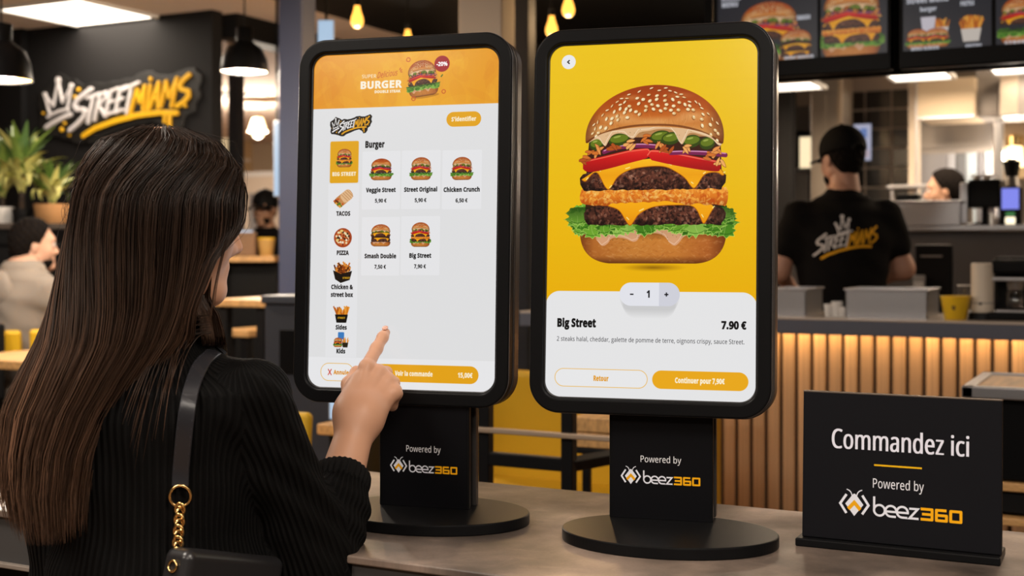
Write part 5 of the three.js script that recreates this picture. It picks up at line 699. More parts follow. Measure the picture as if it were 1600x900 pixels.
// bar ledge in the far lounge with cups and a person behind
const LD = 7.6;
{
  const a = at(325, 400, LD), b = at(436, 400, LD), y = a.y, w = a.distanceTo(b), t = thing('bar_ledge', 'dark bar with a pale wooden ledge in the far lounge right of the woman face', 'bar', [(a.x + b.x) / 2, 0, (a.z + b.z) / 2], PSI);
  mesh('ledge', rb(w, 0.035, 0.32, 0.004, 0, y - 0.017, 0), M.woodTop, t); mesh('bar_front', bx(w, y - 0.035, 0.2, 0, (y - 0.035) / 2, -0.04), M.blackMatt, t);
  const pot = at(416, 398, LD), q = thing('takeaway_cup', 'tan takeaway cup on the bar ledge in front of the man in a cap', 'cup', [pot.x, y, pot.z]); mesh('cup_body', lathe([[0.001, 0], [0.038, 0], [0.052, 0.1], [0.048, 0.1], [0.035, 0.005], [0.001, 0.005]], 28), std([0.55, 0.33, 0.10], 0.6), q); mesh('cup_lid', cyl(0.05, 0.053, 0.01, 0, 0.104, 0, 28), M.yellow, q);
  const br = at(386, 398, LD), u = thing('paper_bag', 'brown paper bag on the bar ledge beside the tan cup', 'bag', [br.x, y, br.z], PSI); mesh('bag_body', rb(0.11, 0.13, 0.07, 0.01, 0, 0.065, 0), std([0.24, 0.14, 0.08], 0.85), u); mesh('bag_fold', rb(0.114, 0.012, 0.02, 0.004, 0, 0.135, 0), std([0.28, 0.17, 0.10], 0.85), u);
  const sc = at(384, 362, LD + 0.6), v = thing('monitor', 'small pale glowing monitor behind the paper bag', 'monitor', [sc.x, y - 0.1, sc.z], PSI); mesh('monitor_case', rb(0.10, 0.16, 0.02, 0.004, 0, 0.19, -0.012), M.grey, v); mesh('monitor_screen', T(new THREE.PlaneGeometry(0.09, 0.1), 0, 0.21, 0.001), glow([0.75, 0.85, 1], 0.9), v); mesh('monitor_stand', cyl(0.012, 0.03, 0.12, 0, 0.06, -0.01, 16), M.grey, v);
}
{ const D = 8.6, b = at(416, 330, D), j = { ...stand(-0.11), elR: [0.25, 1.1, -0.02], wrR: [0.2, 0.98, -0.2], elL: [-0.25, 1.1, -0.02], wrL: [-0.2, 0.98, -0.2] };
  person({ label: 'man in a dark cap behind the bar ledge in the far lounge', pos: [b.x, 0, b.z], turn: PSI + Math.PI * 0.93, joints: j, torso: torsoMan.map((r) => [r[0] - 0.10, r[1], r[2]]), shirt: shirtBlack, skin: SKIN2, cap: M.blackMatt, beard: true, headScale: 0.95, handR: { ax: [-0.3, -0.5, -0.8], n: [0.2, 0.8, -0.4], sd: [-1, 0, 0] }, handL: { ax: [0.3, -0.5, -0.8], n: [-0.2, 0.8, -0.4], sd: [1, 0, 0] } }); }
// lit things deep in the lounge
{ const p = at(403, 206, 11.6), t = thing('wall_lamp', 'glowing wall lamp deep in the far lounge between the post and the steel column', 'wall lamp', [p.x, p.y, p.z], PSI); mesh('lamp_shade', lathe([[0.09, 0], [0.05, 0.12], [0.046, 0.12], [0.086, 0]], 28), std([0.8, 0.6, 0.35], 0.8, 0, { side: THREE.DoubleSide }), t); mesh('lamp_bulb', new THREE.SphereGeometry(0.06, 32, 24), glow([1, 0.72, 0.36], 4), t); mesh('lamp_arm', tube([[0, 0.12, 0], [0, 0.16, -0.1], [0, 0.1, -0.2]], 0.01), M.gold, t); const L = new THREE.PointLight(new THREE.Color().setRGB(...WARM), 14); L.position.set(p.x, p.y - 0.12, p.z); L.name = 'light'; scene.add(L); }
slab('rack_shelf', 'long bright steel shelf on the kitchen rear side behind the co-worker', 'shelf', 1385, 1556, 287, 293, -7.88, 0.12, M.steel, (t, w) => { for (const k of [-0.46, 0, 0.46]) mesh('shelf_post', cyl(0.01, 0.01, 1.75, w * k, -0.875, 0, 12), M.steel, t); });
slab('lounge_cabinet', 'pale cabinet with a white top in the far lounge below the wall lamp', 'cabinet', 380, 428, 272, null, -11.9, 0.5, M.cream, (t, w, h, d) => { mesh('cabinet_top', rb(w * 1.1, 0.06, d * 1.05, 0.01, 0, h, 0), M.white, t); mesh('cabinet_door', rb(w * 0.42, h * 0.8, 0.02, 0.004, -w * 0.1, h * 0.5, d / 2), M.grey, t); });
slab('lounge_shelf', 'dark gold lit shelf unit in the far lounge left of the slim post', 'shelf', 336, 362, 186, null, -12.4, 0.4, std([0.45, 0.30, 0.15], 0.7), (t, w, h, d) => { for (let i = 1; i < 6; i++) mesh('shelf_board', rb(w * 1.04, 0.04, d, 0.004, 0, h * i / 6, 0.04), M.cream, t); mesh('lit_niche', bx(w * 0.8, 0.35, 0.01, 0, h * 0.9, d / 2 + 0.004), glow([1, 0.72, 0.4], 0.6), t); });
// waste station beside the steel post
{ const p = at(441, 462, 4.6), t = thing('waste_station', 'dark blue-grey waste station with a small tray on top beside the kiosk', 'waste station', [p.x, 0, p.z - 0.2]); const y = p.y; mesh('station_body', rb(0.36, y - 0.03, 0.4, 0.008, 0.10, (y - 0.03) / 2, 0), std([0.028, 0.031, 0.042], 0.55), t); mesh('station_top', rb(0.38, 0.03, 0.42, 0.006, 0.10, y - 0.015, 0), std([0.04, 0.045, 0.06], 0.5), t); mesh('waste_flap', rb(0.22, 0.16, 0.012, 0.004, 0.10, y - 0.2, 0.2), M.black, t); mesh('side_panel', rb(0.03, y - 0.3, 0.2, 0.004, -0.095, (y - 0.3) / 2, 0.05), M.steelDark, t);
  const tr = thing('napkin_box', 'small pale napkin box on the waste station', 'box', [p.x + 0.045, y, p.z - 0.12]); mesh('box_body', rb(0.05, 0.035, 0.06, 0.006, 0, 0.0175, 0), M.white, tr); mesh('napkin', rb(0.03, 0.012, 0.04, 0.003, 0, 0.04, 0), M.cream, tr); }
// yellow bench front and the black-framed table before it
{
  const a = onZ(690, 640, -4.0).x, b = onZ(1092, 640, -4.0).x, yT = onZ(800, 588, -4.0).y, t = thing('yellow_bench', 'yellow upholstered bench with a tall plain back between the kiosk stands', 'bench', [(a + b) / 2, 0, -4.0]), w = b - a;
  mesh('bench_back', rb(w, yT - 0.05, 0.09, 0.02, 0, (yT + 0.05) / 2, -0.2, 3), M.yellow, t); mesh('bench_seat', rb(w, 0.10, 0.40, 0.025, 0, 0.45, 0.03, 3), M.yellow, t); mesh('bench_front', rb(w, 0.36, 0.34, 0.01, 0, 0.22, 0.02), M.yellow, t); mesh('bench_plinth', bx(w - 0.04, 0.04, 0.3, 0, 0.02, 0), M.blackMatt, t);
}
{
  const d = 3.3, p = at(759, 670, d), q = onZ(889, 680, p.z), e = onZ(960, 684, p.z), y = p.y, w = q.x - p.x, t = thing('rail_frame', 'black upright frame with a thin pale top rail before the yellow bench', 'frame', [(p.x + q.x) / 2, 0, p.z], 0);
  for (const x of [-1, 1]) mesh('post', rb(0.032, y + 0.10, 0.032, 0.004, x * w / 2, (y + 0.10) / 2, 0), M.blackMetal, t);
  mesh('top_rail', rb(w + (e.x - q.x) + 0.03, 0.013, 0.02, 0.003, (e.x - q.x) / 2, y, 0.018), std([0.5, 0.38, 0.28], 0.4, 0.3), t);
  mesh('stretcher', rb(w, 0.034, 0.028, 0.004, 0, y - 0.075, 0), M.blackMetal, t);
  mesh('side_rail', bar([w / 2, y - 0.075, 0], [w / 2 + 0.10, y - 0.075, -0.32], 0.03), M.blackMetal, t); mesh('rear_post', rb(0.03, y - 0.06, 0.03, 0.004, w / 2 + 0.10, (y - 0.06) / 2, -0.32), M.blackMetal, t);
  const c0 = at(900, 649, 3.62), c1 = at(990, 649, 3.62), h = 0.085, b = thing('wooden_box', 'pale wooden box lying behind the black rail frame beside the right kiosk stand', 'box', [(c0.x + c1.x) / 2, c0.y - h, (c0.z + c1.z) / 2], 0), bw = c1.x - c0.x;
  mesh('board', rb(bw, h * 0.48, 0.14, 0.004, 0, h * 0.76, 0), M.woodTop, b); mesh('board', rb(bw, h * 0.48, 0.14, 0.004, 0, h * 0.25, 0), M.woodTop, b);
  const s = thing('box_stand', 'slim black stand under the pale wooden box', 'stand', [(c0.x + c1.x) / 2, 0, (c0.z + c1.z) / 2]); mesh('stand_plate', rb(bw, 0.016, 0.14, 0.003, 0, c0.y - h - 0.009, 0), M.blackMetal, s); for (const x of [-1, 1]) mesh('stand_leg', rb(0.022, c0.y - h - 0.017, 0.022, 0.003, x * bw * 0.38, (c0.y - h - 0.017) / 2, 0), M.blackMetal, s);
}
// seat and boxes glimpsed under the left kiosk
yellowChair(452, 632, 3.9, PSI - 0.3, 'yellow chair glimpsed between the woman arm and the left kiosk', 0.30);
tableAt('pale wood table glimpsed under the left kiosk beside the woman wrist', 488, 560, 664, 4.0, 0.5);
{ const p = at(515, 661, 4.15), t = thing('window_glow', 'added pale glowing panel for window daylight glimpsed under the left kiosk', 'window_glow', [p.x, p.y - 0.001, p.z - 0.08], PSI); mesh('window_glow_case', rb(0.10, 0.066, 0.01, 0.004, 0, 0.035, -0.006), M.grey, t); mesh('window_glow_face', T(new THREE.PlaneGeometry(0.092, 0.058), 0, 0.035, 0.0004), glow([0.55, 0.72, 0.92], 0.8), t); }  // added glowing panel standing for a glimpse of pale blue window
// service cart at the right
{
  const p = at(1503, 602, 3.25), y = p.y, w = 0.62, t = thing('service_cart', 'black service cart with a pale wooden top and shelf behind the table sign', 'cart', [p.x + w / 2, 0, p.z - 0.2]);
  mesh('cart_top', [rb(w, 0.03, 0.03, 0.004, 0, y - 0.015, 0.2), rb(w, 0.03, 0.03, 0.004, 0, y - 0.015, -0.2), rb(0.03, 0.03, 0.43, 0.004, w / 2 - 0.015, y - 0.015, 0), rb(0.03, 0.03, 0.43, 0.004, -w / 2 + 0.015, y - 0.015, 0)], M.steel, t); mesh('top_board', bx(w - 0.06, 0.012, 0.38, 0, y - 0.012, 0), M.woodTop, t);
  mesh('cart_body', rb(w - 0.03, 0.20, 0.38, 0.006, 0, y - 0.135, 0), M.black, t); mesh('rail', rb(w, 0.022, 0.40, 0.004, 0, y - 0.25, 0), M.woodTop, t); mesh('drawer', rb(w - 0.04, 0.055, 0.37, 0.004, 0, y - 0.29, 0), M.blackMatt, t); mesh('shelf', rb(w, 0.02, 0.42, 0.004, 0, y - 0.335, 0), M.woodTop, t);
  for (const [x, z] of [[1, 1], [1, -1], [-1, 1], [-1, -1]]) { mesh('leg', rb(0.03, y - 0.06, 0.03, 0.003, x * (w / 2 - 0.02), (y - 0.06) / 2 + 0.04, z * 0.18), M.blackMetal, t); mesh('caster', T(new THREE.CylinderGeometry(0.025, 0.025, 0.02, 20), x * (w / 2 - 0.02), 0.025, z * 0.18, 0, 0, Math.PI / 2), M.blackMatt, t); }
}
// ------------------------------------------------------------------ ordering table
const YT = 0.89, ZT0 = -1.505, ZT1 = -2.10;
{
  const stone = dtex(1024, 1024, (u, v) => { const a = fbm(u, v, 5, 31, 5), b = fbm(u + 0.12 * a, v + 0.08 * a, 9, 47, 5), sc = tnoise(u * 26 + 2 * b, v * 60 + 5 * a, 26, 60, 7), s2 = tnoise(u * 150 + 8 * a, v * 34 + 6 * b, 150, 34, 19), g = tnoise(u * 420, v * 420, 420, 420, 3); let k = 0.82 + 0.95 * (b - 0.47) + 0.60 * (a - 0.47) + 0.07 * (g - 0.5); if (sc > 0.82) k += 0.55 * (sc - 0.82); if (s2 > 0.86) k += 0.5 * (s2 - 0.86); return [140 * k, 122 * k, 110 * k]; }, [0.9, 1.0]);
  const rgh = dtex(512, 512, (u, v) => { const k = 78 + 76 * fbm(u, v, 6, 91, 4) + 12 * tnoise(u * 60, v * 60, 60, 60, 5); return [k, k, k]; }, [0.9, 1.0], false);
  const top = std(0xffffff, 1.0, 0, { map: stone, roughnessMap: rgh });
  const x0 = -3.1, x1 = 1.6, t = thing('ordering_table', 'long grey-brown stone-topped table in front, carrying both kiosks and the sign', 'table', [(x0 + x1) / 2, 0, (ZT0 + ZT1) / 2]), w = x1 - x0, d = ZT0 - ZT1;
  const g = rb(w, 0.012, d, 0.003, 0, YT - 0.006, 0); { const p = g.attributes.position, uv = g.attributes.uv; for (let i = 0; i < p.count; i++) uv.setXY(i, p.getX(i), p.getZ(i)); }
  mesh('tabletop', g, top, t);
  mesh('apron', bx(w - 0.02, 0.075, d - 0.02, 0, YT - 0.05, 0), std([0.060, 0.058, 0.058], 0.5), t);
  mesh('apron_edge', rb(w, 0.008, d, 0.002, 0, YT - 0.0915, 0), std([0.25, 0.21, 0.18], 0.4), t);
  mesh('table_panel', bx(w - 0.12, 0.72, 0.04, 0, 0.42, 0.1), M.blackMatt, t);
  for (const sx of [-1, 1]) for (const sz of [-1, 1]) mesh('leg', rb(0.06, YT - 0.096, 0.06, 0.004, sx * (w / 2 - 0.06), (YT - 0.096) / 2, sz * (d / 2 - 0.06)), M.blackMetal, t);
}
// ------------------------------------------------------------------ kiosks
function printTex(w, h, draw, bg = '#17171a') { return canvasTex(w, h, (c) => { c.fillStyle = bg; c.fillRect(0, 0, w, h); draw(c, w, h); }); }
function kiosk(o) {
  const turn = PSI - o.yaw, cy = Math.cos(o.yaw), sy = Math.sin(o.yaw), base = kw(o.bx, YT, o.bd);
  const t = thing('self_order_kiosk', o.label, 'kiosk', [base.x, YT, base.z], turn);
  const loc = (x, d) => { const dx = x - o.bx, dz = -(d - o.bd); return [dx * cy + dz * sy, -dx * sy + dz * cy]; };   // in the kiosk's own axes
  // oval foot
  const oval = new THREE.Shape(); oval.absellipse(0, 0, o.ra, o.rb, 0, Math.PI * 2);
  mesh('base_plate', T(extr(oval, 0.013, 0.0022, 3, 64), 0, 0.0, 0, -Math.PI / 2), M.black, t, [0, 0.0023, 0]).position.y = 0.0022;
  // post: front plate, core and rear plate
  const [px, pz] = loc(o.px, o.pd), head = loc(o.cx, o.cd), top = o.cyy - YT - 0.297, y0 = 0.0168, hP = top - y0, pw = o.pw;
  mesh('post_front', rb(pw, hP, 0.012, 0.002, px, y0 + hP / 2, pz - 0.006), M.black, t);
  mesh('post_core', bx(pw - 0.012, hP, o.pt - 0.028, px, y0 + hP / 2, pz - o.pt / 2), M.blackMatt, t);
  mesh('post_rear', rb(pw, hP, 0.014, 0.002, px, y0 + hP / 2, pz - o.pt + 0.007), std([0.045, 0.040, 0.037], 0.35, 0.4), t);
  const ph = hP - 0.003, pr = printTex(640, Math.round(640 * ph / (pw - 0.008)), (c, w, h) => { const k = w / (pw - 0.008); text(c, 'Powered by', w / 2 + o.tx * k, h - (o.ty - 0.0218 - 0.001) * k + 0 * k, 0.0140 * k, { bold: false, color: '#e6e6ea', align: 'center', max: o.tw * k }); drawBee(c, w / 2 - o.lw / 2 * k + o.lx * k, h - (o.ly - 0.0178) * k, o.lw * k); }, '#0d0d10');
  const pm = phys(0xffffff, 0.42, { map: pr, specularIntensity: 0.28 });
  mesh('post_print', T(new THREE.PlaneGeometry(pw - 0.008, ph), px, y0 + 0.001 + ph / 2, pz + 0.0006), pm, t);
  // head: bezel with rounded opening, screen set back, rear shell; tilted slightly back
  const W = 0.371, H = 0.60, sw = SW / 1000, shh = SH / 1000, grp = [head[0], o.cyy - YT, head[1]], rot = [-o.lean, 0, 0];
  const ring = rrect(W, H, 0.047); ring.holes.push(rrect(sw + 0.006, shh + 0.006, 0.027));
  mesh('bezel', T(extr(ring, 0.018, 0.003, 4, 20), 0, 0, -0.021), M.black, t, grp, rot);
  const band = rrect(W + 0.0014, H + 0.0014, 0.0477); band.holes.push(rrect(W - 0.004, H - 0.004, 0.045)); mesh('edge_highlight', T(extr(band, 0.0016, 0.0004, 1, 20), 0, 0, -0.0062), std([0.20, 0.20, 0.21], 0.28, 0.7), t, grp, rot);  // pale ring added as the highlight line along the bezel edge
  const lip = rrect(sw + 0.0075, shh + 0.0075, 0.0277); lip.holes.push(rrect(sw, shh, 0.024)); mesh('inner_lip', T(extr(lip, 0.009, 0.0015, 2, 20), 0, 0, -0.0165), std([0.03, 0.03, 0.031], 0.3, 0.2), t, grp, rot);
  const shell = rrect(W - 0.004, H - 0.004, 0.046); mesh('middle_shell', T(extr(shell, 0.012, 0.001, 1, 20), 0, 0, -0.034), M.blackMetal, t, grp, rot);
  const back = rrect(W + o.flare, H + o.flare, 0.048); mesh('rear_shell', T(extr(back, o.th - 0.034 - 0.006, 0.003, 3, 20), 0, 0, -o.th + 0.003), std([0.085, 0.072, 0.064], 0.3, 0.5), t, grp, rot);
  const scr = new THREE.ShapeGeometry(rrect(sw, shh, 0.024), 12); { const p = scr.attributes.position, uv = scr.attributes.uv; for (let i = 0; i < p.count; i++) uv.setXY(i, p.getX(i) / sw + 0.5, p.getY(i) / shh + 0.5); }
  mesh('screen', T(scr, 0, 0, -0.0095), std(0x040404, 0.22, 0, { emissive: 0xffffff, emissiveIntensity: o.bright, emissiveMap: o.tex }), t, grp, rot);
  const L = new THREE.RectAreaLight(new THREE.Color().setRGB(...o.lc), LIGHT.screen, sw, shh); L.name = 'light'; const c = kw(o.cx, o.cyy, o.cd), n = kw(-Math.sin(o.yaw), 0, -Math.cos(o.yaw)); L.position.copy(c).addScaledVector(n, 0.006); L.lookAt(c.clone().addScaledVector(n, 2).add(V(0, 2 * Math.tan(o.lean), 0))); scene.add(L);
  mesh('hinge_block', rb(0.10, 0.12, 0.05, 0.006, head[0], o.cyy - YT - 0.22, head[1] - o.th - 0.01), M.blackMetal, t);
}
const deg = Math.PI / 180;
const KA = { cx: -0.1817, cyy: EYE + 0.0513, cd: 2.0778, yaw: 16.3 * deg, lean: 2.6 * deg };
kiosk({ ...KA, label: 'black self-order kiosk touched by the woman, its screen showing a white menu list', bx: -0.132, bd: 2.045, ra: 0.163, rb: 0.118, px: -0.142, pd: 2.06, pw: 0.153, pt: 0.05, th: 0.062, flare: 0.0, tex: screenA, bright: 0.92, lc: [1, 0.93, 0.85], tx: -0.001, ty: 0.111, tw: 0.060, lw: 0.115, lx: 0.0, ly: 0.0825 });
kiosk({ label: 'black self-order kiosk showing one big burger on yellow, right one on the table', cx: 0.2099, cyy: EYE + 0.0493, cd: 1.9615, yaw: 15.6 * deg, lean: 3.8 * deg, bx: 0.232, bd: 1.893, ra: 0.160, rb: 0.115, px: 0.228, pd: 1.965, pw: 0.160, pt: 0.055, th: 0.085, flare: 0.006, tex: screenB, bright: 0.95, lc: [1, 0.8, 0.3], tx: 0.0, ty: 0.1097, tw: 0.064, lw: 0.1228, lx: 0.0, ly: 0.0822 });
// ------------------------------------------------------------------ table sign
{
  const c = kw(0.5385, YT, 1.8035), yaw = 26 * deg, t = thing('table_sign', 'black tabletop sign on a bar foot with white lettering and a yellow line', 'sign', [c.x, YT, c.z], PSI - yaw);
  mesh('sign_foot', rb(0.281, 0.012, 0.075, 0.0025, 0, 0.006, -0.0375), M.black, t);
  const w = 0.274, h = 0.212, lean = 2.6 * deg, z = -0.012, th = 0.012;
  mesh('sign_panel', rb(w, h, th, 0.0015, 0, h / 2, 0), phys([0.0075, 0.0075, 0.0095], 0.5, { specularIntensity: 0.25 }), t, [0.004, 0.012, z - th / 2], [-lean, 0, 0]);
  mesh('sign_edge', rb(w + 0.0005, 0.0022, th + 0.001, 0.0008, 0, h, 0), std([0.2, 0.16, 0.13], 0.35, 0.6), t, [0.004, 0.012, z - th / 2], [-lean, 0, 0]);
  const k = 4000, W = Math.round(w * k), Hh = Math.round(h * k);
  const pr = printTex(W, Hh, (c, ww, hh) => { text(c, 'Commandez ici', ww * 0.143, hh * 0.375, 0.0395 * k, { color: '#dfe0ee', max: ww * 0.708, bold: false }); c.save(); c.globalAlpha = 1; text(c, 'Commandez ici', ww * 0.143 + 2.4, hh * 0.375, 0.0395 * k, { color: '#dfe0ee', max: ww * 0.708, bold: false }); text(c, 'Commandez ici', ww * 0.143 + 4.8, hh * 0.375, 0.0395 * k, { color: '#dfe0ee', max: ww * 0.708, bold: false }); c.restore(); c.fillStyle = '#e6b117'; c.fillRect(ww * 0.372, hh * 0.468, ww * 0.243, hh * 0.012); text(c, 'Powered by', ww * 0.362, hh * 0.628, 0.0185 * k, { color: '#e6e6ee', bold: false, max: ww * 0.264 }); drawBee(c, ww * 0.193, hh * 0.752, ww * 0.625); }, '#121216');
  mesh('sign_print', T(new THREE.PlaneGeometry(w - 0.003, h - 0.003), 0, h / 2, th / 2 + 0.0006), phys(0xffffff, 0.5, { map: pr, specularIntensity: 0.25 }), t, [0.004, 0.012, z - th / 2], [-lean, 0, 0]);
}
// ------------------------------------------------------------------ the woman at the kiosk (own axes: x right, y up, -z away from the photograph's viewer)
const WB = { x: -0.50, d: 1.81 }, wBase = kw(WB.x, 0, WB.d);
const woman = thing('person', 'woman with long brown hair in a black ribbed sweater pointing at the kiosk screen', 'person', [wBase.x, 0, wBase.z], PSI);
const wl = (px, py, d) => { const p = cf(px, py, d); return [p.x - WB.x, p.y, p.z + WB.d]; };
const skinW = phys([0.60, 0.322, 0.205], 0.46, { specularIntensity: 0.7, sheen: 0.15, sheenRoughness: 0.5, sheenColor: new THREE.Color(0.9, 0.5, 0.4) });
const yawB = 18 * deg, yawH = 53 * deg;
const hf = V(Math.sin(yawH), 0, -Math.cos(yawH)), hrt = V(Math.cos(yawH), 0, Math.sin(yawH)), hpt = 0.14;
const hfw = hf.clone().multiplyScalar(Math.cos(hpt)).add(V(0, -Math.sin(hpt), 0)), hup = V(0, Math.cos(hpt), 0).addScaledVector(hf, Math.sin(hpt));
const headO = [wl(268, 350, 1.80)[0], 1.373, wl(268, 350, 1.80)[2]];
const WH = headFields(headO, hfw, hup, hrt, 1.0);
const shR = wl(396, 616, 1.76), elR = wl(494, 884, 1.835), wrR = wl(561, 652, 1.968), shL = wl(86, 642, 1.86), elL = wl(98, 925, 1.90), wrL = wl(402, 905, 1.84);
const torsoW = [[0.70, 0.165, 0.11], [0.86, 0.160, 0.112], [0.94, 0.140, 0.10], [1.02, 0.145, 0.10], [1.09, 0.158, 0.105], [1.125, 0.160, 0.098], [1.155, 0.105, 0.080], [1.19, 0.060, 0.058], [1.235, 0.052, 0.052]];
const tx = (shR[0] + shL[0]) / 2 + 0.01, tz = (shR[2] + shL[2]) / 2;
const grow = (rows, a) => rows.map((r) => [r[0], r[1] + a, r[2] + a]);
const torsoF = stack(torsoW, tx, tz, -yawB), neckTop = WH.P(-0.025, -0.06, 0), neckBot = [tx + 0.004, 1.20, tz];
const handAx = sub(wl(592, 588, 2.02), wrR), hN = [0.30, 0.30, 0.95];
const hip = (s) => [tx + s * 0.09, 0.74, tz - s * 0.03], kn = (s) => [tx + s * 0.09, 0.42, tz - 0.01], an = (s) => [tx + s * 0.09, 0.08, tz + 0.02];
const bodyW = uni([torsoF, cap(neckTop, neckBot, 0.046, 0.054), cap(shR, elR, 0.040, 0.037), cap(shL, elL, 0.040, 0.036), cap(elL, wrL, 0.035, 0.025), ...[1, -1].flatMap((s) => [cap(hip(s), kn(s), 0.075, 0.052), cap(kn(s), an(s), 0.052, 0.035)])], 0.04);
const foreR = (() => { const m = [0, 1, 2].map((k) => elR[k] + (wrR[k] - elR[k]) * 0.35); const main = uni([cap(elR, m, 0.036, 0.0365), cap(m, wrR, 0.0365, 0.0268)], 0.02), flat = cap([wrR[0] - 0.006, wrR[1], wrR[2]], [wrR[0] + 0.006, wrR[1], wrR[2]], 0.0255); return uni([main, flat], 0.02); })();
// pointing right hand: wrist, knuckles, stretched forefinger, three fingers folded, thumb tucked on the far side
const hd = (px, py, d) => wl(px, py, d);
const K = { i: hd(573, 573, 2.010), m: hd(591, 582, 2.014), r: hd(606, 596, 2.012), p: hd(616, 613, 2.004) };
const tipZ = 2.0785;
const fingers = [
  [cap(hd(566, 590, 2.004), K.i, 0.0105, 0.0104), cap(K.i, hd(588, 545, 2.046), 0.0110, 0.0098), cap(hd(588, 545, 2.046), hd(598, 527, 2.063), 0.0096, 0.0088), cap(hd(598, 527, 2.063), hd(602.5, 519.5, tipZ - 0.004), 0.0087, 0.0074)],
  [cap(K.m, hd(603, 582, 2.044), 0.0102, 0.0096), cap(hd(603, 582, 2.044), hd(600, 604, 2.062), 0.0094, 0.0084), cap(hd(600, 604, 2.062), hd(590, 610, 2.046), 0.0082, 0.0072)],
  [cap(K.r, hd(615, 598, 2.042), 0.0100, 0.0094), cap(hd(615, 598, 2.042), hd(609, 620, 2.057), 0.0092, 0.0082), cap(hd(609, 620, 2.057), hd(598, 624, 2.040), 0.0080, 0.0070)],
  [cap(K.p, hd(620, 615, 2.028), 0.0094, 0.0088), cap(hd(620, 615, 2.028), hd(613, 634, 2.040), 0.0085, 0.0076), cap(hd(613, 634, 2.040), hd(603, 635, 2.026), 0.0074, 0.0064)],
  [cap(hd(548, 630, 1.995), hd(545, 600, 2.020), 0.0150, 0.0115), cap(hd(545, 600, 2.020), hd(557, 582, 2.046), 0.0112, 0.0096), cap(hd(557, 582, 2.046), hd(573, 584, 2.058), 0.0095, 0.0076)],
].map((g) => uni(g, 0.006));
const palmW = uni([cap(hd(549, 640, 1.978), hd(566, 590, 2.002), 0.0160, 0.0125), cap(hd(560, 640, 1.975), K.m, 0.0165, 0.0125), cap(hd(569, 646, 1.975), K.r, 0.0160, 0.0120), cap(hd(577, 648, 1.978), K.p, 0.0150, 0.0115), cap(hd(560, 655, 1.970), hd(566, 640, 1.978), 0.0245, 0.020), cap(hd(546, 634, 1.985), hd(556, 600, 2.01), 0.0155, 0.0125)], 0.020);
const tendons = [[K.i, hd(556, 634, 1.962)], [K.m, hd(563, 634, 1.960)], [K.r, hd(570, 638, 1.962)], [K.p, hd(576, 642, 1.966)]].map(([a, b]) => cap([a[0], a[1], a[2] + 0.0068], [b[0], b[1], b[2] - 0.0010], 0.0040, 0.0026));
const knob = [K.i, K.m, K.r, K.p].map((q, i) => ell([q[0], q[1], q[2] + 0.003], [0.0105, 0.0105, 0.0105]));
const handW = (x, y, z) => { let d = smin(palmW(x, y, z), foreR(x, y, z), 0.03); for (let i = 0; i < 4; i++) { d = smin(d, tendons[i](x, y, z), 0.010); d = smin(d, knob[i](x, y, z), 0.008); } let q = 1e9; fingers.forEach((g) => { q = smin(q, g(x, y, z), 0.0014); }); return smin(d, q, 0.0055); };
const leftHand = handField(wrL, [0.86, 0.42, 0.12], [0.0, 0.15, -1], [0, 1, 0], [[0.35, 0.4, 0.3], [0.4, 0.4, 0.3], [0.45, 0.45, 0.3], [0.5, 0.5, 0.3], [0.2, 0.2]], 0.62);
{
  const box = bound([shR, shL, elR, elL, wrL, hip(1), hip(-1), an(1), an(-1), neckTop], 0.13); box[0][1] = 0.02;
  const headAndNeck = (x, y, z) => smin(WH.f(x, y, z), cap(neckTop, neckBot, 0.046, 0.054)(x, y, z), 0.02);
  const hb = bound([headO, WH.P(0.1, 0, 0), neckBot], 0.135);
  const armBox = bound([elR, wrR, hd(602, 518, 2.08), K.p, K.m], 0.045);
  const body = mesh('body', [nets(bodyW, box[0], box[1], 0.012), nets(headAndNeck, hb[0], hb[1], 0.0034), nets(handW, armBox[0], armBox[1], 0.0021), nets(leftHand.f, ...bound([wrL, leftHand.P(0.2, 0, 0)], 0.05), 0.003)], skinW, woman);
  // finger nail on the forefinger and small facial parts
  const tip = hd(602.2, 517.5, tipZ - 0.006), dirF = V(...sub(hd(602.5, 518.5, tipZ), hd(598, 527, 2.063))).normalize(), nN = V(-0.15, 0.45, 0.95).addScaledVector(dirF, -V(-0.15, 0.45, 0.95).dot(dirF)).normalize(), sN = new THREE.Vector3().crossVectors(dirF, nN);
  const nail = new THREE.SphereGeometry(1, 24, 12).scale(0.0050, 0.0068, 0.0016).applyMatrix4(new THREE.Matrix4().makeBasis(sN, dirF, nN)); nail.translate(tip[0] + nN.x * 0.0064, tip[1] + nN.y * 0.0064, tip[2] + nN.z * 0.0064);
  mesh('finger_nail', nail, phys([0.64, 0.35, 0.26], 0.3), woman);
  for (const r of [1, -1]) { const e = mesh('eyeball', new THREE.SphereGeometry(0.0118, 20, 14), std([0.78, 0.75, 0.72], 0.2), woman, WH.P(0.080, 0.0, 0.031 * r)); mesh('iris', new THREE.SphereGeometry(0.0062, 16, 12), std([0.06, 0.03, 0.015], 0.15), e, hfw.clone().multiplyScalar(0.0072)); mesh('eyebrow', tube([WH.P(0.092, 0.026, 0.014 * r), WH.P(0.092, 0.031, 0.030 * r), WH.P(0.078, 0.027, 0.050 * r)], 0.0026, 12, 6), hairDark, woman); }
  mesh('lips', nets(uni([cap(WH.P(0.0845, -0.0655, 0.014), WH.P(0.0845, -0.0655, -0.014), 0.0055), cap(WH.P(0.0825, -0.0755, 0.011), WH.P(0.0825, -0.0755, -0.011), 0.006)], 0.006), ...bound([WH.P(0.08, -0.07, 0)], 0.035), 0.0016), phys([0.50, 0.20, 0.16], 0.4), woman);
}
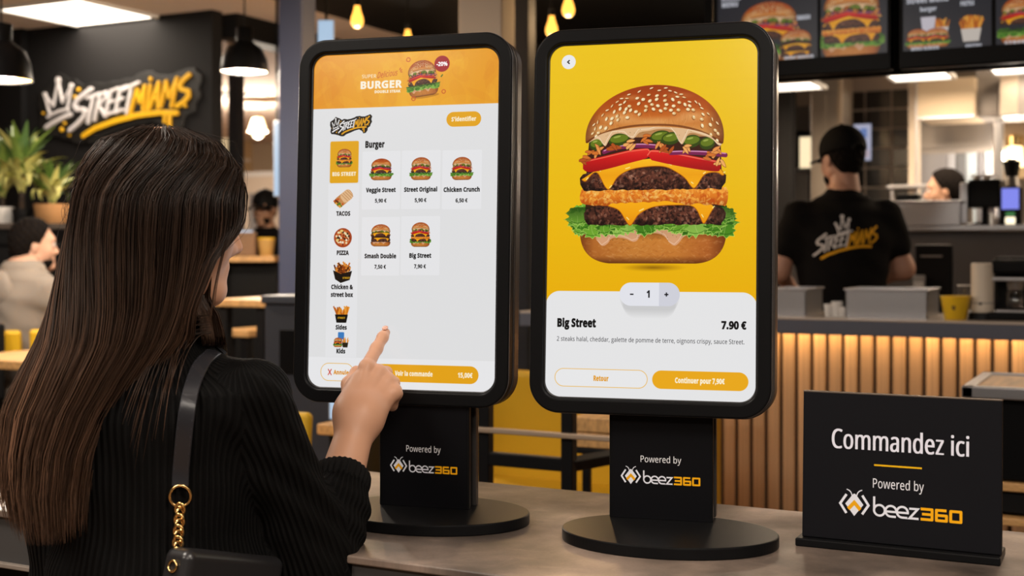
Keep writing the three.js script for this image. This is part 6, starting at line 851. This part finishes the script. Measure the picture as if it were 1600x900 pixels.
// ribbed sweater; its ribs run along the trunk and along each sleeve
const lerp3 = (a, b, t) => [0, 1, 2].map((k) => a[k] + (b[k] - a[k]) * t);
const cuffC = lerp3(elR, wrR, 0.60);
const sleeveR = uni([cap(shR, elR, 0.0545, 0.050), cap(elR, lerp3(elR, wrR, 0.30), 0.050, 0.048), cap(lerp3(elR, wrR, 0.30), cuffC, 0.047, 0.041)], 0.035);
const sleeveL = uni([cap(shL, elL, 0.054, 0.044), cap(elL, lerp3(elL, wrL, 0.9), 0.044, 0.034)], 0.03);
const torsoS = uni([stack(grow(torsoW, 0.008), tx, tz, -yawB), cap([tx + 0.075, 1.132, tz + 0.02], shR, 0.036, 0.052), cap([tx - 0.075, 1.136, tz - 0.02], shL, 0.038, 0.05), cap([neckBot[0], 1.215, neckBot[2]], [neckBot[0], 1.235, neckBot[2]], 0.057)], 0.04);
const axR = V(...sub(wrR, elR)).normalize();
const sweaterF = (x, y, z) => {
  let a = sleeveR(x, y, z); { const q = (x - elR[0]) * axR.x + (y - elR[1]) * axR.y + (z - elR[2]) * axR.z; a += 0.0030 * Math.sin(q * 150 + x * 30) * Math.exp(-Math.pow((q - 0.06) / 0.07, 2)); const c = (x - cuffC[0]) * axR.x + (y - cuffC[1]) * axR.y + (z - cuffC[2]) * axR.z; a = smax(a, c, 0.010); }
  let d = smin(torsoS(x, y, z), a, 0.028); d = smin(d, sleeveL(x, y, z), 0.028);
  d += 0.0022 * Math.sin(y * 46 + x * 30) * Math.sin(x * 52 - z * 40 + y * 12);
  return d;
};
{
  const box = bound([shR, shL, elR, elL, wrL, cuffC, [tx, 0.74, tz], [tx, 1.24, tz]], 0.125); box[0][1] = 0.76;
  let g = nets((x, y, z) => Math.max(sweaterF(x, y, z), 0.775 - y), box[0], box[1], 0.0055);
  // uv per face: across the ribs / along them
  g = g.toNonIndexed(); const p = g.attributes.position, uv = new Float32Array(p.count * 2), pitch = 0.0085;
  const frames = [[shR, elR, 0], [elR, wrR, 0], [shL, elL, 0], [elL, wrL, 0]].map(([a, b]) => { const ax = V(...sub(b, a)), len = ax.length(); ax.normalize(); const u = V(0.3, 0.1, -1).addScaledVector(ax, -V(0.3, 0.1, -1).dot(ax)).normalize(), w = new THREE.Vector3().crossVectors(ax, u); return { a: V(...a), ax, len, u, w }; });
  const q = V(0, 0, 0), cb = Math.cos(-yawB), sb = Math.sin(-yawB);
  const fieldsL = [cap(shR, elR, 0.0545, 0.05), cap(elR, cuffC, 0.05, 0.041), cap(shL, elL, 0.054, 0.044), cap(elL, wrL, 0.044, 0.034)];
  for (let i = 0; i < p.count; i += 3) {
    const c = [0, 1, 2].map((k) => (p.array[i * 3 + k] + p.array[i * 3 + 3 + k] + p.array[i * 3 + 6 + k]) / 3); let best = -1, bd = torsoS(...c) + 0.002; fieldsL.forEach((f, k) => { const d = f(...c); if (d < bd) { bd = d; best = k; } });
    const as = [], vs = []; let rad = 0.16;
    for (let k = 0; k < 3; k++) { const x = p.getX(i + k), y = p.getY(i + k), z = p.getZ(i + k);
      if (best < 0) { const X = x - tx, Z = z - tz, u = X * cb - Z * sb, w = X * sb + Z * cb; as.push(Math.atan2(u / 0.155, w / 0.10)); vs.push(y); rad = 0.13; }
      else { const f = frames[best]; q.set(x, y, z).sub(f.a); as.push(Math.atan2(q.dot(f.w), -q.dot(f.u))); vs.push(q.dot(f.ax)); rad = 0.050; } }
    for (let k = 1; k < 3; k++) { if (as[k] - as[0] > Math.PI) as[k] -= 2 * Math.PI; if (as[k] - as[0] < -Math.PI) as[k] += 2 * Math.PI; }
    const n = Math.round(2 * Math.PI * rad / pitch); for (let k = 0; k < 3; k++) { uv[(i + k) * 2] = as[k] / (2 * Math.PI) * n; uv[(i + k) * 2 + 1] = vs[k] / 0.05; }
  }
  g.setAttribute('uv', new THREE.BufferAttribute(uv, 2));
  const rib = dtex(64, 64, (u, v) => { const r = Math.pow(0.5 + 0.5 * Math.cos(u * Math.PI * 2), 0.7), k = 235 * r + 20 * tnoise(u * 8, v * 20, 8, 20, 3); return [k, k, k]; }, [1, 1], false);
  const ribCol = dtex(64, 64, (u, v) => { const r = 0.5 + 0.5 * Math.cos(u * Math.PI * 2), k = 0.55 + 0.45 * r; return [13 * k, 12 * k, 12 * k]; });
  mesh('sweater', g, phys(0xffffff, 0.85, { map: ribCol, bumpMap: rib, bumpScale: 0.0036, specularIntensity: 0.22 }), woman);
  // turned cuff as a ribbed ring
  const u = V(0, 0, 1).addScaledVector(axR, -axR.z).normalize(), w = new THREE.Vector3().crossVectors(axR, u), pos = [], cn = 150, rn = 26, idx = [];
  for (let i = 0; i <= cn; i++) for (let k = 0; k <= rn; k++) { const a = i / cn * Math.PI * 2, t = k / rn * Math.PI * 2, R = 0.0375 + 0.0006 * Math.cos(a * 30), r = R + 0.0062 * Math.cos(t) + 0.0009 * Math.cos(a * 30), h = 0.0155 * Math.sin(t) - 0.006 + 0.003 * Math.sin(a * 2 + 1); pos.push(cuffC[0] + u.x * r * Math.cos(a) + w.x * r * Math.sin(a) + axR.x * h, cuffC[1] + u.y * r * Math.cos(a) + w.y * r * Math.sin(a) + axR.y * h, cuffC[2] + u.z * r * Math.cos(a) + w.z * r * Math.sin(a) + axR.z * h); }
  for (let i = 0; i < cn; i++) for (let k = 0; k < rn; k++) { const a = i * (rn + 1) + k, b = a + rn + 1; idx.push(a, b, a + 1, a + 1, b, b + 1); }
  const cg = new THREE.BufferGeometry(); cg.setAttribute('position', new THREE.Float32BufferAttribute(pos, 3)); cg.setIndex(idx); cg.computeVertexNormals();
  mesh('cuff', cg, phys([0.006, 0.0056, 0.0056], 0.85, { side: THREE.DoubleSide, specularIntensity: 0.22 }), woman);
  const tr = uni([stack(grow([[0.62, 0.16, 0.11], ...torsoW.slice(0, 2)], 0.006), tx, tz, -yawB), ...[1, -1].flatMap((s) => [cap(hip(s), kn(s), 0.085, 0.062), cap(kn(s), an(s), 0.062, 0.05)])], 0.04);
  mesh('trousers', nets(tr, [tx - 0.3, 0.02, tz - 0.22], [tx + 0.3, 0.87, tz + 0.22], 0.012), std([0.015, 0.015, 0.018], 0.8), woman);
  for (const s of [1, -1]) { const a = an(s); mesh('shoe', nets(cap([a[0], 0.042, a[2] + 0.04], [a[0] + 0.04, 0.036, a[2] - 0.14], 0.04, 0.032), ...bound([[a[0], 0.045, a[2] - 0.05]], 0.17), 0.009), M.blackMatt, woman); }
}
// bracelet on the left wrist
{ const ax = V(0.86, 0.42, 0.12).normalize(), c = V(...wrL).addScaledVector(ax, -0.004), b = mesh('bracelet', T(new THREE.TorusGeometry(0.0245, 0.0024, 8, 40), 0, 0, 0), M.gold, woman, c); b.quaternion.setFromUnitVectors(V(0, 0, 1), ax); const ch = []; for (let i = 0; i < 22; i++) { const a = i / 22 * Math.PI * 2; ch.push(T(new THREE.TorusGeometry(0.0034, 0.001, 6, 12), 0.0265 * Math.cos(a), 0.0265 * Math.sin(a), i % 2 ? 0.006 : 0.008, i % 2 ? 1.2 : 0.2, 0, a)); } mesh('bracelet_chain', ch, M.gold, b); }

// ------------------------------------------------------------------ hair: a closed inner shell and strands combed over it
{
  // level rows down the fall of hair: [image row, middle, half width (px), half depth (m), depth of the middle]
  const rows = [[196, 250, 6, 0.004, 1.80], [201, 250, 38, 0.034, 1.80], [212, 250, 70, 0.064, 1.80], [230, 250, 98, 0.088, 1.80], [260, 252, 117, 0.105, 1.80], [300, 252, 126, 0.114, 1.80], [340, 249, 130, 0.116, 1.80], [390, 240, 132, 0.113, 1.80], [430, 229, 130, 0.108, 1.795], [480, 212, 128, 0.105, 1.79], [530, 190, 122, 0.110, 1.79], [580, 158, 114, 0.125, 1.80], [630, 130, 106, 0.135, 1.81], [690, 112, 94, 0.132, 1.81], [750, 107, 87, 0.130, 1.81], [812, 112, 78, 0.128, 1.81]];
  const row = (y) => { let i = 0; while (i < rows.length - 2 && rows[i + 1][0] < y) i++; const a = rows[i], b = rows[i + 1]; let t = Math.max(0, Math.min(1.15, (y - a[0]) / (b[0] - a[0]))); return a.map((v, k) => v + (b[k] - v) * t); };
  // angle: 0 towards the viewer, + to the right; opening left for the face
  const ease = (a, b, y) => { const t = Math.max(0, Math.min(1, (y - a) / (b - a))); return t * t * (3 - 2 * t); };
  const spanAt = (y) => [(-165 + 72 * ease(330, 640, y)) * deg, (158 - 60 * ease(200, 320, y)) * deg];
  const edgeAt = (y) => (y < 325 ? 160 : 98 - 38.5 * ease(325, 415, y) - 1.5 * ease(415, 470, y) + 20 * ease(475, 545, y)) * deg;   // where the hair stops beside the cheek
  const surf = (y, w, lift) => { const r = row(y), [lo, hi] = spanAt(y); let a = lo + (hi - lo) * w; const e = edgeAt(y), over = a - (e - 0.25); if (over > 0 && y >= 325) a = Math.min(a, e - 0.25 + 0.25 * (1 - Math.exp(-over / 0.35))); const s = 1 + lift / 0.11, p = wl(r[1], y, r[4]); return [p[0] + Math.sin(a) * r[2] / FPX * r[4] * s, p[1] + (y < 240 ? lift * 0.6 : 0), p[2] + Math.cos(a) * r[3] * s]; };
  const pos = [], idx = [], uv = [], nw = 64, ys = []; for (let y = 196.5; y <= 700; y += y < 240 ? 5 : 12) ys.push(y);
  const ring = 2 * (nw + 1); for (const y of ys) { const taper = Math.min(1, (722 - y) / 120); for (let k = 0; k <= nw; k++) { const q = surf(y, k / nw, -0.013 - 0.012 * (1 - taper)); pos.push(...q); uv.push(k / nw, y / 900); } for (let k = nw; k >= 0; k--) { const q = surf(y, k / nw, -0.026 - (y > 520 ? 0.0 : 0.0)); pos.push(...q); uv.push(k / nw, y / 900); } }
  for (let i = 0; i < ys.length - 1; i++) for (let k = 0; k < ring; k++) { const a = i * ring + k, b = i * ring + (k + 1) % ring, c = a + ring, d = b + ring; idx.push(a, c, b, b, c, d); }
  const g = new THREE.BufferGeometry(); g.setAttribute('position', new THREE.Float32BufferAttribute(pos, 3)); g.setAttribute('uv', new THREE.Float32BufferAttribute(uv, 2)); g.setIndex(idx); g.computeVertexNormals();
  const hair = mesh('hair', g, std([0.010, 0.0065, 0.005], 0.6, 0, { side: THREE.DoubleSide }), woman);
  // strands
  const R = rngOf(2024), P = [], N = [], C = [], I = [], rs = 3;
  const strand = (pts, r0, tone, ombre) => { const n = pts.length, base = P.length / 3; for (let i = 0; i < n; i++) { const t = i / (n - 1), a = pts[Math.max(0, i - 1)], b = pts[Math.min(n - 1, i + 1)], d = V(...sub(b, a)).normalize(), u = V(1, 0.13, 0.3).cross(d).normalize(), w = d.clone().cross(u), r = r0 * Math.min(1, (1 - t) * 5 + 0.12) * Math.min(1, 0.4 + t * 8); for (let k = 0; k < rs; k++) { const f = k / rs * Math.PI * 2, cx = Math.cos(f), sx = Math.sin(f), nx = u.x * cx + w.x * sx, ny = u.y * cx + w.y * sx, nz = u.z * cx + w.z * sx; P.push(pts[i][0] + nx * r, pts[i][1] + ny * r, pts[i][2] + nz * r); N.push(nx, ny, nz); const o = ombre * t * t; C.push(tone[0] * (1 + 4.2 * o), tone[1] * (1 + 3.7 * o), tone[2] * (1 + 3.1 * o)); } } for (let i = 0; i < n - 1; i++) for (let k = 0; k < rs; k++) { const a = base + i * rs + k, b = base + i * rs + (k + 1) % rs; I.push(a, b, a + rs, b, b + rs, a + rs); } };
  const toneOf = () => { const k = 0.35 + 0.75 * R() + (R() < 0.10 ? 0.7 : 0), w = R(); return [0.0285 * k * (1 + 0.2 * w), 0.0175 * k * (1 + 0.1 * w), 0.0128 * k]; };
  const clumps = []; for (let i = 0; i < 620; i++) clumps.push({ w: (i + R()) / 620, end: 806 - 70 * Math.pow(Math.abs((i + 0.5) / 620 - 0.5) * 2, 1.6) - 46 * Math.pow(R(), 1.6), lift: R(), ph: R() * 7, amp: 0.3 + R(), tone: toneOf(), kick: (R() - 0.5) });
  for (const c of clumps) for (let j = 0; j < 7; j++) {
    const n = 30, pts = [], dw = (R() - 0.5) * 0.012, lift = -0.010 + 0.015 * c.lift * R() + 0.003 * (R() - 0.5), yS = 198 + 6 * R(), yE = Math.min(822, c.end + (R() - 0.5) * 60), sw = (R() - 0.5) * 0.03;
    for (let i = 0; i < n; i++) { const t = i / (n - 1), y = yS + (yE - yS) * Math.pow(t, 0.96), fan = Math.min(1, Math.max(0, (y - 500) / 300)); let w = c.w + dw * (1 - 0.35 * fan) + sw * t * t + 0.006 * c.amp * Math.sin(t * 7 + c.ph) + 0.02 * c.kick * fan * fan; w = Math.max(0.002, Math.min(0.998, w)); const q = surf(y, w, lift + 0.004 * fan * (R() - 0.5) + 0.004 * Math.sin(c.w * 140 + t * 3) * (0.3 + fan)); pts.push([q[0] + 0.0005 * (R() - 0.5), q[1], q[2]]); }
    const kk = 0.85 + 0.3 * R(); strand(pts, 0.0006 + 0.0005 * R(), c.tone.map((v) => v * kk), 0.55 + 0.5 * R());
  }
  // front lock that falls past the cheek on to the right shoulder
  for (let i = 0; i < 420; i++) { const n = 22, pts = [], o = (R() - 0.5), v = R(), e = 572 + 24 * R(), xr = (y) => { const t = [[300, 338], [400, 334], [440, 329], [470, 327], [486, 340], [515, 349], [570, 357]]; let q = 0; while (q < 5 && t[q + 1][0] < y) q++; const a = t[q], b = t[q + 1]; return a[1] + (b[1] - a[1]) * (y - a[0]) / (b[0] - a[0]); }; for (let k = 0; k < n; k++) { const t = k / (n - 1), y = 300 + (e - 300) * t, x = xr(y) - 38 * v * (0.5 + 0.5 * t) + 5 * o * t; let d = 1.775 + 0.02 * v + 0.03 * t; if (y > 470) { const p0 = wl(x, y, 1.5), p1 = wl(x, y, 2.0); let tt = 0; for (let q = 0; q < 60; q++) { const dd = sweaterF(...lerp3(p0, p1, tt)); if (dd < 0.003 || tt > 1) break; tt += Math.max(0.002, dd * 0.7) / 0.5; } d = Math.min(d, 1.5 + 0.5 * tt - 0.004 - 0.010 * v); } if (y > 538) d = 1.80 + 0.004 * (y - 538); const p = wl(x, y, d); pts.push(p); } strand(pts, 0.0006 + 0.0004 * R(), toneOf(), 0.35 + 0.25 * R()); }
  // loose strands swept over the shoulder and the strap
  for (let i = 0; i < 30; i++) { const n = 26, pts = [], s = R(), x0 = 312 + 22 * R(), y0 = 490 + 36 * R(), e = [[202 + 26 * s, 640 + 90 * R()], [236 + 24 * s, 610 + 90 * R()], [262 + 14 * s, 590 + 60 * R()], [190 + 20 * s, 620 + 60 * R()]][i % 4]; for (let k = 0; k < n; k++) { const t = k / (n - 1), x = x0 + (e[0] - x0) * Math.pow(t, 0.62), y = y0 + (e[1] - y0) * Math.pow(t, 1.9) + 3 * Math.sin(t * 5 + i); const p0 = wl(x, y, 1.45), p1 = wl(x, y, 2.2); let tt = 0; for (let q = 0; q < 70; q++) { const c = lerp3(p0, p1, tt), dd = sweaterF(...c); if (dd < 0.003) break; tt += Math.max(0.002, dd * 0.7) / 0.76; if (tt > 1) break; } pts.push(wl(x, y, Math.min(1.45 + 0.75 * tt - 0.003 - 0.006 * s, 1.76))); } strand(pts, 0.00045 + 0.00035 * R(), toneOf(), 0.55); }
  for (let i = 0; i < 9; i++) { const n = 16, pts = [], s = R(); for (let k = 0; k < n; k++) { const t = k / (n - 1); pts.push(wl(357 - 6 * s - (20 + 6 * s) * Math.pow(t, 1.2) - 5 * Math.sin(t * 3), 372 + (110 + 30 * s) * t, 1.735 + 0.02 * t)); } strand(pts, 0.00045, toneOf(), 0.6); }
  // fly-aways around the crown
  for (let i = 0; i < 70; i++) { const n = 14, pts = [], w0 = 0.15 + 0.8 * R(), y0 = 205 + 120 * R(), up = 0.006 + 0.012 * R(); for (let k = 0; k < n; k++) { const t = k / (n - 1); pts.push(surf(y0 + 90 * t * R() * 0.2 + 70 * t, Math.min(0.99, w0 + 0.05 * (R() - 0.5) * 0.2 + 0.03 * t), 0.004 + up * Math.sin(Math.PI * t))); } strand(pts, 0.00028, toneOf(), 0.3); }
  const sg = new THREE.BufferGeometry(); sg.setAttribute('position', new THREE.Float32BufferAttribute(P, 3)); sg.setAttribute('normal', new THREE.Float32BufferAttribute(N, 3)); sg.setAttribute('color', new THREE.Float32BufferAttribute(C, 3)); sg.setIndex(I);
  tag(mesh('hair_strands', sg, phys(0xffffff, 0.42, { vertexColors: true, specularIntensity: 0.45 }), hair), 'loose brown strands growing lighter towards the ends', null, null, 'stuff');
}
// ------------------------------------------------------------------ her shoulder bag
{
  const hit = (px, py, off = 0.004) => { const a = wl(px, py, 1.45), b = wl(px, py, 2.3); let t = 0; for (let q = 0; q < 90; q++) { const c = lerp3(a, b, t), d = sweaterF(...c); if (d < 0.0008) break; t += Math.max(0.0015, d * 0.7) / 0.86; if (t > 1) break; } const c = lerp3(a, b, Math.min(1, t)); return V(c[0], c[1], c[2] + off); };
  const bag = thing('shoulder_bag', 'black leather shoulder bag with gold chain hanging from the woman shoulder', 'bag', [wBase.x, 0.78, wBase.z], PSI), oy = V(0, -0.78, 0);
  const path = [[345, 549], [332, 553], [318, 566], [306, 590], [297, 622], [291, 660], [287, 700], [284, 735], [283, 758]].map(([x, y]) => hit(x, y, 0.0045).add(oy));
  // over the shoulder and down the front, always on the cloth
  const s0 = hit(345, 551, 0.0), front = [];
  for (let i = 1; i <= 4; i++) { const x = s0.x - 0.005 * i, z = s0.z - 0.016 * i; let y = 1.32; for (let q = 0; q < 80; q++) { const dd = sweaterF(x, y, z); if (dd < 0.003) break; y -= Math.max(0.0015, dd * 0.6); } front.push(V(x, y + 0.002, z).add(oy)); }
  for (let i = 1; i <= 4; i++) { const x = s0.x - 0.020 + 0.004 * i, y = front[3].y + 0.78 - 0.07 * i; let z = -0.5; for (let q = 0; q < 120; q++) { const dd = sweaterF(x, y, z); if (dd < 0.003) break; z += Math.max(0.0015, dd * 0.6); } front.push(V(x, y, z - 0.004).add(oy)); }
  front.pop(); front.push(V(0.118, 0.925, -0.098).add(oy), V(0.152, 0.915, -0.060).add(oy), V(0.166, 0.898, -0.020).add(oy));   // round the hip to the far end of the bag
  const gradS = (p) => { const e = 0.004, y = p.y + 0.78; return V(sweaterF(p.x + e, y, p.z) - sweaterF(p.x - e, y, p.z), sweaterF(p.x, y + e, p.z) - sweaterF(p.x, y - e, p.z), sweaterF(p.x, y, p.z + e) - sweaterF(p.x, y, p.z - e)).normalize(); };
  const spine = new THREE.CatmullRomCurve3([...front.slice().reverse(), ...path]);
  const n = 150, pos = [], idx = [], uv = [], hw = 0.0108, th = 0.0016; const prof = [[-hw, -th], [-hw, th], [-hw * 0.9, th * 1.5], [hw * 0.9, th * 1.5], [hw, th], [hw, -th]];
  for (let i = 0; i <= n; i++) { const t = i / n, p = spine.getPointAt(t), d = spine.getTangentAt(t), out = gradS(p); const s = new THREE.Vector3().crossVectors(d, out).normalize(), o = new THREE.Vector3().crossVectors(s, d).normalize(); for (const [a, b] of prof) { pos.push(p.x + s.x * a + o.x * b, p.y + s.y * a + o.y * b, p.z + s.z * a + o.z * b); uv.push(a / hw * 0.5 + 0.5, t * 12); } }
  const m = prof.length; for (let i = 0; i < n; i++) for (let k = 0; k < m; k++) { const a = i * m + k, b = i * m + (k + 1) % m; idx.push(a, a + m, b, b, a + m, b + m); }
  const g = new THREE.BufferGeometry(); g.setAttribute('position', new THREE.Float32BufferAttribute(pos, 3)); g.setAttribute('uv', new THREE.Float32BufferAttribute(uv, 2)); g.setIndex(idx); const leather = std([0.020, 0.020, 0.024], 0.30, 0, { side: THREE.DoubleSide }); const gg = toCreasedNormals(g, 0.55);
  const strap = mesh('strap', gg, leather, bag);
  const st = []; for (let i = 56; i < n - 1; i++) for (const s0 of [-1, 1]) { const t = i / n, p = spine.getPointAt(t), d = spine.getTangentAt(t), out = gradS(p), s = new THREE.Vector3().crossVectors(d, out).normalize(), o = new THREE.Vector3().crossVectors(s, d).normalize(); const c = p.clone().addScaledVector(s, s0 * hw * 0.78).addScaledVector(o, th * 1.5); st.push(bar(c.clone().addScaledVector(d, -0.0014), c.clone().addScaledVector(d, 0.0014), 0.0007)); }
  mesh('stitching', st, std([0.035, 0.035, 0.045], 0.6), strap);
  // chain: big ring, then links turned a quarter each
  const end = path[path.length - 1], r0 = end.clone().add(V(0.001, -0.013, 0.004));
  const ring = mesh('ring', new THREE.TorusGeometry(0.0135, 0.0019, 10, 36), M.gold, bag, r0); ring.rotation.set(0.1, 0.15, 0); ring.scale.set(1, 1.05, 1);
  const linkG = new THREE.TorusGeometry(0.0066, 0.0017, 10, 28), c0 = r0.clone().add(V(0.0, -0.0175, 0.001)), c1 = wl(277, 866, 1.655), cc = V(c1[0], c1[1] - 0.78, c1[2]), nl = 9;
  for (let i = 0; i < nl; i++) { const l = mesh('chain_link', linkG, M.gold, bag, c0.clone().lerp(cc, i / (nl - 1))); l.rotation.set(0.15, i % 2 ? 1.05 : -0.25, 0.12 * (i % 3 - 1)); l.scale.set(1.0, 1.28, 1); }
  // bag body: soft rounded box seen almost along its long side, flap over the top
  const o = V(cc.x, cc.y - 0.006, cc.z), yawG = 58 * deg, L = 0.19, Wd = 0.048, Hh = 0.125, cG = Math.cos(yawG), sG = Math.sin(yawG);
  const place = (mm) => { mm.position.set(o.x + 0.5 * (L - 0.03) * cG * 0.93 + 0.004, o.y - Hh / 2 - 0.004, o.z - 0.5 * (L - 0.03) * sG * 0.75); mm.rotation.y = yawG; mm.rotation.z = -0.26; return mm; };
  place(mesh('bag_body', rb(L, Hh, Wd, 0.014, 0, 0, 0, 5), std([0.016, 0.015, 0.016], 0.32), bag));
  const fl = new THREE.Shape(); fl.moveTo(-Wd / 2 - 0.004, -0.05); fl.lineTo(-Wd / 2 - 0.004, Hh / 2 - 0.018); fl.quadraticCurveTo(-Wd / 2, Hh / 2 + 0.009, 0, Hh / 2 + 0.010); fl.quadraticCurveTo(Wd / 2, Hh / 2 + 0.009, Wd / 2 + 0.004, Hh / 2 - 0.018); fl.lineTo(Wd / 2 + 0.004, -0.02); fl.lineTo(Wd / 2 + 0.0015, -0.02); fl.lineTo(Wd / 2 + 0.0015, Hh / 2 - 0.018); fl.quadraticCurveTo(Wd / 2 - 0.002, Hh / 2 + 0.006, 0, Hh / 2 + 0.0065); fl.quadraticCurveTo(-Wd / 2 + 0.002, Hh / 2 + 0.006, -Wd / 2 - 0.0015, Hh / 2 - 0.018); fl.lineTo(-Wd / 2 - 0.0015, -0.05); fl.closePath();
  place(mesh('flap', T(extr(fl, L + 0.004, 0.0006, 1, 10), 0, 0, -(L + 0.004) / 2, 0, Math.PI / 2), leather, bag));
  place(mesh('gusset_ring', T(new THREE.TorusGeometry(0.007, 0.0016, 8, 24), -L / 2 - 0.002, Hh / 2 - 0.024, 0, 0, Math.PI / 2), M.gold, bag));
  place(mesh('clasp', rb(0.03, 0.018, 0.006, 0.002, 0.02, -0.02, Wd / 2 + 0.005), M.gold, bag));
}
renderer.render(scene, camera);
